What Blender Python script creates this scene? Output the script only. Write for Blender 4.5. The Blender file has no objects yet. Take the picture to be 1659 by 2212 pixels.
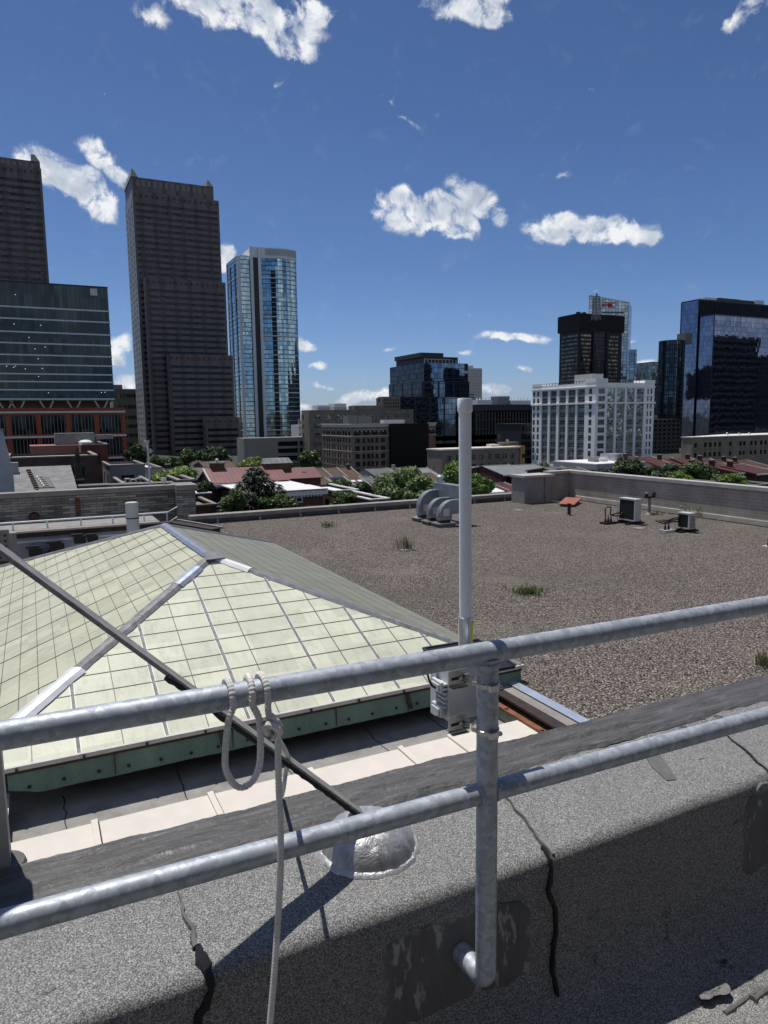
import bpy, math, random
from mathutils import Vector, Matrix, noise
R = math.radians
sc = bpy.context.scene
COL = sc.collection
V = Vector
rnd = random.Random(7)

# ---------------------------------------------------------------- camera
# world: origin at the lens, X along the near railing, Y across the roofs, Z up
FPX, CXP, CYP = 1534.5, 829.5, 1106.0          # focal length and centre, in 1659 x 2212 picture units
TH, PH, AL = R(7.54), .0129, R(63.83)
_h = V((math.cos(AL), math.sin(AL), 0)); _z = V((0, 0, 1))
_r0 = V((math.sin(AL), -math.cos(AL), 0))
CF = math.cos(TH)*_h - math.sin(TH)*_z
_u0 = math.sin(TH)*_h + math.cos(TH)*_z
CR = math.cos(PH)*_r0 - math.sin(PH)*_u0
CU = math.cos(PH)*_u0 + math.sin(PH)*_r0
cam = bpy.data.cameras.new('camera'); camo = bpy.data.objects.new('camera', cam); COL.objects.link(camo)
camo.matrix_world = Matrix(((CR.x, CU.x, -CF.x, 0), (CR.y, CU.y, -CF.y, 0), (CR.z, CU.z, -CF.z, 0), (0, 0, 0, 1)))
cam.sensor_fit = 'VERTICAL'; cam.sensor_height = 36; cam.sensor_width = 27
cam.lens = FPX/2212*36; cam.clip_start = .02; cam.clip_end = 12000
sc.camera = camo
sc.render.resolution_x, sc.render.resolution_y = 768, 1024

# survey helpers: the spot in the world where a sight line meets a plane
def ray(x, y): return CF + CR*((x-CXP)/FPX) - CU*((y-CYP)/FPX)
def pz(x, y, z): d = ray(x, y); return d*(z/d.z)
def py(x, y, Y): d = ray(x, y); return d*(Y/d.y)
def px(x, y, X): d = ray(x, y); return d*(X/d.x)
def prho(x, y, rho): d = ray(x, y); return d*(rho/math.hypot(d.x, d.y))

# ---------------------------------------------------------------- light
SUN = V((.10, -.36, -1)).normalized()           # direction the light travels
EL = math.asin(-SUN.z); AZ = math.atan2(-SUN.x, -SUN.y)
sl = bpy.data.lights.new('sun', 'SUN'); sl.energy = 4.4; sl.angle = R(.53); sl.color = (1, .955, .9)
so = bpy.data.objects.new('sun', sl); COL.objects.link(so)
so.rotation_euler = SUN.to_track_quat('-Z', 'Y').to_euler(); so.location = (0, 0, 60)
sc.view_settings.view_transform = 'Standard'; sc.view_settings.look = 'None'
sc.view_settings.exposure = 0; sc.view_settings.gamma = 1
try: sc.view_settings.use_curve_mapping = False
except Exception: pass
sc.cycles.max_bounces = 6; sc.cycles.diffuse_bounces = 3; sc.cycles.glossy_bounces = 3
sc.cycles.transparent_max_bounces = 6

world = bpy.data.worlds.new('World'); sc.world = world; world.use_nodes = True
WN = world.node_tree; WN.nodes.clear()
class G:                                         # small node-graph writer
    def __init__(s, nt): s.nt = nt
    def n(s, t, **k):
        o = s.nt.nodes.new(t)
        for a, b in k.items(): setattr(o, a, b)
        return o
    def put(s, sock, v):
        if hasattr(v, 'is_linked') or hasattr(v, 'links'): s.nt.links.new(v, sock)
        elif v is not None: sock.default_value = v
    def math(s, op, a, b=None, c=None, clamp=False):
        o = s.n('ShaderNodeMath', operation=op, use_clamp=clamp)
        for i, v in enumerate((a, b, c)):
            if v is not None: s.put(o.inputs[i], v)
        return o.outputs[0]
    def vmath(s, op, a, b=None, out=0):
        o = s.n('ShaderNodeVectorMath', operation=op)
        s.put(o.inputs[0], a)
        if b is not None: s.put(o.inputs[1], b)
        return o.outputs[out]
    def noise(s, vec, scale, detail=3, rough=.55, dist=0, out=0):
        o = s.n('ShaderNodeTexNoise'); s.put(o.inputs['Vector'], vec); o.inputs['Scale'].default_value = scale
        o.inputs['Detail'].default_value = detail; o.inputs['Roughness'].default_value = rough
        o.inputs['Distortion'].default_value = dist
        return o.outputs[out]
    def vor(s, vec, scale, feat='F1', out='Distance', rand=1):
        o = s.n('ShaderNodeTexVoronoi', feature=feat); s.put(o.inputs['Vector'], vec); o.inputs['Scale'].default_value = scale
        if 'Randomness' in o.inputs: o.inputs['Randomness'].default_value = rand
        return o.outputs[out]
    def maprange(s, v, a, b, c=0, d=1, smooth=False):
        o = s.n('ShaderNodeMapRange', interpolation_type='SMOOTHSTEP' if smooth else 'LINEAR')
        s.put(o.inputs[0], v)
        for i, q in enumerate((a, b, c, d)): s.put(o.inputs[i+1], q)
        return o.outputs[0]
    def ramp(s, v, stops, interp='LINEAR'):
        o = s.n('ShaderNodeValToRGB'); o.color_ramp.interpolation = interp; e = o.color_ramp.elements
        while len(e) < len(stops): e.new(.5)
        for i, (p, c) in enumerate(stops): e[i].position = p; e[i].color = c4(c)
        s.put(o.inputs[0], v); return o.outputs[0]
    def mix(s, f, a, b, mode='MIX'):
        o = s.n('ShaderNodeMix', data_type='RGBA', blend_type=mode); s.put(o.inputs[0], f)
        s.put(o.inputs[6], c4(a) if isinstance(a, (tuple, float, int)) else a)
        s.put(o.inputs[7], c4(b) if isinstance(b, (tuple, float, int)) else b)
        return o.outputs[2]
    def comb(s, x, y, z=0):
        o = s.n('ShaderNodeCombineXYZ')
        for i, v in enumerate((x, y, z)): s.put(o.inputs[i], v)
        return o.outputs[0]
    def sep(s, v):
        o = s.n('ShaderNodeSeparateXYZ'); s.put(o.inputs[0], v); return o.outputs
def c4(c):
    if isinstance(c, (float, int)): return (c, c, c, 1)
    return tuple(c)+(1,) if len(c) == 3 else tuple(c)

def make_sky():
    g = G(WN)
    sky = g.n('ShaderNodeTexSky', sky_type='NISHITA'); sky.sun_disc = False
    sky.sun_elevation = EL; sky.sun_rotation = AZ; sky.air_density = 1.0; sky.dust_density = .35; sky.ozone_density = 2.2
    dirv = g.n('ShaderNodeTexCoord').outputs['Generated']
    x, y, z = g.sep(dirv)
    az = g.math('ARCTAN2', x, y); el = g.math('ARCSINE', z)
    P = g.comb(az, el)
    warp = g.vmath('SUBTRACT', g.noise(P, 9, 3, out=1), (.5, .5, .5))
    o = g.n('ShaderNodeVectorMath', operation='MULTIPLY_ADD'); g.put(o.inputs[0], warp); o.inputs[1].default_value = (.075, .045, 0); g.put(o.inputs[2], P)
    PW = o.outputs[0]
    # clouds: (picture x, y, half width, half height, tilt deg, density)
    clouds = [(540, 20, 180, 50, 14, 1.05), (620, 85, 95, 40, 24, .95), (690, 30, 50, 45, 0, .7), (335, 28, 50, 24, 15, .38), (430, 5, 70, 40, 0, .8),
              (1010, 8, 100, 52, 8, 1.0), (1060, 42, 52, 28, 0, .85), (1595, 45, 80, 34, -30, .42), (1640, 10, 38, 36, -30, .45),
              (150, 378, 115, 48, 22, 1.05), (90, 350, 65, 40, 0, .9), (222, 440, 48, 40, 20, .9), (205, 325, 55, 34, 20, .7), (258, 372, 50, 30, 25, .62),
              (880, 452, 100, 42, 10, 1.1), (985, 478, 60, 34, 10, 1.0), (1035, 428, 64, 32, 25, .85), (1080, 458, 36, 20, 30, .7), (965, 448, 70, 34, 5, 1.1), (868, 420, 42, 30, 0, .85),
              (1210, 485, 66, 38, 0, 1.05), (1265, 492, 50, 26, 5, .9), (1325, 492, 84, 40, 10, 1.05), (1390, 520, 36, 22, 0, .7),
              (832, 216, 26, 12, 15, .3), (866, 260, 42, 9, 22, .32), (588, 165, 16, 8, 0, .18), (1257, 200, 16, 7, 30, .2), (230, 202, 12, 7, 30, .18), (1222, 369, 26, 12, 0, .16), (953, 250, 14, 12, 0, .14),
              (1118, 724, 80, 12, 0, .7), (1020, 690, 16, 9, 30, .3), (490, 562, 34, 36, 0, 1.0), (262, 760, 40, 32, 0, .9), (270, 825, 40, 24, 0, .8),
              (664, 752, 44, 15, 22, .6), (692, 790, 36, 9, 0, .5), (710, 830, 42, 8, 15, .3), (735, 770, 20, 7, 0, .3), (790, 862, 90, 22, -8, .5), (640, 880, 40, 20, 0, .35), (1020, 763, 24, 7, 0, .3),
              (1070, 842, 42, 20, 0, .55), (1120, 800, 26, 8, 20, .32), (1130, 870, 60, 20, 0, .4), (1395, 800, 38, 22, 0, .6), (1372, 735, 24, 7, 0, .3), (1293, 627, 18, 6, -10, .28), (845, 765, 16, 6, 0, .28)]
    def azel(a, b):
        d = ray(a, b).normalized(); return math.atan2(d.x, d.y), math.asin(d.z)
    def density(Pv):
        tot = None
        for (a, b, w, h, rot, k) in clouds:
            c0 = azel(a, b); c1 = azel(a+10, b); c2 = azel(a, b+10)
            sx = (c1[0]-c0[0])/10; sy = -(c2[1]-c0[1])/10
            mp = g.n('ShaderNodeMapping', vector_type='TEXTURE'); g.put(mp.inputs[0], Pv)
            mp.inputs[1].default_value = (c0[0], c0[1], 0); mp.inputs[2].default_value = (0, 0, -R(rot)); mp.inputs[3].default_value = (abs(w*sx)*1.13, abs(h*sy)*1.15, 1)
            ln = g.vmath('LENGTH', mp.outputs[0], out=1)
            e = g.math('MULTIPLY', g.math('SUBTRACT', 1, ln), k)
            tot = e if tot is None else g.math('MAXIMUM', tot, e)
        return tot
    def fbm(Pv): return g.noise(Pv, 30, 12, .66)
    base = density(PW)
    n1 = fbm(PW)
    o2 = g.n('ShaderNodeVectorMath', operation='ADD'); g.put(o2.inputs[0], PW); o2.inputs[1].default_value = (-.006, .020, 0)
    s1 = g.noise(PW, 17, 4, .55); s2 = g.noise(o2.outputs[0], 17, 4, .55)
    # clouds added outside the view, to whiten fill light and vary reflections
    back = g.math('MULTIPLY', g.maprange(g.noise(dirv, 3.2, 2), .42, .7, -.3, .8), g.maprange(g.vmath('DOT_PRODUCT', dirv, tuple(_h), out=1), .35, .0))
    body = g.math('MAXIMUM', base, g.math('SUBTRACT', back, .01))
    d = g.math('ADD', g.math('MINIMUM', g.math('MULTIPLY', body, 1.5), .62), g.math('MULTIPLY', g.math('SUBTRACT', n1, .535), 3.0))
    cov = g.maprange(d, -.02, .6, smooth=True)
    cov = g.math('MULTIPLY', cov, g.maprange(body, -.02, .22))
    lit = g.math('ADD', .66, g.math('MULTIPLY', g.math('SUBTRACT', s1, s2), 2.6), clamp=True)
    thick = g.maprange(d, .5, 1.2)
    lit = g.math('SUBTRACT', lit, g.math('MULTIPLY', thick, .10), clamp=True)
    ccol = g.ramp(lit, [(0, (.33, .40, .51)), (.5, (.58, .64, .73)), (.85, (.88, .9, .92))])
    # the clear sky, at the strength that gives this photograph's exposure
    hs = g.n('ShaderNodeHueSaturation'); hs.inputs['Hue'].default_value = SKY_HUE; hs.inputs['Saturation'].default_value = SKY_SAT; hs.inputs['Value'].default_value = 1
    g.put(hs.inputs['Color'], sky.outputs[0])
    tint = g.ramp(g.math('MULTIPLY', el, 2/math.pi, clamp=True), [(.0, (.70, .88, 1.38)), (.11, (.60, .76, 1.06)), (.26, (.55, .685, .93))])
    clear = g.mix(1, hs.outputs[0], tint, 'MULTIPLY')
    cloud = g.vmath('SCALE', ccol); cloud.node.inputs['Scale'].default_value = 1/SKY_STR
    col = g.mix(cov, clear, cloud)
    bg = g.n('ShaderNodeBackground'); g.put(bg.inputs[0], col); bg.inputs[1].default_value = SKY_STR
    out = g.n('ShaderNodeOutputWorld'); WN.links.new(bg.outputs[0], out.inputs[0])
SKY_STR, SKY_HUE, SKY_SAT = .075, .5, 1.0
make_sky()
try:
    world.cycles.sampling_method = 'MANUAL'; world.cycles.sample_map_resolution = 1024
except Exception: pass

# ---------------------------------------------------------------- object helpers
ORG = {}
def props(o, label=None, cat=None, group=None, kind=None):
    if label: o['label'] = label
    if cat: o['category'] = cat
    if group: o['group'] = group
    if kind: o['kind'] = kind
    return o
def thing(name, label, cat, loc=(0, 0, 0), group=None):
    o = bpy.data.objects.new(name, None); COL.objects.link(o); o.location = loc; o.empty_display_size = .2
    ORG[o.name] = V(loc); return props(o, label, cat, group)
class MB:
    def __init__(s): s.v = []; s.f = []; s.m = []; s.mi = 0
    def face(s, *p):
        i = len(s.v); s.v += [V(q) for q in p]; s.f.append(tuple(range(i, i+len(p)))); s.m.append(s.mi); return s
    def grid(s, rows, closed=False):
        i = len(s.v); n = len(rows[0])
        for r_ in rows: s.v += [V(q) for q in r_]
        for a in range(len(rows)-1):
            for b in range(n if closed else n-1):
                c = (b+1) % n
                s.f.append((i+a*n+b, i+a*n+c, i+(a+1)*n+c, i+(a+1)*n+b)); s.m.append(s.mi)
        return s
    def box(s, x0, x1, y0, y1, z0, z1): return s.obox(V(((x0+x1)/2, (y0+y1)/2, (z0+z1)/2)), V((1, 0, 0)), V((0, 1, 0)), V((0, 0, 1)), (x1-x0)/2, (y1-y0)/2, (z1-z0)/2)
    def obox(s, c, a, b, d, la, lb, ld):
        a, b, d = a*la, b*lb, d*ld; i = len(s.v); c = V(c)
        for k in range(8): s.v.append(c + a*(1 if k & 1 else -1) + b*(1 if k & 2 else -1) + d*(1 if k & 4 else -1))
        for q in ((0, 2, 3, 1), (4, 5, 7, 6), (0, 1, 5, 4), (2, 6, 7, 3), (0, 4, 6, 2), (1, 3, 7, 5)):
            s.f.append(tuple(i+k for k in q)); s.m.append(s.mi)
        return s
    def bar(s, p, q, w, h, up=(0, 0, 1)):
        p, q = V(p), V(q); d = (q-p); L = d.length; d.normalize(); u = V(up); sd = d.cross(u).normalized(); u = sd.cross(d).normalized()
        return s.obox((p+q)/2, d, sd, u, L/2, w/2, h/2)
    def tube(s, pts, rad, seg=12, caps=True, closed=False):
        pts = [V(p) for p in pts]; n = len(pts); rows = []; nrm = None
        for i, p in enumerate(pts):
            t = ((pts[(i+1) % n] - pts[i-1]) if closed else (pts[min(i+1, n-1)] - pts[max(i-1, 0)])).normalized()
            if nrm is None: nrm = t.orthogonal().normalized()
            nrm = (nrm - t*nrm.dot(t)).normalized(); b = t.cross(nrm)
            r_ = rad[i] if isinstance(rad, (list, tuple)) else rad
            rows.append([p + (nrm*math.cos(2*math.pi*k/seg) + b*math.sin(2*math.pi*k/seg))*r_ for k in range(seg)])
        if closed: rows.append(rows[0])
        s.grid(rows, True)
        if caps and not closed:
            s.face(*rows[0][::-1]); s.face(*rows[-1])
        return s
    def lathe(s, c, prof, seg=24, axis=(0, 0, 1)):
        c = V(c); ax = V(axis).normalized(); n = ax.orthogonal().normalized(); b = ax.cross(n)
        s.grid([[c + ax*h + (n*math.cos(2*math.pi*k/seg) + b*math.sin(2*math.pi*k/seg))*r_ for k in range(seg)] for r_, h in prof], True)
        return s
    def prism(s, poly, ext):                     # closed polygon swept by a vector
        poly = [V(p) for p in poly]; e = V(ext); q = [p+e for p in poly]
        s.face(*poly[::-1]); s.face(*q); n = len(poly)
        for i in range(n): s.face(poly[i], poly[(i+1) % n], q[(i+1) % n], q[i])
        return s
    def build(s, name, mat, parent=None, smooth=False, recalc=True):
        org = V((0, 0, 0)); r_ = parent
        while r_ is not None:
            if r_.name in ORG: org = ORG[r_.name]; break
            r_ = r_.parent
        me = bpy.data.meshes.new(name); me.from_pydata([v-org for v in s.v], [], s.f)
        for m_ in (mat if isinstance(mat, (list, tuple)) else [mat]): me.materials.append(m_)
        if any(s.m): me.polygons.foreach_set('material_index', s.m)
        if recalc:
            import bmesh
            bm = bmesh.new(); bm.from_mesh(me)
            if smooth: bmesh.ops.remove_doubles(bm, verts=bm.verts, dist=1e-5)
            bmesh.ops.recalc_face_normals(bm, faces=bm.faces); bm.to_mesh(me); bm.free()
        if smooth:
            me.polygons.foreach_set('use_smooth', [True]*len(me.polygons))
            try: me.set_sharp_from_angle(angle=R(38))
            except Exception: pass
        o = bpy.data.objects.new(name, me); COL.objects.link(o)
        if parent is not None: o.parent = parent
        return o
def part(name, mat, parent, fn, smooth=False, label=None):
    m = MB(); fn(m); o = m.build(name, mat, parent, smooth)
    if label: o['label'] = label
    return o
def structure(name, mat, fn, smooth=False):
    m = MB(); fn(m); return props(m.build(name, mat, None, smooth), kind='structure')
def copy_tree(o, parent=None):
    c = o.copy(); COL.objects.link(c); c.parent = parent
    if o.name in ORG: ORG[c.name] = ORG[o.name].copy()
    for ch in list(o.children): copy_tree(ch, c)
    return c
def arc(c, a, b, rad, t0, t1, n=8):              # points on a circle spanned by unit vectors a, b
    c, a, b = V(c), V(a), V(b)
    return [c + (a*math.cos(t0+(t1-t0)*i/n) + b*math.sin(t0+(t1-t0)*i/n))*rad for i in range(n+1)]
def smoothpath(pts, n=6):                        # Catmull-Rom
    pts = [V(p) for p in pts]; out = []
    for i in range(len(pts)-1):
        p0, p1, p2, p3 = pts[max(i-1, 0)], pts[i], pts[i+1], pts[min(i+2, len(pts)-1)]
        for k in range(n):
            t = k/n
            out.append(.5*((2*p1) + (p2-p0)*t + (2*p0-5*p1+4*p2-p3)*t*t + (3*p1-p0-3*p2+p3)*t**3))
    return out + [pts[-1]]

# ---------------------------------------------------------------- materials
def newmat(name):
    m = bpy.data.materials.new(name); m.use_nodes = True; nt = m.node_tree; nt.nodes.clear(); g = G(nt)
    b = g.n('ShaderNodeBsdfPrincipled'); o = g.n('ShaderNodeOutputMaterial'); nt.links.new(b.outputs[0], o.inputs[0])
    g.b = b; g.co = g.n('ShaderNodeTexCoord').outputs['Object']
    return m, g
def setp(g, base=None, rough=None, metal=None, spec=None, normal=None):
    for k, v in (('Base Color', base), ('Roughness', rough), ('Metallic', metal), ('Specular IOR Level', spec), ('Normal', normal)):
        if v is not None: g.put(g.b.inputs[k], c4(v) if k == 'Base Color' and not hasattr(v, 'links') else v)
def bump(g, h, strength=.4, dist=.01):
    o = g.n('ShaderNodeBump'); o.inputs['Strength'].default_value = strength; o.inputs['Distance'].default_value = dist
    g.put(o.inputs['Height'], h); return o.outputs[0]
def scaled(g, s): return g.vmath('MULTIPLY', g.co, s)
def plain(name, c, rough=.7, metal=0, var=.25, scale=3., bmp=0, spec=.4, streak=False):
    m, g = newmat(name); co = scaled(g, (1, 1, .12)) if streak else g.co
    n = g.noise(co, scale, 6, .65); n2 = g.noise(g.co, scale*14, 3)
    f = g.math('ADD', g.math('MULTIPLY', n, .75), g.math('MULTIPLY', n2, .25))
    f = g.maprange(f, .3, .7)
    lo = tuple(q*(1-var) for q in c); hi = tuple(min(1, q*(1+var)) for q in c)
    setp(g, g.mix(f, lo, hi), rough, metal, spec, bump(g, n2, bmp, .02) if bmp else None)
    return m
def wallco(g):                                   # (along the wall, height) for any upright axis-aligned face
    x, y, z = g.sep(g.co); return g.comb(g.math('ADD', x, y), z)
def brick(name, c1, c2, mortar, bw=.4, bh=.12, rough=.9, msize=.012, var=.3):
    m, g = newmat(name)
    t = g.n('ShaderNodeTexBrick'); g.put(t.inputs['Vector'], wallco(g)); t.inputs['Scale'].default_value = 1
    t.inputs['Color1'].default_value = c4(c1); t.inputs['Color2'].default_value = c4(c2); t.inputs['Mortar'].default_value = c4(mortar)
    t.inputs['Brick Width'].default_value = bw; t.inputs['Row Height'].default_value = bh; t.inputs['Mortar Size'].default_value = msize
    n = g.noise(scaled(g, (.5, .5, .25)), 1.3, 5, .6)
    f = g.maprange(n, .3, .7, 1-var, 1+var)
    sc_ = g.vmath('SCALE', t.outputs[0]); g.put(sc_.node.inputs['Scale'], f)
    setp(g, sc_, rough, 0, .2, bump(g, t.outputs[1], -.25, .01))
    return m
def curtain(name, base, metal=1., rough=.05, pw=1.5, ph=3.6, jit=.02, wave=.012, var=.35, line=None, lw=.06, lh=.0, wsc=.35):
    """reflective glazing: each pane tilts a little and bends its reflection; optional mullion lines between panes"""
    m, g = newmat(name); uv = wallco(g)
    cell = g.n('ShaderNodeVectorMath', operation='FLOOR'); g.put(cell.inputs[0], g.vmath('DIVIDE', uv, (pw, ph, 1)))
    wn = g.n('ShaderNodeTexWhiteNoise', noise_dimensions='3D'); g.put(wn.inputs['Vector'], cell.outputs[0])
    j = g.vmath('SCALE', g.vmath('SUBTRACT', wn.outputs['Color'], (.5, .5, .5))); j.node.inputs['Scale'].default_value = jit*2
    w = g.vmath('SCALE', g.vmath('SUBTRACT', g.noise(scaled(g, (1, 1, .28)), wsc, 3, .6, out=1), (.5, .5, .5))); w.node.inputs['Scale'].default_value = wave*2
    geo = g.n('ShaderNodeNewGeometry').outputs['Normal']
    nn = g.vmath('NORMALIZE', g.vmath('ADD', g.vmath('ADD', geo, j), w))
    f = g.maprange(wn.outputs['Value'], 0, 1, 1-var, 1+var)
    col = g.vmath('SCALE', g.n('ShaderNodeRGB').outputs[0]); col.node.inputs[0].links[0].from_node.outputs[0].default_value = c4(base); g.put(col.node.inputs['Scale'], f)
    rg = rough; mt = metal
    if line is not None:
        fx = g.vmath('FRACTION', g.vmath('DIVIDE', uv, (pw, ph, 1))); a, b, _ = g.sep(fx)
        isl = g.math('MAXIMUM', g.math('LESS_THAN', a, lw/pw), g.math('LESS_THAN', b, lh/ph))
        col = g.mix(isl, col, line); rg = g.maprange(isl, 0, 1, rough, .6); mt = g.maprange(isl, 0, 1, metal, 0)
    setp(g, col, rg, mt, .5, nn)
    return m
# ---------------------------------------------------------------- near materials
def granule_mat(name, lo, mid, hi, sc1=500., worn=True):
    m, g = newmat(name)
    c = g.vor(g.co, sc1, out='Color'); v = g.sep(c)[0]
    n2 = g.noise(g.co, 230, 2, .7)
    f = g.math('ADD', g.math('MULTIPLY', v, .55), g.math('MULTIPLY', n2, .45))
    col = g.ramp(f, [(.26, lo), (.5, mid), (.74, hi)])
    big = g.noise(g.co, 2.2, 5, .6)
    col = g.mix(g.maprange(big, .3, .7, .25, 0), col, tuple(q*.62 for q in mid))
    if worn:
        w = g.noise(g.vmath('ADD', g.co, (3.1, 7.7, 0)), 7, 7, .72)
        w2 = g.noise(g.co, 1.6, 3)
        col = g.mix(g.maprange(g.math('ADD', w, g.math('MULTIPLY', w2, .35)), .835, .885), col, (.05, .05, .05))
    setp(g, col, .85, 0, .3, bump(g, f, .8, .004))
    return m
CAP = granule_mat('granulated_cap_sheet', (.078, .078, .077), (.185, .185, .181), (.46, .46, .445))
def galv():
    m, g = newmat('galvanised_steel')
    co = scaled(g, (1, 1, 1)); wob = g.vmath('ADD', co, g.vmath('SCALE', g.noise(co, 40, 2, out=1)))
    wob.node.inputs[1].links[0].from_node.inputs['Scale'].default_value = .012
    cell = g.sep(g.vor(wob, 72, out='Color')); n = g.noise(co, 170, 4, .7); big = g.noise(co, 9, 4)
    f = g.math('ADD', g.math('MULTIPLY', cell[0], .45), g.math('ADD', g.math('MULTIPLY', n, .44), g.math('MULTIPLY', big, .35)))
    col = g.ramp(f, [(.28, (.265, .297, .333)), (.55, (.34, .376, .416)), (.82, (.44, .477, .515))])
    setp(g, col, g.maprange(cell[1], 0, 1, .45, .6), .35, .5, bump(g, n, .12, .002))
    return m
GALV = galv()
def coating():
    m, g = newmat('brushed_roof_coating'); co = scaled(g, (1, 7, 1)); n = g.noise(co, 6, 6, .65, .6); n2 = g.noise(g.co, 60, 3)
    col = g.ramp(n, [(.3, (.045, .044, .043)), (.55, (.085, .082, .08)), (.72, (.14, .137, .132))])
    setp(g, col, g.maprange(n2, .3, .7, .38, .62), 0, .5, bump(g, g.math('ADD', n, g.math('MULTIPLY', n2, .25)), .55, .02)); return m
COAT = coating()
TAR = plain('black_mastic', (.012, .012, .013), .45, 0, .5, 20, .6)
SEAL = plain('dried_grey_sealant', (.13, .125, .12), .7, 0, .3, 25, .4)
def patch_mat():
    m, g = newmat('trowelled_mastic_patch'); n = g.noise(scaled(g, (6, 6, 1.2)), 4, 6, .6); s = g.noise(scaled(g, (1, 1, .35)), 34, 5, .6)
    big = g.noise(scaled(g, (1, 1, .6)), 5, 2)
    fl = g.maprange(g.math('ADD', s, g.math('MULTIPLY', big, .5)), .865, .92)
    rim = g.n('ShaderNodeAttribute', attribute_name='rim').outputs['Fac']; cov = g.maprange(g.math('ADD', rim, g.math('MULTIPLY', g.math('SUBTRACT', g.noise(g.co, 22, 6, .7), .5), 1.6)), .12, .42)
    gr = g.ramp(g.sep(g.vor(g.co, 560, out='Color'))[0], [(.1, (.09, .09, .089)), (.5, (.18, .18, .176)), (.9, (.36, .36, .35))])
    col = g.mix(fl, g.ramp(n, [(.3, (.085, .085, .086)), (.7, (.135, .135, .136))]), (.30, .30, .29))
    col = g.mix(cov, gr, col)
    setp(g, col, g.maprange(n, .3, .7, .55, .8), 0, .35, bump(g, g.math('ADD', n, s), .5, .01)); return m
PATCH = patch_mat()
def rope_mat():
    m, g = newmat('braided_rope'); n = g.noise(g.co, 420, 3, .7); b = g.noise(g.co, 9, 4)
    col = g.ramp(g.math('ADD', g.math('MULTIPLY', n, .6), g.math('MULTIPLY', b, .4)), [(.3, (.47, .45, .41)), (.62, (.82, .80, .75))])
    fleck = g.maprange(g.noise(scaled(g, (1, 1, .4)), 260, 2), .69, .72)
    setp(g, g.mix(fleck, col, (.05, .05, .06)), .9, 0, .2, bump(g, n, .4, .002)); return m
ROPE = rope_mat()
STEEL = plain('stainless_steel', (.55, .53, .50), .28, .9, .12, 40)
WHITEPL = plain('white_box_plastic', (.56, .575, .59), .45, 0, .06, 8)
BLACKPL = plain('black_plastic', (.012, .012, .013), .45, 0, .3, 10)
DARKST = plain('weathered_dark_steel', (.29, .28, .265), .55, .3, .45, 22, .25, streak=False)
RAD = plain('antenna_fibreglass', (.84, .86, .87), .35, 0, .06, 6)
ALU = plain('brushed_aluminium', (.60, .61, .62), .33, .85, .12, 30)
YEL = plain('yellow_label', (.75, .70, .02), .5, 0, .05, 6)

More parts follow.
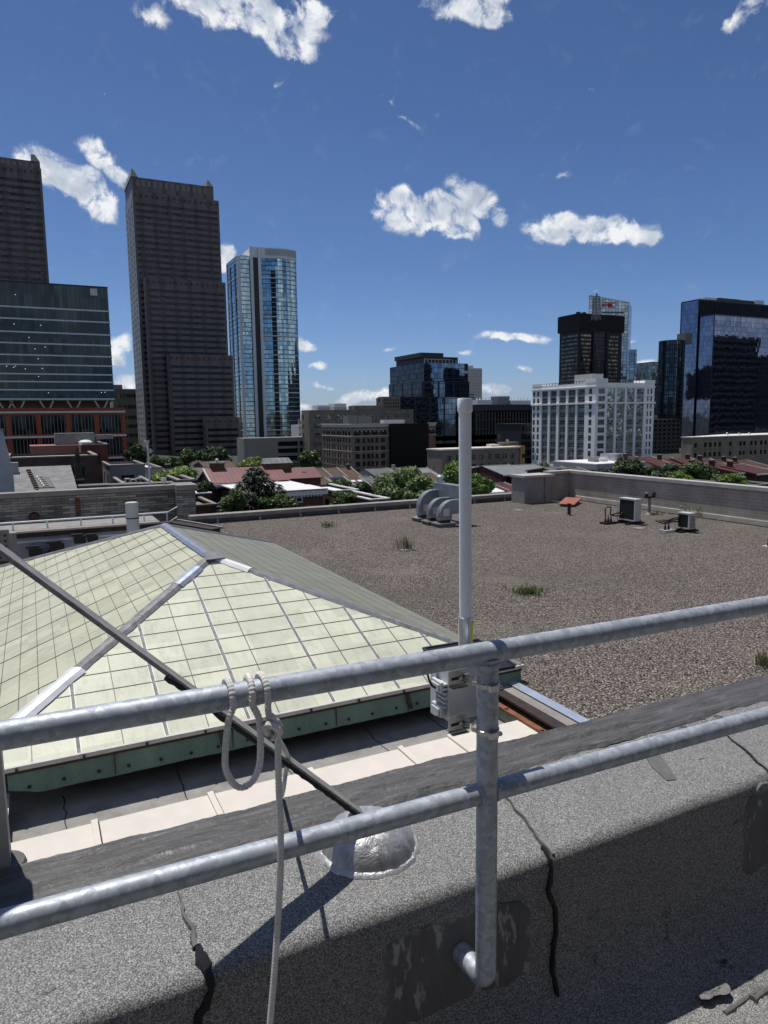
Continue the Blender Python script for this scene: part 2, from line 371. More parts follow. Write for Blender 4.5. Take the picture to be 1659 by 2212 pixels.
# ---------------------------------------------------------------- near parapet
ZP = -1.15; YI = 1.374; YO = 1.965; ZFL = -1.63
def nz(x, y, z, s, a): return noise.noise(V((x*s, y*s, z*s)))*a
def profile():
    p = [(1.155, ZFL+.001), (1.22, ZFL+.004), (1.29, ZFL+.03), (1.345, ZFL+.09), (1.368, ZFL+.16)]
    p += [(YI, ZFL+.16+(ZP-.035-ZFL-.16)*i/8) for i in range(1, 9)]
    p += [(YI+.035-.035*math.cos(t), ZP-.035+.035*math.sin(t)) for t in [math.pi/2*i/7 for i in range(1, 8)]]
    p += [(YI+.035+(YO-.03-YI-.035)*i/14, ZP) for i in range(1, 15)]
    p += [(YO-.01, ZP-.01), (YO, ZP-.03), (YO, ZP-.3)]
    return p
def make_parapet():
    t = thing('parapet_wall', 'low roof parapet in the foreground covered in grey granulated sheet, behind the galvanised railing', 'parapet', (.9, 1.65, ZFL))
    m = MB(); prof = profile(); rows = []
    for i in range(281):
        x = -1.6 + i*.022
        rows.append([(x, y + nz(x, y, z, 7, .003) + nz(x, y, z, 2, .003), z + nz(x+9, y, z, 6, .006) + nz(x+9, y, z, 1.6, .006)) for y, z in prof])
    m.grid(rows); m.build('cap_sheet', CAP, t, True)
    part('brick_face', plain('sooty_brick_face', (.12, .1, .09), .9, 0, .3, 6), t, lambda m: m.box(-30, 32, YO-.4, YO-.015, -20, ZP-.2))
    m = MB(); rows = []
    for i in range(471):                         # thick brushed coating along the outer edge
        x = -1.6 + i*.0132; r_ = []
        y0 = 1.775 + nz(x, 0, 0, 5, .014) + nz(x, 3, 0, 23, .007); y1 = YO + .004 + nz(x, 5, 0, 9, .008) + nz(x, 8, 0, 40, .006)
        for k in range(15):
            f = k/14; y = y0+(y1-y0)*f
            hgt = .009*min(1, f*9, (1-f)*14) + .006*math.sin(f*14+nz(x, 1, 0, 1.5, 2)) * min(1, f*6, (1-f)*6) + nz(x*.4, y*2.2, 0, 9, .006)*min(1, f*6)
            r_.append((x, y, ZP + .001 + max(hgt, -.004) + nz(x+9, y, ZP, 1.6, .006)))
        r_.append((x, y1+.006, ZP-.03 + nz(x, 4, 0, 18, .012)))
        rows.append(r_)
    m.grid(rows); m.build('coating_strip', COAT, t, True)
    def seam(pts, mat, name='seam', lift=.0065):  # pts: (point, normal, width)
        m = MB(); rows = []
        P = []; 
        for (a, na, wa), (b, nb, wb) in zip(pts[:-1], pts[1:]):
            k = max(2, int((b-a).length/.008))
            P += [(a.lerp(b, i/k), na.lerp(nb, i/k).normalized(), wa+(wb-wa)*i/k, (b-a).normalized()) for i in range(k)]
        for i, (p, n, w, d) in enumerate(P):
            sd = d.cross(n).normalized(); j = rnd.uniform
            w1 = w*(.7+.5*noise.noise(p*60)+.35*noise.noise(p*19)+.6*max(0, noise.noise(p*150))); w2 = w*(.7+.6*max(0, noise.noise(p*140))+.5*noise.noise(p*55+V((9, 0, 0)))+.35*noise.noise(p*17+V((0, 7, 0))))
            w1, w2 = max(w1, .0015), max(w2, .0015); off = sd*noise.noise(p*14)*.012
            rows.append([p+off+sd*w1*.5-n*.009, p+off+sd*w1*.3+n*(lift+.002), p+off-sd*w2*.3+n*(lift+.002), p+off-sd*w2*.5-n*.009])
        m.grid(rows); return m.build(name, mat, t, True)
    UP, IN = V((0, 0, 1)), V((0, -1, 0))
    lowp = [(-2, 1.22), (ZFL+.004, 1.22), (ZFL+.03, 1.29), (ZFL+.09, 1.345), (ZFL+.16, 1.368), (ZFL+.24, YI), (0, YI)]
    def W(x, y):                                 # spot on the inner face, following its flared foot
        p = py(x, y, YI)
        for _ in range(6):
            for (z0, y0), (z1, y1) in zip(lowp[:-1], lowp[1:]):
                if z0 <= p.z <= z1: Y = y0+(y1-y0)*(p.z-z0)/(z1-z0)
            p = py(x, y, Y)
        return p
    T = lambda x, y: pz(x, y, ZP)
    mid = (V((0, -1, 1))).normalized()
    seam([(T(1092, 1722), UP, .008), (T(1135, 1778), UP, .009), (T(1172, 1825), UP, .01), (T(1198, 1855), UP, .012)], SEAL)
    xs = T(1204, 1862).x
    seam([(V((xs, YI+.033, ZP)), UP, .014), (V((xs, YI+.0103, ZP-.0103)), mid, .02), (V((xs, YI, ZP-.035)), IN, .022), (V((xs-.002, YI-.001, ZP-.09)), IN, .024), (W(1198, 1960), IN, .022), (W(1196, 2030), IN, .016), (W(1193, 2090), IN, .019), (W(1202, 2140), IN, .018), (W(1212, 2180), IN, .018), (W(1226, 2230), IN, .018)], TAR)
    seam([(T(386, 1930), UP, .008), (T(404, 1985), UP, .018), (T(420, 2058), UP, .026)], SEAL)
    seam([(T(420, 2050), UP, .03), (T(440, 2080), UP, .05), (V((.255, YI+.0103, ZP-.0103)), mid, .034), (V((.255, YI, ZP-.035)), IN, .03), (W(436, 2190), IN, .03), (W(442, 2225), IN, .032)], TAR)
    seam([(T(1560, 1584), UP, .008), (T(1610, 1625), UP, .012), (T(1680, 1690), UP, .01)], TAR)
    # trowelled mastic round the post feet
    def blob(cx, cz, rx, rz, seed, name, mat, y=YI-.002, th=.002, sq=2.6):
        m = MB(); n = 56; ring = []
        for k in range(n):
            a = 2*math.pi*k/n; c, s = math.cos(a), math.sin(a); rr = (abs(c)**sq+abs(s)**sq)**(-1/sq)
            j = 1+.16*noise.noise(V((c*2.2+seed, s*2.2, 0)))+.05*noise.noise(V((c*9+seed, s*9, 2)))
            ring.append((cx+rx*c*rr*j, cz+rz*s*rr*j))
        rows = []
        for f, h_ in ((1.03, -.006), (1., .35*th), (.93, th), (.86, th), (.79, th), (.72, th), (.6, th*1.2), (.3, th*1.1), (.001, th)):
            rows.append([(cx+(a-cx)*f, y-h_-nz(a*f, b*f, seed, 9, .004)*(f < .95), cz+(b-cz)*f) for a, b in ring])
        m.grid(rows, True); o = m.build(name, mat, t, True)
        at = o.data.color_attributes.new('rim', 'FLOAT_COLOR', 'POINT'); cc_ = V((cx, 0, cz))-V((ORG[t.name].x, 0, ORG[t.name].z))
        for i, v in enumerate(o.data.vertices):
            rr = max(abs(v.co.x-cc_.x)/rx, abs(v.co.z-cc_.z)/rz); q = max(0, min(1, (1.04-rr)*3.2)); at.data[i].color = (q, q, q, 1)
    blob((W(822, 2060).x+W(1150, 2060).x)/2, -1.42, (W(1150, 2060).x-W(822, 2060).x)/2, .205, 1.3, 'mastic_patch', PATCH, sq=3.6)
    blob(W(1600, 1850).x+.12, -1.33, .12, .155, 5.1, 'mastic_patch', PATCH, sq=3.2)
    blob(-.29, -1.375, .15, .16, 8.1, 'mastic_patch', PATCH)
    def smear(m):
        pts = [T(1385, 1622), T(1412, 1615), T(1450, 1668), T(1462, 1688), T(1440, 1690), T(1408, 1660)]
        m.prism([p+V((0, 0, .007)) for p in pts], (0, 0, -.02))
    part('sealant_smear', SEAL, t, smear)
    return t
make_parapet()
def make_floor():
    structure('roof_floor', CAP, lambda m: [m.face((-3, -4, ZFL), (8, -4, ZFL), (8, 1.4, ZFL), (-3, 1.4, ZFL))])
    # a lapped sheet edge on the floor near the parapet foot
    t = thing('roofing_sheet_lap', 'ragged lap of granulated roofing sheet lying on the floor in the bottom right corner', 'roofing sheet', (1.9, 1.1, ZFL))
    m = MB(); rows = []
    for i in range(160):
        x = .6 + i*.02; e = 1.165 + nz(x, 0, 0, 11, .006)
        rows.append([(x, .55, ZFL+.004), (x, e-.03, ZFL+.012+nz(x, 2, 0, 8, .004)), (x, e-.004, ZFL+.014), (x, e+.003, ZFL+.003)])
    m.grid(rows); m.build('sheet', CAP, t, True)
    for (a, b), L, w in (((1565, 2200), .16, .02), ((1625, 2172), .12, .026)):
        m = MB(); p = pz(a, b, ZFL); q = p+V((L, .012, 0)); pts = [p.lerp(q, k/10)+V((0, 0, .014)) for k in range(11)]
        m.tube(pts, [w*.5*(.5+.8*abs(noise.noise(v*40))) for v in pts], 8); o = m.build('sealant_bead', SEAL, t, True)
        o.scale = (1, 1, 1)
    d = thing('debris_flake', 'crumpled grey flakes of old coating lying at the foot of the parapet', 'debris', tuple(pz(1540, 2140, ZFL+.02)))
    for (a, b, r_) in ((1522, 2150, .026), (1556, 2138, .03), (1545, 2146, .016)):
        c = pz(a, b, ZFL+.018); m = MB(); rows = []
        for f in (1., .75, .4, .01):
            rows.append([c + V((math.cos(k/14*6.283)*r_*f*(1+.6*noise.noise(V((k*.9, a, 0)))+.3*noise.noise(V((k*2.3, a, 5)))), math.sin(k/14*6.283)*r_*.8*f*(1+.3*noise.noise(V((k*.9, b, 3)))), .006+.003*(1-f)+.006*noise.noise(V((k*.9, f*4, a))) )) for k in range(14)])
        m.grid(rows, True); m.build('flake', plain('flaked_coating', (.2, .2, .195), .8, 0, .35, 60, .5), d, True)
make_floor()

def make_sky_blocker():  # unseen block added behind the camera to cut sky light and deepen shade
    t = thing('sky_blocker', 'unseen dark brick block added behind the viewer to shut out sky light', 'building', (1.5, -4, ZFL))
    b = brick('blocker_brick', (.07, .06, .055), (.055, .048, .044), (.08, .075, .07), .3, .08)
    part('wall', b, t, lambda m: m.box(-7, 10, -6.5, -1.7, ZFL-.02, 2.6)); part('coping', SEAL, t, lambda m: m.box(-7.1, 10.1, -6.6, -1.6, 2.601, 2.72))
    d = part('door', plain('blocker_door', (.12, .125, .13), .5), t, lambda m: m.box(-2.2, -1.2, -1.697, -1.66, ZFL, ZFL+2.05)); part('handle', STEEL, d, lambda m: m.box(-1.36, -1.26, -1.659, -1.6, ZFL+1, ZFL+1.04))
make_sky_blocker()
# ---------------------------------------------------------------- railing
YR = 1.267; RR = .0242
def ztop(x): return -.507-.0137*x
def zmid(x): return -.8355-.0152*x
def make_railing():
    t = thing('guard_railing', 'galvanised two-rail pipe railing crossing the foreground in front of the parapet', 'railing', (.873, YR, ZFL))
    part('top_rail', GALV, t, lambda m: m.tube([(-1.8, YR, ztop(-1.8)), (0, YR, ztop(0)), (.9, YR, ztop(.9)), (4.6, YR, ztop(4.6))], RR, 28), True)
    part('mid_rail', GALV, t, lambda m: m.tube([(-1.8, YR, zmid(-1.8)), (0, YR, zmid(0)), (.9, YR, zmid(.9)), (4.6, YR, zmid(4.6))], RR*.97, 28), True)
    for X in (.873, 2.08, -.40):
        pts = [(X, YR-.003, ztop(X)-.012), (X, YR-.003, -.9), (X, YR-.003, -1.29)] + arc((X, YR+.031, -1.29), (0, -1, 0), (0, 0, -1), .034, .15, math.pi/2, 7) + [V((X, YR+.09, -1.324))]
        p = part('post', GALV, t, lambda m: m.tube(pts, RR*1.01, 28), True)
        part('elbow_collar', GALV, p, lambda m: m.tube([(X, YR+.052, -1.324), (X, YR+.058, -1.324), (X, YR+.13, -1.324)], [.0244, .0256, .0256], 24), True)
        part('weld_bead', GALV, p, lambda m: m.lathe((X, YR-.003, ztop(X)-.03), [(.0245, -.004), (.027, 0), (.0275, .004), (.026, .009)], 24), True)
        for s in (-1, 1):
            part('weld_bead', GALV, p, lambda m: m.lathe((X+s*.021, YR, zmid(X)), [(.0255, -.004), (.0265, .003), (.0245, .007)], 24, (s, 0, 0)), True)
make_railing()

# ---------------------------------------------------------------- rope
def braid(m, pts, r_=.0061, n=None):
    L = sum((V(b)-V(a)).length for a, b in zip(pts[:-1], pts[1:])); n = n or max(8, int(L/.0016))
    acc = [0]
    for a, b in zip(pts[:-1], pts[1:]): acc.append(acc[-1]+(V(b)-V(a)).length)
    P = []; j = 0
    for i in range(n+1):
        s = L*i/n
        while j < len(acc)-2 and acc[j+1] < s: j += 1
        P.append(V(pts[j]).lerp(V(pts[j+1]), (s-acc[j])/max(1e-9, acc[j+1]-acc[j])))
    rows = []; nrm = None; seg = 20
    for i, p in enumerate(P):
        tt = (P[min(i+2, n)]-P[max(i-2, 0)]).normalized()
        if nrm is None: nrm = tt.orthogonal().normalized()
        nrm = (nrm-tt*nrm.dot(tt)).normalized(); b = tt.cross(nrm); s = L*i/n*460
        rows.append([p+(nrm*math.cos(a)+b*math.sin(a))*r_*(1+.13*math.cos(3*a+s)*math.cos(3*a-s)) for a in [2*math.pi*k/seg for k in range(seg)]])
    m.grid(rows, True)
def make_rope():
    YF = YR-RR-.0075; f = lambda x, y: py(x, y, YF)
    t = thing('rope', 'off-white braided rope looped over the top rail and knotted, its end hanging down', 'rope', tuple(f(600, 1560)))
    X0, X1, X2 = f(503, 1500).x, f(552, 1500).x, f(575, 1500).x
    rr = RR+.0072
    def over(X, dx=0, a0=-.25, a1=3.5, n=9):    # turn over the rail, from behind to the front
        c = V((X, YR, ztop(X)))
        return [c + V((dx*(i/n), math.cos(a0+(a1-a0)*i/n)*rr, math.sin(a0+(a1-a0)*i/n)*rr)) for i in range(n+1)]
    loop = over(X0, .0)[0:] 
    pts = [loop[0]+V((.004, .004, -.025))] + loop + [f(493, 1560), f(486, 1640), f(491, 1670), f(507, 1695), f(527, 1700), f(547, 1685), f(560, 1655), f(563, 1610), f(560, 1555)] + over(X1, -.006)[::-1]
    part('bight', ROPE, t, lambda m: braid(m, smoothpath(pts, 5)))
    w = over(X2, .004)
    pts2 = [w[0]+V((.0, .0, -.03))] + w + [f(579, 1530), f(583, 1560)]
    part('wrap', ROPE, t, lambda m: braid(m, smoothpath(pts2, 5)))
    k = f(587, 1570); 
    kp = [f(580, 1545)+V((0, .004, 0)), f(592, 1552)+V((0, -.006, 0)), f(602, 1566)+V((0, -.004, 0)), f(598, 1584)+V((0, .006, 0)), f(583, 1586)+V((0, .006, 0)), f(572, 1576)+V((0, -.004, 0)), f(574, 1562)+V((0, -.009, 0)), f(588, 1564)+V((0, -.014, 0)), f(600, 1576)+V((0, -.010, 0)), f(596, 1592)+V((0, 0, 0)), f(582, 1592)]
    part('knot', ROPE, t, lambda m: braid(m, smoothpath(kp, 5), .0066))
    h = [f(594, 1560), f(600, 1600), f(601, 1650), f(603, 1720), f(606, 1800), f(606, 1880), f(602, 1960), f(597, 2040), f(591, 2120), f(584, 2200), f(576, 2290), f(570, 2360)]
    part('hanging_end', ROPE, t, lambda m: braid(m, smoothpath(h, 5)))
    q = lambda x, y, Y: py(x, y, Y)
    s2 = [f(590, 1580), q(603, 1600, 1.36), q(618, 1625, 1.55), q(623, 1640, 1.60), q(621, 1652, 1.585), q(617, 1672, 1.60), q(613, 1700, 1.61), pz(610, 1718, ZP+.02), ]
    part('back_strand', ROPE, t, lambda m: braid(m, smoothpath(s2, 5), .0052))
make_rope()

# ---------------------------------------------------------------- brace and its pitch pocket
def make_brace():
    c = V((.742, 1.632, ZP))
    t = thing('pitch_pocket', 'low round mound of grey roof cement sealing the brace foot on the parapet', 'roof mound', tuple(c))
    m = MB(); rows = []; n = 72
    for r_, hh in ((.138, -.004), (.133, .004), (.126, .007), (.122, .022), (.113, .040), (.098, .057), (.080, .071), (.058, .081), (.032, .087), (.002, .089)):
        rr = []
        for k in range(n):
            a = 2*math.pi*k/n; cc, ss = math.cos(a), math.sin(a)
            q = r_*(1+(.07 if r_ > .15 else .03)*noise.noise(V((cc*3, ss*3, 1)))+.03*noise.noise(V((cc*8, ss*8, r_*20))))
            rr.append(c+V((cc*q, ss*q, hh+.006*noise.noise(V((cc*q*26, ss*q*26, 2)))+.004*noise.noise(V((cc*q*70, ss*q*70, 6)))))) if r_ < .115 else rr.append(c+V((cc*q, ss*q, hh+.004*noise.noise(V((cc*q*40, ss*q*40, 2))))))
        rows.append(rr)
    m.grid(rows, True)
    mm, g = newmat('aluminised_roof_cement'); x, y, z = g.sep(g.co)
    n1 = g.noise(scaled(g, (1, 1, .4)), 16, 6, .65, 1.2)
    top = g.maprange(g.math('ADD', z, g.math('MULTIPLY', n1, .07)), .070, .082)
    foot = g.maprange(g.math('SUBTRACT', z, g.math('MULTIPLY', n1, .022)), .004, -.002)
    drip = g.maprange(g.noise(scaled(g, (1, 1, .15)), 22, 4, .6), .62, .66)
    col = g.mix(g.math('MAXIMUM', g.math('MAXIMUM', top, foot), g.math('MULTIPLY', drip, .75)), g.ramp(n1, [(.3, (.27, .27, .267)), (.7, (.48, .48, .475))]), g.ramp(n1, [(.3, (.36, .36, .355)), (.7, (.56, .56, .55))]))
    setp(g, col, .36, .45, .5, bump(g, n1, .8, .012)); m.build('cement_dome', mm, t, True)
    a = c + V((.01, .02, .064)); b = ray(0, 1190)*1.38
    t2 = thing('diagonal_brace', 'weathered flat steel brace rising to the left from the cement mound', 'brace', tuple(a))
    d = (b-a).normalized(); e = a + d*2.6
    def bar(m):
        up = V((0, 0, 1)); sd = V((.13, 1, -.15)); sd = (sd-d*sd.dot(d)).normalized(); nn = sd.cross(d); nn = nn if nn.z > 0 else -nn
        L = 40
        for (w0, w1, h0, h1) in ((-.038, .038, .002, .007), (-.038, -.033, -.002, .0015), (.033, .038, -.002, .0015)):
            rows = []
            for i in range(L+1):
                p = a + (e-a)*(i/L)
                rows.append([p+sd*w0+nn*h0, p+sd*w1+nn*h0, p+sd*w1+nn*h1, p+sd*w0+nn*h1])
            m.grid(rows, True); m.face(*rows[0]); m.face(*rows[-1])
    part('channel', DARKST, t2, bar)
    m = MB(); sd = V((.12, 1, 0)); pts = [a+(e-a)*(.03+.26*i/50) - V((0, .038, .005)) for i in range(51)]
    m.tube(pts, [.004+.007*abs(noise.noise(p*45)) for p in pts], 8); m.build('tar_drip', TAR, t2, True)
    # upright at the left edge of the picture, standing on the coating strip
    b0 = pz(4, 1868, ZP+.006)
    t3 = thing('upright_post', 'pale grey square upright on the parapet edge at the left border', 'post', tuple(b0))
    part('shaft', plain('pale_painted_steel', (.36, .355, .34), .5, .1, .2, 6), t3, lambda m: m.box(b0.x-.075, b0.x+.022, b0.y-.03, b0.y+.04, b0.z, -.63))
    part('foot', SEAL, t3, lambda m: m.lathe(b0, [(.06, -.006), (.055, .006), (.04, .01), (.0, .011)], 16), True)
make_brace()

# ---------------------------------------------------------------- antenna, box, clamps on the post
def make_mount():
    YA = 1.352
    q = lambda x, y, Y=YA: py(x, y, Y)
    b = q(1006, 1440); tpt = q(1004.5, 862)
    t = thing('antenna', 'tall white fibreglass stick antenna standing behind the railing post', 'antenna', tuple(b))
    X = b.x
    def z(y): return q(1005, y).z
    Xt = q(1004.5, 900).x
    P = lambda y: V((X+(Xt-X)*(z(y)-b.z)/(z(900)-b.z), YA, z(y)))
    part('sleeve', ALU, t, lambda m: m.tube([P(1450), P(1345), P(1333), P(1331)], [.0168, .0168, .0166, .0145], 28), True)
    part('label', YEL, t, lambda m: m.grid([[P(yy)+V((math.cos(a)*.0171, math.sin(a)*.0171, 0)) for a in [-1.40+i*.1 for i in range(9)]] for yy in (1339, 1360, 1384)]))
    part('radome', RAD, t, lambda m: m.tube([P(1334), P(1100), P(888)], .0141, 28), True)
    part('cap', RAD, t, lambda m: m.tube([P(892), P(889.5), P(888), P(862), P(860)], [.0145, .0164, .0168, .0168, .0155], 28), True)
    # box
    yb = 1.335
    A = lambda x, y: py(x, y, yb)
    x0, x1 = py(930, 1500, yb+.075).x, A(1072, 1500).x; z1 = A(980, 1450).z+.012; z0 = A(960, 1566).z
    t = thing('junction_box', 'translucent white plastic junction box strapped to the railing post', 'junction box', ((x0+x1)/2, yb+.03, z0))
    part('body', WHITEPL, t, lambda m: m.box(x0+.006, x1, yb, yb+.05, z0+.004, z1))
    part('lid', WHITEPL, t, lambda m: m.box(x0, x1+.004, yb+.0505, yb+.075, z0, z1+.003))
    for za in (z0+.012, z0+.07):
        part('latch', WHITEPL, t, lambda m: [m.box(x0-.009, x0-.0005, yb+.012, yb+.055, za, za+.026), m.box(x0-.013, x0-.0095, yb+.018, yb+.05, za+.003, za+.02)])
    for k in range(6): 
        part('hinge_rib', WHITEPL, t, lambda m: m.box(x0-.004, x0+.0055, yb+.005, yb+.045, z0+.035+k*.011, z0+.039+k*.011))
    part('screw', ALU, t, lambda m: m.lathe(A(1041*.0+1000, 1536), [(.003, 0), (.002, .002), (0, .0022)], 10, (0, -1, 0)), True)
    cb = [V((x0+.004, yb+.03, z0+.075)), V((x0-.02, yb+.03, z0+.085)), V((x0-.032, yb+.032, z0+.115)), V((x0-.030, yb+.04, z0+.16))]
    part('cable', BLACKPL, t, lambda m: m.tube(smoothpath(cb, 6), .0028, 8), True)
    # brackets and hose clamps
    X0 = .873
    for i, yy in enumerate((1470, 1570)):
        zz = px(1052, yy, X0).z
        for s in (-1, 1):
            o = thing('mounting_bracket', ['upper', 'lower'][i]+' slotted steel bracket on the '+['left', '', 'right'][s+1]+' side of the railing post', 'bracket', (X0+s*.05, YR+.05, zz), 'steel brackets holding the junction box')
            xa, xb = (X0-.074, X0-.024) if s < 0 else (X0+.0255, X0+.058)
            yy0 = YR+.042
            part('plate', STEEL, o, lambda m: m.box(xa, xb, yy0, yy0+.002, zz-.019, zz+.019))
            part('flange', STEEL, o, lambda m: m.box(xa+.004, xb-.002, yy0-.012, yy0-.0005, zz-.021, zz-.0192))
            part('slot', BLACKPL, o, lambda m: m.box(xa+.007, xa+.007+(xb-xa)*.45, yy0-.0012, yy0-.0002, zz-.003, zz+.003))
            part('bolt', ALU, o, lambda m: m.lathe((xa+(xb-xa)*.62, yy0-.0005, zz), [(.0052, 0), (.0052, .003), (.003, .005), (0, .0052)], 12, (0, -1, 0)), True)
            part('tongue', STEEL, o, lambda m: [m.box(X0+s*.031-.006, X0+s*.031+.006, yy0-.012, yy0-.0006, zz-.012+k*.006, zz-.008+k*.006) for k in range(4)])
        o = thing('hose_clamp', ['upper', 'lower'][i]+' stainless hose clamp around the railing post', 'hose clamp', (X0, YR, zz-.006), 'hose clamps on the railing post')
        ring = []
        for k in range(33):
            a = 2*math.pi*k/32; ca, sa = math.cos(a), math.sin(a)
            ring.append((X0+ca*(.0262 if sa < .2 else .0262+.006*(abs(ca))), YR-.003+sa*(.0262 if sa < 0 else .045)))
        part('band', STEEL, o, lambda m: m.grid([[(x, y, zz-.006-.0055) for x, y in ring], [(x+(x-X0)*.03, y-.0006, zz-.006-.005) for x, y in ring], [(x+(x-X0)*.03, y-.0006, zz-.006+.005) for x, y in ring], [(x, y, zz-.006+.0055) for x, y in ring]]), True)
        part('screw_housing', STEEL, o, lambda m: [m.box(X0-.016, X0+.006, YR-.039, YR-.0295, zz-.013, zz+.001), m.tube([(X0+.006, YR-.034, zz-.006), (X0+.016, YR-.034, zz-.006)], .0052, 10)])
    # dark tilted panel on top
    NR, FR, FL = py(1113, 1438, 1.345), py(1033, 1382, 1.53), py(914, 1401, 1.53); NL = NR+(FL-FR)
    o = thing('solar_panel', 'small black tilted panel on top of the junction box behind the top rail', 'solar panel', tuple((NR+FL)/2))
    n = (FR-NR).cross(FL-FR).normalized(); n = n if n.z > 0 else -n
    part('panel', BLACKPL, o, lambda m: m.prism([NR, FR, FL, NL], -n*.007))
    part('rim', plain('dull_black_frame', (.03, .03, .03), .5), o, lambda m: [m.bar(a+n*.001, b+n*.001, .006, .004, n) for a, b in ((NR, FR), (FR, FL), (FL, NL))])
make_mount()
# ---------------------------------------------------------------- lower roofs
ZG = -4.8
def gravel_mat():
    m, g = newmat('roof_gravel')
    wob = g.vmath('ADD', g.co, g.vmath('SCALE', g.vmath('SUBTRACT', g.noise(g.co, 9, 1, out=1), (.5, .5, .5))))
    wob.node.inputs[1].links[0].from_node.inputs['Scale'].default_value = .05
    wob2 = g.vmath('MULTIPLY', wob, (1, 1, 0))
    v = g.n('ShaderNodeTexVoronoi', feature='F1'); g.put(v.inputs['Vector'], wob2); v.inputs['Scale'].default_value = 29
    c = g.sep(v.outputs['Color']); d = v.outputs['Distance']
    col = g.ramp(c[0], [(.0, (.098, .078, .064)), (.22, (.150, .120, .100)), (.45, (.215, .175, .147)), (.66, (.192, .164, .146)), (.8, (.300, .255, .218)), (.95, (.47, .42, .37))])
    col = g.mix(g.math('MULTIPLY', c[1], .35), col, (.19, .152, .125))
    gap = g.maprange(d, .42, .68)
    col = g.mix(gap, col, (.035, .031, .028))
    big = g.noise(g.co, .16, 5, .6)
    col = g.mix(g.maprange(big, .5, .68, 0, .42), col, (.075, .08, .055))
    big2 = g.noise(g.vmath('ADD', g.co, (17, 3, 0)), .35, 4, .6)
    col = g.mix(g.maprange(big2, .56, .72, 0, .4), col, (.24, .21, .175))
    hgt = g.math('ADD', g.math('SUBTRACT', 1, g.math('MULTIPLY', d, d)), g.math('MULTIPLY', c[2], .5))
    setp(g, col, .85, 0, .25, bump(g, hgt, 1., .03)); return m
GRAVEL = gravel_mat()
CONC = plain('weathered_concrete', (.235, .22, .20), .85, 0, .32, 1.4, .3)
CONCD = plain('dark_weathered_concrete', (.14, .13, .12), .85, 0, .35, 1.6, .3)
LEAD = plain('oxidised_lead', (.17, .175, .19), .5, .25, .35, 5, .25)
BRIGHT = plain('new_aluminium_flashing', (.72, .73, .74), .38, .35, .1, 5)
GREEN = plain('verdigris_copper', (.135, .215, .175), .7, 0, .35, 2.2, .15, streak=True)
DARKMET = plain('dark_rusted_metal', (.045, .03, .025), .6, .3, .5, 9)
RUST = plain('orange_rust', (.20, .085, .042), .85, 0, .5, 6, .5)
WHITEP = plain('white_paint', (.72, .72, .70), .5, 0, .08, 3)
TILE = plain('tan_coping_stone', (.60, .555, .49), .8, 0, .07, 3, .1)
MEMB = plain('grey_roof_membrane', (.25, .243, .228), .9, 0, .3, 2.5, .25)
XE0, XE1, YE0, YE1, ZE = -1.3, 7.7, 10.1, 25.0, -4.5
AP, BP = V((3.2, 14.78, -2.83)), V((3.15, 20.25, -2.87))

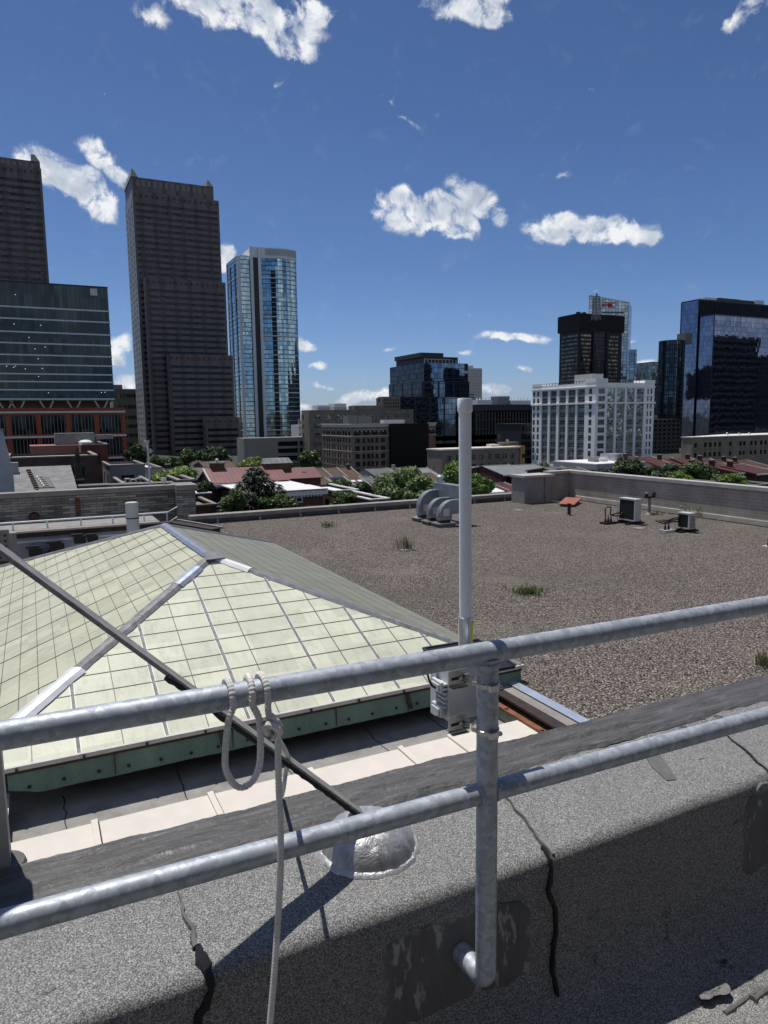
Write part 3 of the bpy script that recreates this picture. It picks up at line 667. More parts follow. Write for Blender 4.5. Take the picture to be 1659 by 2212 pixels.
def make_roofs():
    structure('gravel_roof', GRAVEL, lambda m: [m.face((7.42, 1.97, ZG), (27.9, 1.97, ZG), (27.9, 33.4, ZG), (7.42, 33.4, ZG)), m.face((6.2, 25.6, ZG), (7.42, 25.6, ZG), (7.42, 33.4, ZG), (6.2, 33.4, ZG))])
    structure('well_floor', MEMB, lambda m: m.face((-8, 1.97, -5.215), (7.42, 1.97, -5.215), (7.42, 11.4, -5.215), (-8, 11.4, -5.215)))
    structure('court_floor', MEMB, lambda m: m.face((-12, 11, -7.6), (7.42, 11, -7.6), (7.42, 37, -7.6), (-12, 37, -7.6)))
    # membrane laps on the well floor
    for X in (.05, 1.6, 3.1, 4.7, 5.9):
        m = MB(); m.tube([(X+.012*noise.noise(V((X, k*.7, 0)))*3, 9.0+k*.12, -5.213) for k in range(13)], [.006+.01*abs(noise.noise(V((X, k*1.3, 4)))) for k in range(13)], 6)
        props(m.build('membrane_lap', TAR, None, True), ['tarred lap line across the shaded grey well floor, near the left end', 'fine dark lap line on the well floor, second from the left', 'fine dark lap line on the well floor behind the hanging rope', 'dark lap line on the well floor left of the white junction box', 'dark lap line on the well floor below the white junction box'][[.05, 1.6, 3.1, 4.7, 5.9].index(X)], 'roof seam', 'lap lines on the well floor')
    # tan coping ledge, tile by tile
    js = [-.62, .376, 1.827, 3.25, 4.708, 5.584, 7.0, 7.3]
    t = thing('coping_ledge', 'ledge of pale tan coping stones with raised joints below the skylight', 'coping', (3, 8.6, -5.3))
    for a, b in zip(js[:-1], js[1:]):
        part('coping_tile', TILE, t, lambda m: m.box(a+.012, b-.012, 7.6, 9.125, -5.09, -5.0))
    for a in js[1:-1]:
        part('raised_joint', TILE, t, lambda m: m.prism([(a-.045, 7.6, -5.02), (a-.045, 7.6, -4.965), (a+.03, 7.6, -4.955), (a+.03, 7.6, -5.02)], (0, 1.535, 0)))
        part('joint_gap', TAR, t, lambda m: m.box(a+.0305, a+.048, 7.6, 9.11, -5.03, -4.985))
    part('ledge_wall', CONC, t, lambda m: m.box(-.62, 7.3, 7.62, 9.1, -5.3, -5.092))
    t = thing('end_wall', 'low rendered wall closing the left end of the skylight well', 'wall', (-.7, 9, -5.3))
    part('body', CONC, t, lambda m: m.box(-.95, -.63, 7.6, 10.3, -5.3, -4.95))
    part('capping', BRIGHT, t, lambda m: m.box(-.98, -.60, 7.6, 10.3, -4.948, -4.93))
    # rusted edge beam beside the well
    t = thing('rusted_edge_beam', 'rusted steel edge beam with orange flange running beside the gravel roof', 'steel beam', (7.2, 9, -5.3))
    part('flashing', plain('blue_grey_flashing', (.5, .56, .64), .35, .6, .15, 3), t, lambda m: m.obox(V((7.47, 9.7, -4.765)), V((1, 0, .12)).normalized(), V((0, 1, 0)), V((-.12, 0, 1)).normalized(), .085, 2.9, .006))
    part('concrete_edge', CONC, t, lambda m: m.box(7.19, 7.40, 6.8, 12.6, -5.2, -4.80))
    part('top_flange', DARKMET, t, lambda m: m.box(7.0, 7.188, 6.8, 12.6, -4.85, -4.812))
    part('web', DARKMET, t, lambda m: m.box(7.10, 7.13, 6.8, 12.6, -4.953, -4.852))
    part('bottom_flange', RUST, t, lambda m: m.box(6.90, 7.186, 6.8, 12.6, -4.99, -4.955))
    part('plaster_face', plain('mottled_plaster', (.30, .30, .22), .9, 0, .7, 5, .4), t, lambda m: m.box(6.95, 7.188, 6.8, 12.6, -5.3, -4.992))
    for k in range(5):
        part('bolt', RUST, t, lambda m: m.lathe((6.95, 7.6+k*.95, -4.955), [(.035, 0), (.035, .02), (.02, .03), (0, .032)], 8))
make_roofs()

def panel_mat(name, c, aged):
    m, g = newmat(name)
    n = g.noise(g.co, 1.1, 6, .65); s = g.noise(scaled(g, aged), 5, 6, .65); n3 = g.noise(g.co, 26, 3)
    cell = g.n('ShaderNodeVectorMath', operation='FLOOR'); g.put(cell.inputs[0], g.vmath('DIVIDE', g.co, (.59, .4, 9)))
    wn = g.n('ShaderNodeTexWhiteNoise', noise_dimensions='3D'); g.put(wn.inputs['Vector'], cell.outputs[0])
    f = g.math('ADD', g.math('ADD', g.math('MULTIPLY', n, .35), g.math('MULTIPLY', s, .45)), g.math('MULTIPLY', n3, .2))
    col = g.ramp(f, [(.3, tuple(q*.64 for q in c)), (.48, c), (.7, tuple(min(1, q*1.14) for q in c))])
    sc_ = g.vmath('SCALE', col); g.put(sc_.node.inputs['Scale'], g.maprange(wn.outputs['Value'], 0, 1, .87, 1.07))
    setp(g, sc_, .55, 0, .35, bump(g, n3, .1, .01)); return m
PAN_F = panel_mat('cream_fibreglass_panel', (.545, .56, .43), (1.6, .3, 1))
PAN_L = panel_mat('side_green_panel', (.44, .44, .325), (.5, 1.6, 1))  # side panels in a darker, yellower tone than the front
PAN_R = panel_mat('lichened_panel', (.215, .218, .168), (.4, 1.5, 1))
def make_skylight():
    t = thing('skylight', 'big hipped skylight of cream green panels with grey glazing bars and verdigris fascia', 'skylight', (3.2, 15, -5.3))
    c = [V((XE0, YE0, ZE)), V((XE1, YE0, ZE)), V((XE1, YE1, ZE)), V((XE0, YE1, ZE))]
    part('glazing', PAN_F, t, lambda m: m.face(c[0], c[1], AP))
    part('glazing', PAN_L, t, lambda m: m.face(c[3], c[0], AP, BP))
    part('glazing', PAN_R, t, lambda m: m.face(c[1], c[2], BP, AP))
    part('glazing', PAN_L, t, lambda m: m.face(c[2], c[3], BP))
    nF = (c[1]-c[0]).cross(AP-c[0]).normalized(); nL = (c[0]-c[3]).cross(AP-c[3]).normalized(); nR = (c[2]-c[1]).cross(AP-c[1]).normalized()
    BAR = plain('thin_glazing_bar', (.10, .10, .095), .5, .2, .3, 8)
    CAUL = plain('caulked_glazing_bar', (.21, .21, .215), .6, .1, .55, 9, .4)
    fz = lambda Y: ZE+(AP.z-ZE)*(Y-YE0)/(AP.y-YE0)
    def ytop(X):                                 # where a slope line meets the hip
        return YE0+(AP.y-YE0)*((X-XE0)/(AP.x-XE0) if X < AP.x else (XE1-X)/(XE1-AP.x))
    for X in (.28, 1.455, 2.655, 4.045, 5.225, 6.335):
        rows = []; Y1 = ytop(X)-.05; k = int((Y1-YE0)/.05)+2
        for i in range(k+1):
            Y = YE0+(Y1-YE0)*i/k; p = V((X, Y, fz(Y))); w = .022+.007*noise.noise(V((X, Y*3, 1)))+.006*noise.noise(V((X, Y*11, 2)))
            rows.append([p+V((-w, 0, 0)), p+V((-w*.8, 0, 0))+nF*.02, p+V((w*.8, 0, 0))+nF*.02, p+V((w, 0, 0))])
        m = MB(); m.grid(rows); m.build('glazing_bar', CAUL, t)
        s = MB(); 
        for sd in (-1, 1): s.grid([[V((X+sd*(.026+.004*noise.noise(V((X, i, sd)))), YE0+(Y1-YE0)*i/30, fz(YE0+(Y1-YE0)*i/30)))+nF*.004, V((X+sd*.036, YE0+(Y1-YE0)*i/30, fz(YE0+(Y1-YE0)*i/30)))+nF*.004] for i in range(31)])
        s.build('sealant_line', WHITEP, t)
    def thin(m, a, b, n, w=.009, h=.010): m.bar(a+n*.003, b+n*.003, w*2, h, n)
    def fg(m):
        for X in (-.3, .86, 2.05, 3.13, 4.63, 5.78, 7.0): thin(m, V((X, YE0, ZE)), V((X, ytop(X), fz(ytop(X)))), nF, .007)
        for k in range(11):
            Y = 10.48+.398*k; f = (Y-YE0)/(AP.y-YE0); x0, x1 = XE0+(AP.x-XE0)*f, XE1-(XE1-AP.x)*f
            thin(m, V((x0, Y, fz(Y))), V((x1, Y, fz(Y))), nF, .006)
    part('bar_grid', BAR, t, fg)
    def side(E0, E1, P0, P1, n, name, step, rows_):
        def fn(m):
            for k in range(1, rows_):
                f = k/rows_; thin(m, E0.lerp(P0, f), E1.lerp(P1, f), n, .0045 if step else .007, .010 if step else .002)
        part('bar_grid', BAR if step else plain('flush_panel_joint', (.18, .183, .142), .7), t, fn)
        Y = 10.64 if step else YE1; k = 0
        while Y < YE1-.3:
            # rafters of the long slopes, cut at the hips
            if Y < P0.y: f = (Y-E0.y)/(P0.y-E0.y)
            elif Y > P1.y: f = (E1.y-Y)/(E1.y-P1.y)
            else: f = 1
            a = V((E0.x, Y, ZE)); b = V((P0.x, Y, AP.z)); b = a.lerp(b, f)
            m = MB()
            thin(m, a, b, n, .008); m.build('glazing_bar', BAR, t)
            Y += step; k += 1
    side(c[0], c[3], AP, BP, nL, 'left', 1.18, 16)
    side(c[1], c[2], AP, BP, nR, 'right', 0, 10)
    # hip and ridge cappings, patched along their length
    CAP1 = plain('painted_hip_capping', (.20, .20, .205), .55, .2, .5, 7, .4)
    def capping(name, a, b, w, mat, up, h=.035):
        L = (b-a).length; k = max(2, int(L/.12)); d = (b-a).normalized(); sd = d.cross(up).normalized(); rows = []
        for i in range(k+1):
            p = a.lerp(b, i/k); ww = w*(1+.12*noise.noise(p*3)+.08*noise.noise(p*11))
            rows.append([p-sd*ww-up*.02, p-sd*ww*.55+up*h, p+up*(h+.012), p+sd*ww*.55+up*h, p+sd*ww-up*.02])
        m = MB(); m.grid(rows); return m.build(name, mat, t)
    uL = (nF+nL).normalized(); uR = (nF+nR).normalized(); U = V((0, 0, 1))
    h1 = lambda f: c[0].lerp(AP, f); h2 = lambda f: c[1].lerp(AP, f)
    capping('hip_capping', h1(0), h1(.375), .165, BRIGHT, uL)
    capping('hip_capping', h1(.37), h1(.62), .135, CAP1, uL, .03)
    capping('hip_capping', h1(.62), h1(.81), .135, CAP1, uL, .036)
    capping('hip_capping', h1(.80), h1(.915), .16, plain('blue_grey_capping', (.4, .44, .5), .4, .5, .25, 5), uL, .042)
    capping('hip_capping', h1(.91), h1(1), .135, CAP1, uL)
    capping('hip_capping', h2(0), h2(.42), .10, CAP1, uR)
    capping('hip_capping', h2(.42), h2(.86), .105, LEAD, uR, .033)
    capping('hip_capping', h2(.855), h2(.975), .13, WHITEP, uR, .04)
    capping('ridge_capping', AP, BP, .14, plain('zinc_ridge_capping', (.30, .33, .38), .42, .5, .25, 4), U)
    capping('hip_capping', c[3], BP, .12, LEAD, U); capping('hip_capping', c[2], BP, .12, LEAD, U)
    part('apex_flashing', LEAD, t, lambda m: m.prism([AP+V((-.16, -.28, -.03)), AP+V((.24, -.26, -.03)), AP+V((.2, .12, .05)), AP+V((-.14, .12, .05))], (0, 0, .02)))
    # eaves, gutter and verdigris fascia
    part('eave_strip', plain('aged_white_eave', (.50, .48, .45), .6, 0, .2, 5), t, lambda m: m.box(XE0-.04, XE1+.04, YE0-.06, YE0-.005, ZE-.035, ZE+.025))
    part('eave_gap', DARKMET, t, lambda m: m.box(XE0, XE1, YE0-.035, YE0+.05, ZE-.085, ZE-.036))
    m = MB(); rows = []
    for i in range(181):
        x = XE0+.7+(XE1-XE0-.7)*i/180; b = -4.90+.012*noise.noise(V((x*2, 0, 0)))+.008*noise.noise(V((x*9, 3, 0)))
        if i < 9: b += (9-i)*.012
        rows.append([(x, YE0, ZE-.086), (x, YE0-.012+.006*noise.noise(V((x*3, 1, 0))), -4.7), (x, YE0-.03, b), (x, YE0-.02, b-.004)])
    m.grid(rows); m.build('fascia', GREEN, t, True)
    x = XE0+.95; k = 0
    while x < XE1-.2:
        part('rivet', DARKMET, t, lambda m: m.lathe((x, YE0-.028, -4.80+.01*math.sin(k)), [(.026, 0), (.022, .012), (.01, .02), (0, .021)], 8, (0, -1, 0)), True)
        x += .42+.03*math.sin(k*2.3); k += 1
    for X in (.72, 2.38, 4.05, 5.35, 6.9): part('fascia_seam', DARKMET, t, lambda m: m.box(X, X+.008, YE0-.036, YE0-.005, -4.88, ZE-.09))
    for X in (2.20, 5.33):
        part('eave_bracket', DARKMET, t, lambda m: [m.bar((X, YE0-.07, ZE-.05), (X+.02, YE0-.075, -4.74), .06, .03, (0, 1, 0)), m.bar((X+.02, YE0-.075, -4.73), (X+.05, YE0-.11, -4.82), .07, .03, (0, 1, 0))])
    k = 0; x = XE0+.8
    while x < XE1: 
        part('eave_clip', DARKMET, t, lambda m: m.box(x, x+.035, YE0-.085, YE0-.055, ZE-.03, ZE+.012)); x += .82
    part('curb', CONCD, t, lambda m: m.box(XE0+.15, XE1-.15, YE0+1.0, YE1-.1, -7.6, ZE-.09))
make_skylight()

# ---------------------------------------------------------------- gravel roof edges and the things standing on it
GBRICK = brick('grey_parapet_brick', (.34, .295, .245), (.29, .25, .21), (.38, .335, .29), .5, .15, .9, .018, .3)
def make_edges():
    Y0 = 33.25
    x0 = px(415, 1122, 0.0).x if False else py(413, 1125, Y0).x
    x1 = py(1131, 1080, Y0).x
    t = thing('coping_kerb', 'low concrete kerb along the far edge of the gravel roof', 'kerb', ((x0+x1)/2, Y0, ZG))
    part('kerb', CONCD, t, lambda m: m.box(x0, x1, Y0, Y0+.45, ZG-.2, ZG+.22))
    part('coping', CONC, t, lambda m: m.box(x0-.05, x1, Y0-.1, Y0+.5, ZG+.222, ZG+.40))
    k = 0; x = x0+1.2
    while x < x1-.3:
        part('clip', plain('grey_clip', (.33, .33, .32), .5, .3, .2, 8) if k == 0 else bpy.data.materials['grey_clip'], t, lambda m: [m.box(x-.05, x+.05, Y0-.16, Y0-.102, ZG+.02, ZG+.12), m.box(x-.02, x+.02, Y0-.13, Y0-.102, ZG+.12, ZG+.34)]); x += 2.05; k += 1
    part('cable', DARKMET, t, lambda m: m.tube([(x0, Y0-.12, ZG+.07), (x1, Y0-.12, ZG+.07)], .018, 6))
    # tall brick parapet on the right
    XW = 27.8; ZT = -3.3; YC = 32.15
    t = thing('tall_parapet', 'long tall parapet of grey brick with pale coping on the right of the gravel roof', 'parapet', (XW, 24, ZG))
    part('brickwork', GBRICK, t, lambda m: [m.box(XW, XW+.4, 8, YC, -20, ZT), m.box(26.35, XW+.4, YC, YC+.4, -20, ZT)])
    part('coping', plain('pale_coping', (.38, .36, .335), .8, 0, .25, 1.5), t, lambda m: [m.box(XW-.09, XW+.5, 8, YC-.1, ZT+.003, ZT+.16), m.box(26.3, XW+.5, YC-.097, YC+.5, ZT+.003, ZT+.16)])
    part('base_flashing', CONC, t, lambda m: m.prism([(XW-.003, 8, ZG+.26), (XW-.06, 8, ZG+.22), (XW-.10, 8, ZG+.02), (XW-.003, 8, ZG)], (0, YC-8, 0)))
    part('base_strip', DARKMET, t, lambda m: m.box(XW-.19, XW-.105, 8, YC, ZG-.01, ZG+.03))
    xa = py(1131, 1060, YC-.6).x; xb = py(1186, 1060, YC-.6).x; zt = py(1158, 1028, YC-.6).z
    part('end_pier', CONC, t, lambda m: m.box(xa, xb, YC-.6, YC+.5, -20, zt-.08))
    part('pier_coping', bpy.data.materials['pale_coping'], t, lambda m: m.box(xa-.08, xb+.3, YC-.72, YC+.6, zt-.077, zt+.05))
    part('pier_frame', CONC, t, lambda m: [m.box(xb-.34, xb+.02, YC-.70, YC-.603, ZG, zt-.08), m.box(xa, xa+.13, YC-.65, YC-.603, ZG, zt-.08), m.box(xa+.135, xb-.345, YC-.65, YC-.603, ZG, ZG+.2)])
make_edges()

def gooseneck(c, w, rad, col, label, rise=.55):
    """square duct: riser on a curb, quarter turn to the right"""
    t = thing('gooseneck_duct', label, 'roof duct', tuple(c), 'gooseneck ducts on the gravel roof')
    d = w*.5
    part('curb', CONCD, t, lambda m: m.box(c.x-.12, c.x+w+.12, c.y-.12, c.y+d+.2, c.z, c.z+.14))
    part('curb_cap', ALU, t, lambda m: m.box(c.x-.16, c.x+w+.16, c.y-.16, c.y+d+.24, c.z+.142, c.z+.18))
    part('throat', BLACKPL, t, lambda m: m.box(c.x+.05, c.x+w-.04, c.y+.03, c.y+d-.02, c.z+.181, c.z+.32))
    inner = .10; ro = inner+w; z1 = c.z+.30+rise; cx = c.x+w+inner; n = 14
    def body(m):
        secs = [((c.x, c.z+.30), (c.x+w, c.z+.30)), ((c.x, z1), (c.x+w, z1))]
        for i in range(1, n+1):
            a = math.pi/2*i/n; secs.append(((cx-ro*math.cos(a), z1+ro*math.sin(a)), (cx-inner*math.cos(a), z1+inner*math.sin(a))))
        secs.append(((cx+.5, z1+ro), (cx+.5, z1+inner)))
        rows = [[V((a[0], c.y, a[1])), V((b[0], c.y, b[1])), V((b[0], c.y+d, b[1])), V((a[0], c.y+d, a[1]))] for a, b in secs]
        m.grid(rows, True)
    part('duct', col, t, body)
    part('seam_band', col, t, lambda m: [m.box(c.x-.012, c.x+w+.012, c.y-.012, c.y-.0005, z1-.03, z1), m.box(c.x-.012, c.x-.0005, c.y-.012, c.y+d, z1-.03, z1)])
    part('access_door', ALU, t, lambda m: [m.box(c.x+w*.28, c.x+w*.78, c.y-.02, c.y-.0006, c.z+.48, c.z+.80), m.box(c.x-.02, c.x-.0006, c.y+d*.25, c.y+d*.75, c.z+.48, c.z+.8)])
    return cx+.5, z1+inner, z1+ro
DUCT = plain('galvanised_duct', (.25, .275, .29), .4, .45, .22, 2.5)
def make_roof_plant():
    pos = [(907, 1127), (928, 1134), (950, 1139)]
    lab = ['rearmost of three curved galvanised ducts on the gravel roof', 'middle one of three curved galvanised ducts on the gravel roof', 'front one of three curved galvanised ducts, nearest the antenna']
    e = None
    for (a, b), l, w, rs in zip(pos, lab, (.68, .58, .62), (.36, .20, .14)):
        c = pz(a, b, ZG); e = gooseneck(c, w, .6, DUCT, l, rs); last = c
    c = pz(1010, 1128, ZG)
    t = thing('duct_plenum', 'rectangular galvanised duct box the curved ducts run into, behind the antenna', 'roof duct', (c.x+.4, c.y+.8, ZG))
    part('plenum', DUCT, t, lambda m: m.box(last.x+1.05, last.x+1.5, last.y-.1, last.y+2.4, ZG+.95, ZG+1.75))
    for i in (0, 1):
        for j in (0, 1): part('support_leg', DARKMET, t, lambda m: m.box(last.x+1.1+i*.28, last.x+1.16+i*.28, last.y+j*2.2, last.y+.06+j*2.2, ZG, ZG+.949))
    part('cap_vent', ALU, t, lambda m: m.lathe((last.x+1.28, last.y+2.1, ZG+1.751), [(.12, 0), (.12, .2), (.2, .22), (.2, .3), (.05, .38), (0, .38)], 14), True)
    # condensing units: black intake face towards -X, grille end towards the viewer
    CREAM = plain('cream_enamel', (.50, .485, .45), .45, 0, .08, 3); COIL = plain('black_coil_fins', (.008, .008, .009), .7, 0, .4, 30)
    def condenser(pxa, pxb, yb, yt, label, tallfeet=.12, grille=True):
        a = pz(pxa, yb, ZG); X = a.x; ya, yb2 = px(pxa, yb-2, X).y, px(pxb, yb-2, X).y
        zt = px((pxa+pxb)/2, yt, X).z; y0, y1 = min(ya, yb2), max(ya, yb2); D = .36
        t = thing('condensing_unit', label, 'air conditioner', (X+D/2, (y0+y1)/2, ZG), 'condensing units on the gravel roof')
        z0 = ZG+tallfeet
        part('case', CREAM, t, lambda m: m.box(X+.012, X+D, y0, y1, z0, zt))
        part('coil', COIL, t, lambda m: m.box(X+.002, X+.0115, y0+.05, y1-.03, z0+.05, zt-.04))
        part('face_frame', CREAM, t, lambda m: [m.box(X-.01, X+.0113, y0, y0+.05, z0, zt), m.box(X-.01, X+.0113, y1-.03, y1, z0, zt), m.box(X-.01, X+.0113, y0+.051, y1-.031, zt-.04, zt), m.box(X-.01, X+.0113, y0+.051, y1-.031, z0, z0+.05)])
        if grille:
            part('end_grille', COIL, t, lambda m: [m.box(X+.07+i*.07, X+.12+i*.07, y0-.006, y0-.0005, z0+.06+j*.055, z0+.085+j*.055) for i in range(4) for j in range(int((zt-z0-.1)/.055))])
        part('lid', CREAM, t, lambda m: m.box(X-.02, X+D+.015, y0-.015, y1+.015, zt+.001, zt+.03))
        for yy in (y0+.1, y1-.2):
            part('foot', BLACKPL, t, lambda m: m.box(X-.35, X+D+.35, yy, yy+.12, ZG-.01, ZG+.07)); part('rail', DARKMET, t, lambda m: m.box(X-.2, X+D+.2, yy+.03, yy+.08, ZG+.071, z0-.001))
        return X, y0, y1, zt
    X, y0, y1, zt = condenser(1337, 1371, 1128, 1078, 'taller cream air conditioner with black coil face on the gravel roof', .14, False)
    t = thing('pipe_stand', 'refrigerant pipes on black pads left of the taller air conditioner', 'pipe stand', tuple(pz(1318, 1130, ZG)))
    c = pz(1313, 1132, ZG)
    part('pad', BLACKPL, t, lambda m: m.box(c.x-.25, c.x+.35, c.y-.15, c.y+.25, ZG-.01, ZG+.09))
    for k in range(3):
        q = c+V((-.1+k*.16, .05, .09)); part('stub_pipe', BLACKPL, t, lambda m: m.lathe(q, [(.06, 0), (.045, .1), (.02, .2), (.02, .3)], 10), True)
    part('pipe', BLACKPL, t, lambda m: m.tube(smoothpath([c+V((-.1, .05, .38)), c+V((-.05, .1, .72)), c+V((.25, .1, .7)), c+V((.2, .05, .4)), c+V((.6, -.1, .35)), V((X+.1, y1-.1, ZG+.5))], 6), .03, 8), True)
    part('pipe', BLACKPL, t, lambda m: m.tube(smoothpath([c+V((.22, .05, .38)), c+V((.5, 0, .45)), V((X+.1, y1-.05, ZG+.42))], 6), .03, 8), True)
    part('riser', CREAM, t, lambda m: m.box(X-.05, X-.012, y1+.06, y1+.12, ZG+.1, ZG+1.0))
    X, y0, y1, zt = condenser(1463, 1488, 1147, 1109, 'smaller cream air conditioner with side grille on the gravel roof', .14)
    c = pz(1441, 1150, ZG)
    t = thing('pipe_stand', 'refrigerant pipes on a pale pad left of the smaller air conditioner', 'pipe stand', tuple(c))
    part('pad', CREAM, t, lambda m: m.box(c.x-.25, c.x+.3, c.y-.15, c.y+.2, ZG-.01, ZG+.11))
    for k in range(2):
        q = c+V((-.1+k*.2, .02, .11)); part('stub_pipe', BLACKPL, t, lambda m: m.lathe(q, [(.06, 0), (.045, .1), (.02, .2), (.02, .3)], 10), True)
    for k in range(3):
        part('pipe', BLACKPL, t, lambda m: m.tube(smoothpath([c+V((-.35+k*.2, .3, .48)), c+V((-.1+k*.1, .1, .36+k*.06)), c+V((.35, 0, .42+k*.07)), V((X+.1, y1-.1, ZG+.38+k*.1))], 6), .028, 8), True)
    c = pz(1659, 1186, ZG)
    t = thing('pipe_stand', 'dark pipe end on a pad at the right border of the gravel roof', 'pipe stand', tuple(c))
    part('pad', CREAM, t, lambda m: m.box(c.x-.1, c.x+.5, c.y-.15, c.y+.2, ZG-.01, ZG+.1))
    part('pipe', BLACKPL, t, lambda m: m.tube([c+V((0, 0, .1)), c+V((0, 0, .35)), c+V((.5, -.1, .4))], .04, 8), True)
    # hatch, vent pipes, pads
    a, b, c_, d = pz(1206, 1094, ZG), pz(1240, 1096, ZG), pz(1256, 1086, ZG), pz(1222, 1084, ZG)
    m_r = plain('faded_red_paint', (.30, .095, .07), .7, 0, .25, 3)
    t = thing('roof_hatch', 'faded red roof hatch lid near the foot of the brick parapet', 'roof hatch', tuple((a+c_)/2))
    part('curb', CONCD, t, lambda m: m.prism([a.lerp(c_, .08), b.lerp(d, .08), c_.lerp(a, .08), d.lerp(b, .08)], (0, 0, .09)))
    part('lid', m_r, t, lambda m: m.prism([a+V((0, 0, .10)), b+V((0, 0, .10)), c_+V((0, 0, .22)), d+V((0, 0, .22))], (0, 0, .05)))
    c = pz(1229, 1113, ZG)
    t = thing('vent_stub', 'short dark vent pipe stub in the gravel below the red hatch', 'vent pipe', tuple(c)); part('pipe', DARKMET, t, lambda m: m.lathe(c, [(.16, 0), (.1, .03), (.085, .05), (.085, .52), (.1, .52), (.1, .58), (.0, .58)], 14), True)
    c = pz(1402, 1110, ZG)
    t = thing('vent_pipe', 'dark pipe with a forked breeching cap beside the brick parapet', 'vent pipe', tuple(c))
    part('pipe', CONC, t, lambda m: m.lathe(c, [(.2, 0), (.11, .04), (.07, .08), (.07, .78)], 14), True)
    part('cap', DARKMET, t, lambda m: [m.box(c.x-.3, c.x+.3, c.y-.09, c.y+.09, ZG+.79, ZG+.87), m.tube([c+V((-.2, 0, .87)), c+V((-.28, -.05, 1.05))], .09, 10), m.tube([c+V((.2, 0, .87)), c+V((.28, -.05, 1.05))], .09, 10)])
    for (a, b, l) in ((878, 1188, 'small pale paving slab in the gravel beside a dry weed'), (1381, 1142, 'grey drain cover flush in the gravel below the air conditioners'), (1120, 1103, 'grey drain cover flush in the gravel beside the antenna')):
        c = pz(a, b, ZG); t = thing('drain_slab', l, 'slab', tuple(c), 'flat slabs in the gravel'); part('slab', CONC, t, lambda m: m.box(c.x-.22, c.x+.22, c.y-.2, c.y+.2, ZG-.02, ZG+.035)); part('rim', CONCD, t, lambda m: m.box(c.x-.27, c.x+.27, c.y-.25, c.y+.25, ZG-.02, ZG+.012))
make_roof_plant()

# weeds: every plant is a mesh of blades or leaves
def leafmat(name, lo, hi, trans=.25):
    m, g = newmat(name); rp = g.n('ShaderNodeNewGeometry').outputs['Random Per Island']
    col = g.ramp(rp, [(0, lo), (.75, hi), (1, tuple(q*1.35 for q in hi))]); setp(g, col, .55, 0, .3)
    t = g.n('ShaderNodeBsdfTranslucent'); g.put(t.inputs[0], col); mx = g.n('ShaderNodeMixShader'); mx.inputs[0].default_value = trans
    g.nt.links.new(g.b.outputs[0], mx.inputs[1]); g.nt.links.new(t.outputs[0], mx.inputs[2])
    out = [n for n in g.nt.nodes if n.type == 'OUTPUT_MATERIAL'][0]; g.nt.links.new(mx.outputs[0], out.inputs[0]); return m
GRASS = leafmat('fresh_weed_blades', (.06, .085, .025), (.15, .19, .07)); STRAW = leafmat('dry_weed_stalks', (.17, .13, .07), (.30, .25, .15)); WEED = leafmat('weed_leaves', (.03, .06, .014), (.075, .13, .03))
def weed(x, y, label, h=.35, spread=.4, n=260, dry=40, leafy=False):
    c = pz(x, y, ZG); t = thing('weed', label, 'weed', tuple(c), 'weeds growing in the gravel')
    rr = random.Random(int(x*7+y))
    def blades(m, n, h, lean):
        for _ in range(n):
            a = rr.uniform(0, 6.28); d = abs(rr.gauss(0, spread*.5)); p = c+V((math.cos(a)*d, math.sin(a)*d, 0))
            L = h*rr.uniform(.35, 1.1); az = rr.uniform(0, 6.28); le = lean*rr.uniform(.2, 1); w = rr.uniform(.006, .016)*(1.6 if leafy else 1)
            q = p+V((math.cos(az)*L*le*.4, math.sin(az)*L*le*.4, L*.6)); e = p+V((math.cos(az)*L*le, math.sin(az)*L*le, L*(1-le*.3))); s = V((-math.sin(az), math.cos(az), 0))*w
            m.face(p-s, p+s, q+s*.9, q-s*.9); m.face(q-s*.9, q+s*.9, e)
    def leaves(m, n):
        for _ in range(n):
            p = c+V((rr.gauss(0, spread*.45), rr.gauss(0, spread*.45), rr.uniform(.03, h))); a = V((rr.gauss(0, 1), rr.gauss(0, 1), rr.gauss(0, .6))).normalized(); b = a.orthogonal().normalized(); s = rr.uniform(.03, .07)
            m.face(p-a*s, p-b*s*.5, p+a*s, p+b*s*.5)
    if n: part('foliage', WEED if leafy else GRASS, t, (lambda m: leaves(m, n)) if leafy else (lambda m: blades(m, n, h, .9)))
    if dry: part('stalks', STRAW, t, lambda m: blades(m, dry, h*1.4, .4))
weed(1140, 1281, 'bright green clump of grass in the middle of the gravel roof', .20, .52, 520, 40)
weed(880, 1187, 'tall thin weed with dry stalks behind a pale slab', .6, .26, 44, 34)
weed(862, 1186, 'sparse dry brown weed left of the pale slab', .42, .25, 0, 26)
weed(709, 1138, 'small leafy weed on the gravel near the skylight ridge', .22, .35, 130, 8, True)
weed(1506, 1115, 'leafy weed growing against the base of the brick parapet', .5, .75, 420, 30, True)
weed(1655, 1438, 'weed cut by the right border of the gravel roof', .26, .24, 60, 40)
weed(1420, 1112, 'low green weed at the brick parapet foot right of the forked vent pipe', .1, .35, 60, 6, True)
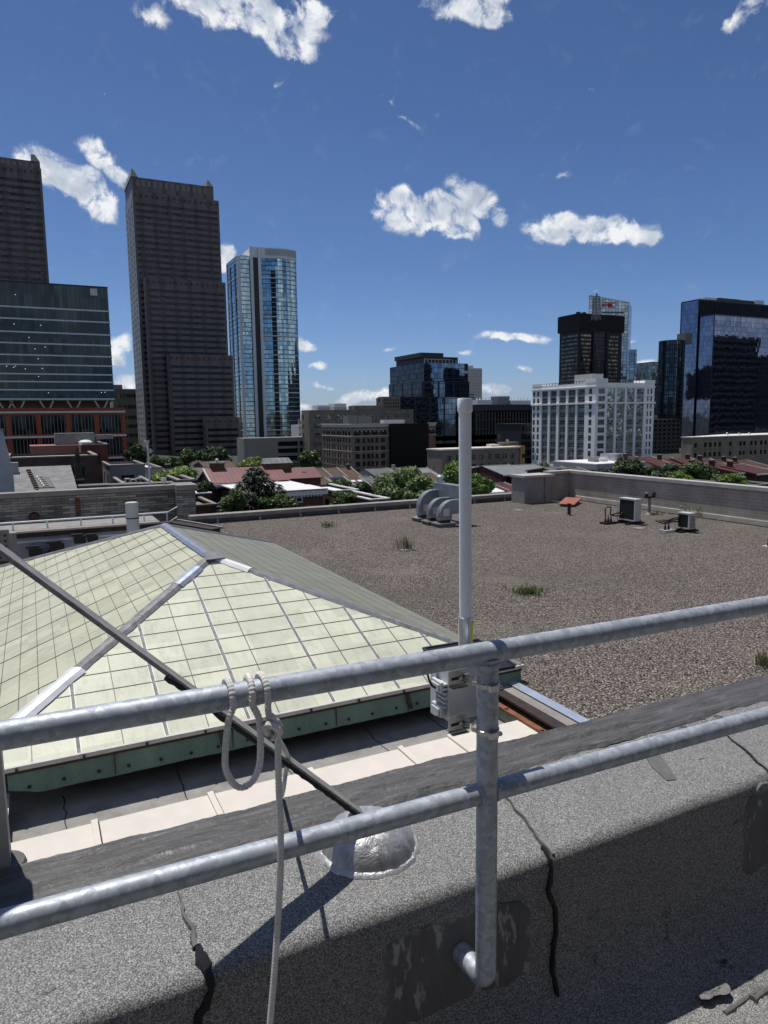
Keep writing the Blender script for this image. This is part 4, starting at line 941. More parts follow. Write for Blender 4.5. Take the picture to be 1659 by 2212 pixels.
# ---------------------------------------------------------------- the city
ZS = -22.0
def make_ground():
    m, g = newmat('city_ground'); n = g.noise(g.co, .02, 6, .6); n2 = g.noise(g.co, .3, 4)
    setp(g, g.mix(g.maprange(n, .42, .58), g.ramp(n2, [(.3, (.045, .045, .045)), (.7, (.085, .082, .078))]), (.035, .05, .02)), .9, 0, .2)
    structure('ground', m, lambda m: m.face((-5000, -5000, ZS), (5000, -5000, ZS), (5000, 9000, ZS), (-5000, 9000, ZS)))
make_ground()
def rho_for(x, y, z): d = ray(x, y); return z/d.z*math.hypot(d.x, d.y)
def cuts(L, n, frac, a=0., b=0.):                # n equal bays between margins: the open share of each
    w = (L-a-b)/n; return [(a+w*(i+.5-frac/2), a+w*(i+.5+frac/2)) for i in range(n)]
def facade(m, P0, U, W, H, us, vs, dep, N, skip=None):
    """wall plane with recessed openings; returns the opening rectangles at the back of their reveals"""
    P0, U, N = V(P0), V(U), V(N); Z = V((0, 0, 1)); out = []
    P = lambda u, v, d=0: P0+U*u+Z*v-N*d
    vb = [0]
    for a, b in vs: vb += [a, b]
    vb.append(H)
    for k in range(len(vb)-1):
        v0, v1 = vb[k], vb[k+1]
        if v1-v0 < 1e-4: continue
        if k % 2 == 0: m.face(P(0, v0), P(W, v0), P(W, v1), P(0, v1)); continue
        u = 0
        for (a, b) in us:
            if skip and skip(a, v0): continue
            m.face(P(u, v0), P(a, v0), P(a, v1), P(u, v1)); u = b
            m.face(P(a, v0), P(a, v0, dep), P(a, v1, dep), P(a, v1)); m.face(P(b, v0), P(b, v0, dep), P(b, v1, dep), P(b, v1))
            m.face(P(a, v0), P(b, v0), P(b, v0, dep), P(a, v0, dep)); m.face(P(a, v1), P(b, v1), P(b, v1, dep), P(a, v1, dep))
            out.append((P(a, v0, dep), P(b, v0, dep), P(b, v1, dep), P(a, v1, dep)))
        m.face(P(u, v0), P(W, v0), P(W, v1), P(u, v1))
    return out
def add_windows(t, rects, mat, name='window', limit=100):
    key = lambda r_: -(r_[1]-r_[0]).length*(r_[3]-r_[0]).length/max(1, ((r_[0]+r_[2])/2).length_squared)
    rects = sorted(rects, key=key)
    if len(rects) > limit:
        rest = rects[limit:]; rects = rects[:limit]; m = MB()
        for q in rest: m.face(*q)
        props(m.build(name, mat, t, recalc=False), kind='stuff')
    for q in rects: m = MB(); m.face(*q); m.build(name, mat, t, recalc=False)
def shell(m, x0, x1, y0, y1, z0, z1, front=True, left=True, par=0):
    m.face((x1, y0, z0), (x1, y1, z0), (x1, y1, z1), (x1, y0, z1)); m.face((x1, y1, z0), (x0, y1, z0), (x0, y1, z1), (x1, y1, z1))
    m.face((x0, y0, z1-par), (x1, y0, z1-par), (x1, y1, z1-par), (x0, y1, z1-par))
    if front: m.face((x0, y0, z0), (x1, y0, z0), (x1, y0, z1), (x0, y0, z1))
    if left: m.face((x0, y1, z0), (x0, y0, z0), (x0, y0, z1), (x0, y1, z1))
def foot(xl, xc, xr, yt, rho, yl=None):          # plan of a box from its near corner and its two far edges
    p = prho(xc, yt, rho); x1 = py(xr, yt, p.y).x; y1 = px(xl, yl or yt, p.x).y
    return p.x, x1, p.y, y1, p.z
def block(t, F, z0, wall, glass, uF, vF, uL=None, vL=None, dep=.25, gl=None, name='wall', wname='window', limit=100, par=0):
    x0, x1, y0, y1, z1 = F; m = MB(); H = z1-z0
    rF = facade(m, (x0, y0, z0), (1, 0, 0), x1-x0, H, uF, vF, dep, (0, -1, 0)) if uF else []
    rL = facade(m, (x0, y1, z0), (0, -1, 0), y1-y0, H, uL, vL or vF, dep, (-1, 0, 0)) if uL else []
    shell(m, x0, x1, y0, y1, z0, z1, not uF, not uL, par); o = m.build(name, wall, t)
    if gl is None: add_windows(t, rF+rL, glass, wname, limit)
    else: add_windows(t, rF, glass, wname, limit//2); add_windows(t, rL, gl, wname, limit-limit//2)
    return o
def bthing(label, F, z0=ZS, name='office_building', cat='building', group=None): return thing(name, label, cat, ((F[0]+F[1])/2, (F[2]+F[3])/2, z0), group)
def slab(t, F, z0, z1, mat, name, e=0): return part(name, mat, t, lambda m: m.box(F[0]-e, F[1]+e, F[2]-e, F[3]+e, z0, z1))

GLASSD = curtain('dark_window_glass', (.03, .033, .038), .7, .08, 1.2, 1.8, .01, .01, .6)
GLASSW = curtain('office_window_glass', (.09, .10, .11), .8, .08, .9, 1.1, .02, .01, .7, (.5, .5, .48), .06, .06)
ROOFW = plain('white_roof_membrane', (.66, .66, .65), .7, 0, .08, .6)
ROOFG = plain('grey_flat_roof', (.16, .16, .155), .9, 0, .25, .5)

# --- twin granite towers
GRAN = None
def granite(name, c, dark):
    m, g = newmat(name); uv = wallco(g)
    cell = g.n('ShaderNodeVectorMath', operation='FLOOR'); g.put(cell.inputs[0], g.vmath('DIVIDE', uv, (2.9, 3.9, 1)))
    wn = g.n('ShaderNodeTexWhiteNoise', noise_dimensions='3D'); g.put(wn.inputs['Vector'], cell.outputs[0])
    x, y, z = g.sep(cell.outputs[0]); ch = g.math('MODULO', g.math('ABSOLUTE', x), 3)
    f = g.maprange(g.math('ADD', g.math('LESS_THAN', ch, .5), g.math('MULTIPLY', wn.outputs['Value'], .45)), 0, 1.45)
    big = g.noise(g.co, .05, 3)
    setp(g, g.mix(g.maprange(big, .35, .65, 0, .3), g.mix(f, c, dark), dark), .5, 0, .4); return m
GRAN_F = granite('brown_granite', (.160, .136, .126), (.082, .070, .066)); GRAN_L = granite('sunlit_granite', (.48, .46, .43), (.16, .15, .15))  # side wall copy is paler, grazing sunlight put into its colour
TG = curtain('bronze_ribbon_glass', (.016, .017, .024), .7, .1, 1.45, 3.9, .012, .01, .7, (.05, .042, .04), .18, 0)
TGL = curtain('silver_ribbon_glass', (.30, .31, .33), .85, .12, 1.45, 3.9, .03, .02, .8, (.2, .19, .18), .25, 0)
def granite_tower(t, F, z0, crown=True, fl=3.9, left=True):
    x0, x1, y0, y1, z1 = F; H = z1-z0; n = int((H-4)/fl)
    vs = [(H-5.2-fl*(k+1)+.1, H-5.2-fl*(k+1)+1.85) for k in range(n)][::-1]; vs = [v for v in vs if v[0] > .2]
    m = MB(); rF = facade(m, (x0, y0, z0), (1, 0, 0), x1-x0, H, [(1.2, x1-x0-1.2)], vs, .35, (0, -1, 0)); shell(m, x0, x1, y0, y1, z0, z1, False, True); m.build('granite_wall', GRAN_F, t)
    add_windows(t, rF, TG, 'window_band')
    if left:
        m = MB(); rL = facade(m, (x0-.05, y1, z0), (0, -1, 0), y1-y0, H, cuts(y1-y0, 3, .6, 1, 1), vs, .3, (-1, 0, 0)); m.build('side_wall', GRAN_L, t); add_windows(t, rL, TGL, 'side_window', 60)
    # row of square panels along the parapet
    k = int((x1-x0)/3.4)
    for i in range(k):
        o = part('parapet_panel', GRAN_F, t, lambda m: m.box(x0+(i+.5)*(x1-x0)/k-.95, x0+(i+.5)*(x1-x0)/k+.95, y0-.35, y0-.01, z1-3.6, z1-1.5))
        part('diamond_recess', DARKMET, o, lambda m: m.obox(V((x0+(i+.5)*(x1-x0)/k, y0-.38, z1-2.55)), V((.707, 0, .707)), V((0, 1, 0)), V((-.707, 0, .707)), .55, .025, .55))
CRP = plain('crown_granite', (.21, .19, .175), .6, 0, .2, .3)
def make_granite():
    F = foot(268, 285.5, 471.5, 411, rho_for(285.5, 411, 146)); t = bthing('tall brown granite tower with stepped blocks, left of the curved blue tower', F, name='granite_tower')
    granite_tower(t, F, ZS)
    x0, x1, y0, y1, z1 = F
    a = py(281.5, 381, y0+2).x; b = py(460.5, 404, y0+2).x; zc = py(283, 381, y0+2).z
    cr = (x0+.5, b, y0+2, y1-2, zc)
    part('crown', GRAN_F, t, lambda m: m.box(x0+.3, b, y0+2, y1-2, z1-.02, zc))
    k = 13
    part('crown_panel', CRP, t, lambda m: [m.box(x0+3+i*(b-x0-6)/k, x0+3+(i+.5)*(b-x0-6)/k, y0+1.85, y0+1.98, zc-5.2, zc-1.4) for i in range(k)])
    GF = plain('pale_granite_fin', (.36, .33, .30), .7, 0, .15, .3)
    for xa, xb, s in ((x0-.3, x0+4.2, 1), (b-4.2, b, -1)):
        zt = py(276 if s > 0 else 454, 364 if s > 0 else 391, y0+2).z
        part('gable_fin', GF, t, lambda m: m.prism([(xa if s > 0 else xa, y0+1.6, zc+.02), (xb, y0+1.6, zc+.02), ((xa+1.6) if s > 0 else xa+1.2, y0+1.6, zt), ((xa+.6) if s > 0 else xa+.2, y0+1.6, zt)], (0, (y1-y0)-3, 0)))
    for (xc, yt, xr, fw, xl) in ((313, 598, 486.5, 9, 297), (364, 764, 502.5, 18, 345), (444, 902, 517, 27, 428)):
        Y = y0-fw; p = py(xc, yt, Y); q = py(xr, yt, Y); granite_tower(t, (p.x, q.x, Y, y0-.02 if fw < 10 else y0-fw+9-.02, p.z), ZS, left=True)
    # twin at the left border
    Y = prho(88.7, 364, rho_for(88.7, 364, 146)).y; q = py(88.7, 364, Y)
    F = (q.x-48, q.x, Y, Y+40, q.z); t = bthing('tall dark brown granite tower cut off by the left border, above the green glass building', F, name='granite_tower')
    granite_tower(t, F, ZS, left=False)
    zc = py(86, 350, Y+2).z; xb = py(86, 350, Y+2).x
    part('crown', GRAN_F, t, lambda m: m.box(xb-44, xb, Y+2, Y+38, q.z-.02, zc))
    part('crown_panel', CRP, t, lambda m: [m.box(xb-42+i*3.1, xb-40.5+i*3.1, Y+1.85, Y+1.98, zc-5, zc-1.4) for i in range(13)])
    zt = py(80, 335, Y+2).z
    part('gable_fin', GF, t, lambda m: m.prism([(xb-4.5, Y+1.6, zc+.02), (xb, Y+1.6, zc+.02), (xb-2.6, Y+1.6, zt), (xb-4.5, Y+1.6, zt)], (0, 30, 0)))
make_granite()

# --- green glass office on an orange brick podium
def make_green_office():
    gl = curtain('green_curtain_glass', (.024, .036, .044), .85, .06, 2.1, 7.4, .003, .012, .22, (.02, .03, .03), .14, 0)
    gd = curtain('tall_podium_glass', (.018, .023, .026), .8, .06, 1.7, 9, .01, .02, .5, (.30, .30, .30), .16, 0)
    WB = plain('white_spandrel_band', (.58, .61, .62), .5, .2, .1, .3); OR = brick('orange_brick', (.36, .082, .04), (.30, .068, .034), (.25, .10, .06), .6, .2, .9, .03, .2)
    Y = prho(232, 621, 430).y; q = py(232, 621, Y); zb = py(238, 862, Y).z; X1 = q.x; X0 = X1-90; zt = q.z
    t = thing('glass_office_block', 'green glass office block with pale floor bands on an orange brick base', 'building', (X0+45, Y+20, ZS))
    ys = [py(240, y, Y).z for y in (673, 697, 724, 747, 771, 791, 810, 826, 843, 862)]
    zz = [zt, ys[0]+.4] + []
    lv = [zt] + ys
    for a, b in zip(lv[:-1], lv[1:]): part('glass_band', gl, t, lambda m: m.box(X0, X1, Y, Y+40, b+.35, a-.35))
    for b in ys: part('floor_band', WB, t, lambda m: m.box(X0-.2, X1+.25, Y-.25, Y+40.1, b-.36, b+.349))
    part('roof_edge', DARKMET, t, lambda m: m.box(X0, X1+.15, Y-.15, Y+40, zt-.349, zt+.3))
    part('access_panel', plain('pale_panel', (.55, .55, .52), .5), t, lambda m: m.box(X1-9.0, X1-5.4, Y-.3, Y-.16, py(228, 640, Y).z, py(228, 625, Y).z))
    r2 = random.Random(3)
    lamp = plain('ceiling_light', (.9, .9, .85)); b_ = [n for n in lamp.node_tree.nodes if n.type == 'BSDF_PRINCIPLED'][0]; b_.inputs['Emission Color'].default_value = (1, .95, .85, 1); b_.inputs['Emission Strength'].default_value = 1.3
    for i in range(20):
        k = r2.randrange(0, len(lv)-1); xx = X1-4-r2.random()*62; z = lv[k+1]+(lv[k]-lv[k+1])*r2.uniform(.45, .8)
        part('office_light', lamp, t, lambda m: m.box(xx, xx+.3, Y-.05, Y-.001, z, z+.26))
    zp = py(255, 884, Y-6).z; XP = py(269.5, 884, Y-6).x; YP = Y-6
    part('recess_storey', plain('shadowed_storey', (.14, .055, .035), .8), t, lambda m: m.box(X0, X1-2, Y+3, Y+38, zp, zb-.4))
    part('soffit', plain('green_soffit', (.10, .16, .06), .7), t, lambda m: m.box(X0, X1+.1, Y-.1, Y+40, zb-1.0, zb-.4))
    VC = plain('pale_green_steel', (.34, .40, .34), .5, .2, .1, 1)
    for xx in (12, 38, 101, 160, 219):
        c = py(xx, 870, Y-1); 
        part('v_column', VC, t, lambda m: [m.bar((c.x-1.0, Y-1, zp+.2), (c.x-3.3, Y-1, zb-1), .7, .8), m.bar((c.x+1.0, Y-1, zp+.2), (c.x+3.3, Y-1, zb-1), .7, .8), m.box(c.x-1.6, c.x+1.6, Y-1.4, Y-.6, zp+.1, zp+.6)])
    W = XP-X0; H = zp-ZS; z = lambda y: py(255, y, YP).z-ZS
    vs = [(0.4, z(991)), (z(980)-0, z(945)), (z(934), z(895))]
    vs = [(z(1040), z(991)), (z(983), z(944)), (z(935), z(895))]
    bw = (py(198, 920, YP).x-py(136, 920, YP).x); xe = XP-X0-bw*.13
    us = []; u = xe
    while u-bw*.8 > 0: us.append((u-bw*.83, u)); u -= bw
    block(t, (X0, XP, YP, YP+46, zp), ZS, OR, gd, us[::-1], vs, dep=.8, name='podium_wall', wname='podium_window')
    for y in (889, 940, 988): part('string_course', WB, t, lambda m: m.box(X0, XP+.2, YP-.3, YP-.01, py(255, y, YP).z-.5, py(255, y, YP).z+.4))
    part('terrace_edge', OR, t, lambda m: m.box(X0, XP, YP, YP+46, zp+.002, zp+.9))
make_green_office()

# --- curved blue glass tower
def make_blue_tower():
    rho = rho_for(513.5, 553, 118); p = prho(513.5, 553, rho)
    gl = curtain('blue_curtain_glass', (.29, .41, .45), .95, .06, 1.5, 3.2, .010, .012, .35, (.055, .08, .10), .1, .55)
    WT = plain('white_tower_frame', (.72, .75, .77), .55, 0, .08, .3)
    yl = px(489.5, 567, p.x).y; xa = py(543, 540, p.y).x; xb = py(561, 540, p.y).x; xr = py(636, 551, p.y+3).x
    zt = p.z; zc = py(545, 533, p.y).z
    t = thing('curved_glass_tower', 'tall pale blue glass tower with a curved front and white crown', 'building', ((p.x+xr)/2, p.y+12, ZS))
    bow = []
    n = 16
    for i in range(n+1):
        f = i/n; bow.append((xb+(xr-xb)*f, p.y - 5.2*math.sin(math.pi*min(1, f*1.02)**1.15*.62) + 9.5*max(0, f-.35)**1.7))
    low = [(p.x, yl), (p.x, p.y), (xa, p.y)]
    plan = low + [(xa, p.y-.6), (xb, p.y-.6)] + bow + [(xr+.5, yl), (p.x+2, yl)]
    nfl = 40; fh = (zt-ZS)/nfl
    def ring(m, pl, z0, z1, cap=True, e=0):
        c = V((sum(a for a, _ in pl)/len(pl), sum(b for _, b in pl)/len(pl), 0)); q = []
        for a, b in pl:
            d = (V((a, b, 0))-c).normalized()*e; q.append((a+d.x, b+d.y))
        m.grid([[(a, b, z0) for a, b in q], [(a, b, z1) for a, b in q]], True)
        if cap: m.face(*[(a, b, z1) for a, b in q]); m.face(*[(a, b, z0) for a, b in q][::-1])
    for k in range(nfl): part('glass_band', gl, t, lambda m: ring(m, plan, ZS+k*fh, ZS+(k+1)*fh, False))
    part('floor_slabs', WT, t, lambda m: [ring(m, plan, ZS+k*fh-.11, ZS+k*fh+.11, True, .15) for k in range(1, nfl+1)]+[ring(m, plan, ZS+k*fh-.35, ZS+k*fh+.35, True, .3) for k in range(4, nfl, 4)])
    for xx in (p.x+.3, xa-.7, xb-.9): part('pilaster', WT, t, lambda m: m.box(xx-1.1, xx+1.1, p.y-1.6, p.y-.3, ZS, (zt if xx < xa-2 else zc)))
    part('pilaster', WT, t, lambda m: m.box(p.x-.5, p.x+.2, yl-1.2, yl+.3, ZS, zt))
    DK = plain('dark_recess_glass', (.012, .014, .02), .15, .5, .3, 1)
    for (u, v) in ((.30, .52),): part('recess', DK, t, lambda m: m.box(xa+.3, xb-1.9, p.y-.75, p.y-.61, ZS, zt))
    for kk in range(2):
        yy = p.y+(yl-p.y)*(.3+.4*kk); part('balcony_column', DK, t, lambda m: m.box(p.x-.4, p.x-.01, yy-1.6, yy+1.6, ZS, zt-4))
    i0 = 5; part('balcony_column', DK, t, lambda m: m.grid([[(a, b-.06, ZS) for a, b in bow[4:7]], [(a, b-.06, zt-9) for a, b in bow[4:7]]]))
    part('crown', WT, t, lambda m: (ring(m, [(xa, yl-8), (xa, p.y-.9)]+[(a, b-.4) for a, b in bow]+[(xr+.8, yl-8)], zt+.4, zc, True), [m.box(xa-7+i*.01, xa-.1, p.y+4+i, p.y+4.3+i, zt, zt+1.4) for i in range(1)]))
    part('roof_band', WT, t, lambda m: ring(m, plan, zt, zt+.9, True, .4))
    LV = plain('louvred_crown_screen', (.50, .54, .57), .5, .1, .1, 1)
    part('crown_louvre', LV, t, lambda m: [m.grid([[(a, b-.55, zt+2.0+k*.62) for a, b in bow[2:]], [(a, b-.75, zt+2.3+k*.62) for a, b in bow[2:]]]) for k in range(int((zc-zt-2.4)/.62))])
make_blue_tower()

# --- centre group
def make_centre():
    # parking garage
    F = foot(522, 526, 697, 947, 330); t = bthing('grey concrete parking garage with dark open levels at the foot of the blue tower', F, name='parking_garage')
    x0, x1, y0, y1, z1 = F; y1 = y0+12; H = z1-ZS; z = lambda y: py(640, y, y0).z-ZS
    vs = [(z(a), z(b)) for a, b in ((1010, 1001), (994, 984), (978, 968), (963, 953))]
    W = x1-x0
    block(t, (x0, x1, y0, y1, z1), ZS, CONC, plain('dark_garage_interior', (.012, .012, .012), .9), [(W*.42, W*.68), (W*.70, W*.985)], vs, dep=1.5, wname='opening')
    # tan loft building with roof sheds
    TAN = brick('tan_brick', (.20, .17, .135), (.165, .14, .115), (.21, .19, .16), .5, .15, .9, .015, .25)
    F = foot(660, 667, 893, 886, 330); x0, x1, y0, y1, z1 = F; y1 = y0+10
    t = bthing('long tan brick loft building behind the arched brown building', F, name='loft_building')
    block(t, (x0, x1, y0, y1, z1), ZS, TAN, GLASSW, cuts(x1-x0, 9, .55, 1, 1), cuts(z1-ZS, 6, .5, 0, 1.2), [(1.2, 3)], cuts(z1-ZS, 6, .5, 0, 1.2), .3)
    a, b = py(764, 876, y0+3), py(828, 876, y0+3)
    part('penthouse', TAN, t, lambda m: m.box(a.x, b.x, y0+3, y0+9, z1-.01, a.z))
    a2, b2 = py(683, 887, y0+1).x, py(757, 887, y0+1).x
    part('roof_railing', DARKMET, t, lambda m: [m.box(a2, b2, y0+.3, y0+.4, z1+1, z1+1.12)]+[m.box(a2+i*(b2-a2)/24, a2+i*(b2-a2)/24+.15, y0+.3, y0+.4, z1, z1+1) for i in range(25)])
    part('roof_shed', ROOFW, t, lambda m: [m.box(py(u, 890, y0).x, py(v, 890, y0).x, y0+2, y0+9, z1, z1+h) for u, v, h in ((690, 716, 2.2), (726, 752, 3.0))])
    # small white building in the gap
    F = foot(643, 645, 662, 918, 430); t = bthing('small pale building between blue tower and tan loft', F, name='low_building')
    block(t, (F[0], F[1], F[2], F[2]+14, F[4]), ZS, ROOFW, GLASSD, cuts(F[1]-F[0], 3, .4), cuts(F[4]-ZS, 5, .4)); part('stack', CONC, t, lambda m: [m.box(F[0]+1, F[0]+2, F[2]+3, F[2]+4, F[4], F[4]+4), m.box(F[0]+3, F[0]+3.5, F[2]+3, F[2]+3.5, F[4], F[4]+6)])
    # brown arched building with black glass insert
    BR = brick('brown_brick', (.20, .155, .128), (.165, .128, .106), (.2, .17, .145), .45, .13, .9, .014, .25); BRR = brick('red_brown_brick', (.24, .12, .085), (.19, .10, .07), (.2, .14, .11), .45, .13, .9, .014, .25)
    STN = plain('pale_limestone', (.52, .48, .41), .85, 0, .12, .6)
    F = foot(695.5, 759, 940.5, 917, 265, 915); x0, x1, y0, y1, z1 = F; t = bthing('brown brick building with arched top windows and a black glass middle', F, name='brick_building')
    H = z1-ZS; z = lambda y: px(759, y, x0).z-ZS
    vs = [(z(y+5.2), z(y-5.2)) for y in (1020, 1003, 986.5, 969.5, 952.5)]; arch = (z(941), z(929))
    xm0, xm1 = py(840, 920, y0).x-x0, py(922.6, 920, y0).x-x0; W = x1-x0
    uF = [(c-w, c+w) for c, w in [(py(594+.358*c, 960, y0).x-x0, .95) for c in (498, 541, 560, 592, 610, 652)]] ; uR = [(py(594+.358*c, 960, y0).x-x0-.9, py(594+.358*c, 960, y0).x-x0+.9) for c in (941,)]
    uFa = [(c-.85, c+.85) for c in [py(594+.358*c, 935, y0).x-x0 for c in (487, 508, 540, 561, 590, 610, 641, 662)]]; uRa = [(c-.8, c+.8) for c in [py(594+.358*c, 935, y0).x-x0 for c in (934, 953)]]
    L = y1-y0; uL = cuts(L, 10, .5, .8, .8); uL = [(a+(.25 if i % 2 else -.25), b+(.25 if i % 2 else -.25)) for i, (a, b) in enumerate(uL)]
    m = MB(); rects = []
    rects += facade(m, (x0, y0, ZS), (1, 0, 0), xm0, H, uF, vs, .35, (0, -1, 0))
    rects += facade(m, (x0, y1, ZS), (0, -1, 0), L, H, uL, vs, .35, (-1, 0, 0))
    shell(m, x0, x1, y0, y1, ZS, z1, False, False, .4); m.build('wall', BR, t)
    m = MB(); rects += facade(m, (x0+xm1, y0, ZS), (1, 0, 0), W-xm1, H, uR, vs, .35, (0, -1, 0)); m.build('end_wall', BRR, t)
    add_windows(t, rects, GLASSD, 'window', 80)
    def archwin(c, U, N, w):
        pts = [c-U*w+V((0, 0, arch[0]-arch[0])), c+U*w] ; h = (arch[1]-arch[0])-w
        pts = [c-U*w, c+U*w] + [c+U*w*math.cos(a)+V((0, 0, h+w*math.sin(a))) for a in [math.pi*i/10 for i in range(11)]]
        part('arched_window', GLASSD, t, lambda m: m.prism([p+N*.04 for p in pts], N*-.03))
        part('window_arch', STN, t, lambda m: m.grid([[c+U*(w+e)*math.cos(a)+V((0, 0, h+(w+e)*math.sin(a)))+N*.06 for a in [math.pi*i/10 for i in range(11)]] for e in (.02, .22)]))
    for a, b in uFa+uRa: archwin(V((x0+(a+b)/2, y0, ZS+arch[0])), V((1, 0, 0)), V((0, -1, 0)), .8)
    for a, b in uL: archwin(V((x0, y1-(a+b)/2, ZS+arch[0])), V((0, -1, 0)), V((-1, 0, 0)), .8)
    zf = z(942.5)
    def trims(m, za, zb, e):
        m.box(x0-e, x0+xm0, y0-e, y0-.002, ZS+za, ZS+zb); m.box(x0+xm1, x1+e, y0-e, y0-.002, ZS+za, ZS+zb); m.box(x0-e, x0-.002, y0, y1+e, ZS+za, ZS+zb)
    part('frieze', STN, t, lambda m: trims(m, z(923), z(918.2), .12)); part('cornice', STN, t, lambda m: trims(m, z(918), z(915.5), .45)); part('string_course', STN, t, lambda m: trims(m, z(943.5), z(942), .25)); part('sill_band', STN, t, lambda m: trims(m, z(976), z(975.2), .1))
    for yy in (958.5, 992, 1009): part('sill_band', BR, t, lambda m: trims(m, z(yy+.4), z(yy-.4), .12))
    BG = plain('black_insert_glass', (.003, .003, .003), .25, 0, .3, 1, 0, .15)
    part('black_glass', BG, t, lambda m: m.box(x0+xm0+.01, x0+xm1-.01, y0-1.2, y0-.01, ZS, z1+.1))
    part('roof_plant', plain('grey_green_plant', (.2, .215, .19), .6, .2, .15, .6), t, lambda m: [m.box(py(u, 905, y0+6).x, py(v, 905, y0+6).x, y0+6, y0+11, z1-.4, py(700, w, y0+6).z) for u, v, w in ((752, 772, 898), (774, 803, 899))])
    part('roof_screen', ROOFW, t, lambda m: [m.box(py(u, 905, y0+8).x, py(v, 905, y0+8).x, y0+12, y0+15, z1-.4, py(850, w, y0+8).z) for u, v, w in ((838, 884, 907),)])
    # blue stepped office block
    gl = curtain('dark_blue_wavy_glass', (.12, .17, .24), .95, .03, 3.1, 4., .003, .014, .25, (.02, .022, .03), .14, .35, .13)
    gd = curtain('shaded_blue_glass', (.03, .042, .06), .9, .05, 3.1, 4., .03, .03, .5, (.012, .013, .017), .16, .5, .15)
    FR = plain('dark_grey_frame', (.03, .033, .038), .5, .2, .15, .4)
    F = foot(842, 915.5, 1011, 783, 560, 788); x0, x1, y0, y1, z1 = F; t = bthing('stepped blue glass office block with wavy reflections in the centre of the skyline', F, name='glass_office_block')
    zb = px(915, 823, x0).z; zc = px(915, 858, x0).z
    def gbox(x0, x1, y0, y1, za, zt):
        n = max(1, round((zt-za)/4.0)); h = (zt-za)/n
        for k in range(n):
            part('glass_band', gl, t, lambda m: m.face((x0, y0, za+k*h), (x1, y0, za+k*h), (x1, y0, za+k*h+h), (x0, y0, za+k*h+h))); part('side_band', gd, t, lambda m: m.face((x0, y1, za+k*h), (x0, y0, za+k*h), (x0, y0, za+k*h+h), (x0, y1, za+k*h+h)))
        part('core', FR, t, lambda m: m.box(x0+.05, x1, y0+.05, y1, za, zt-.05))
    gbox(x0, x1, y0, y1, zb, z1); gbox(x0-1.2, x1+.5, y0-1.2, y1, zc, zb-.6)
    yC = y0-14; a = py(863, 858, yC); b = py(1020, 858, yC); gbox(a.x, b.x, yC, yC+40, ZS, zc-.6)
    for (za, e) in ((zb-.6, 1.3), ): part('ledge', FR, t, lambda m: m.box(x0-e, x1+.6, y0-e, y1, za, za+.6))
    part('ledge', FR, t, lambda m: m.box(a.x-.1, b.x+.1, yC-.1, yC+40, zc-.6, zc))
    for xx in (0, .33, .66): part('pier', FR, t, lambda m: m.box(x0-1.5+xx*(x1-x0), x0-.3+xx*(x1-x0), y0-1.5, y0-1.21, zc, zb-.6))
    for i in range(6): part('pier', FR, t, lambda m: m.box(a.x+(b.x-a.x)*i/5.05, a.x+(b.x-a.x)*i/5.05+1.1, yC-.35, yC-.01, ZS, zc-.6))
    for i in range(4): part('pier', FR, t, lambda m: m.box(x0-1.5, x0-1.21, y0+(y1-y0)*i/3.5, y0+(y1-y0)*i/3.5+1.2, zc, zb-.6))
    part('setback_storey', FR, t, lambda m: m.box(px(848, 786, x0+4).x, x1-7, y0+4, y1-4, z1-.04, z1+5.0))
    part('penthouse', plain('dark_louvre_penthouse', (.05, .052, .055), .6, .3, .15, .4), t, lambda m: m.box(x0+2, py(958, 770, y0+8).x, y0+8, y1-5, z1+5.0, py(900, 761, y0+8).z))
    part('roof_railing', ROOFW, t, lambda m: [m.box(x0+1, x1-15, y0+1, y0+1.2, z1+2.6, z1+2.9)]+[m.box(x0+1+i*3.2, x0+1.25+i*3.2, y0+1, y0+1.2, z1, z1+2.6) for i in range(11)])
    # patterned tan block at its left foot
    F = foot(816, 827, 864, 857, 470); x0, x1, y0, y1, z1 = F; y1 = min(y1, y0+30); t = bthing('small tan patterned concrete block left of the stepped blue block', F, name='concrete_block')
    block(t, (x0, x1, y0, y1, z1), ZS, TAN, GLASSD, cuts(x1-x0, 9, .55, .5, .5), cuts(z1-ZS, 16, .55, 0, 1), [(1, 3)], cuts(z1-ZS, 8, .5), .4)
    # tan slab behind
    F = foot(1005, 1008, 1041.5, 795, 820); x0, x1, y0, y1, z1 = F; t = bthing('plain beige concrete tower behind the right end of the stepped blue block', F, name='concrete_tower')
    BG2 = plain('beige_concrete', (.60, .56, .50), .85, 0, .06, .05)
    block(t, (x0, x1, y0, y0+25, z1), ZS, BG2, GLASSD, [], [], dep=.2); part('floor_line', CONC, t, lambda m: [m.box(x0, x1, y0-.15, y0-.01, z1-3-k*3.4, z1-2.7-k*3.4) for k in range(30)]); part('cap', BG2, t, lambda m: m.box(x0, (x0+x1)/2, y0+2, y0+20, z1+.01, z1+3))
    for k in range(8):
        for i in range(5): part('balcony', GLASSD, t, lambda m: m.box(x0-.1+i*2.2, x0+1.1+i*2.2, y0-.4, y0-.16, z1-30-k*3.4, z1-28.6-k*3.4))
    # dark finned laboratory
    F = foot(1016, 1026, 1150, 874, 400); x0, x1, y0, y1, z1 = F; y1 = y0+20; t = bthing('dark building with thin vertical fins and pale roof tanks, behind the antenna', F, name='laboratory_building')
    dk = curtain('near_black_glass', (.022, .022, .026), .8, .12, 2.4, 4, .01, .01, .4)
    n = 5; hh = (z1-3-ZS)/n
    for k in range(n): part('glass_band', dk, t, lambda m: m.box(x0, x1, y0, y1, ZS+k*hh, ZS+(k+1)*hh-.35))
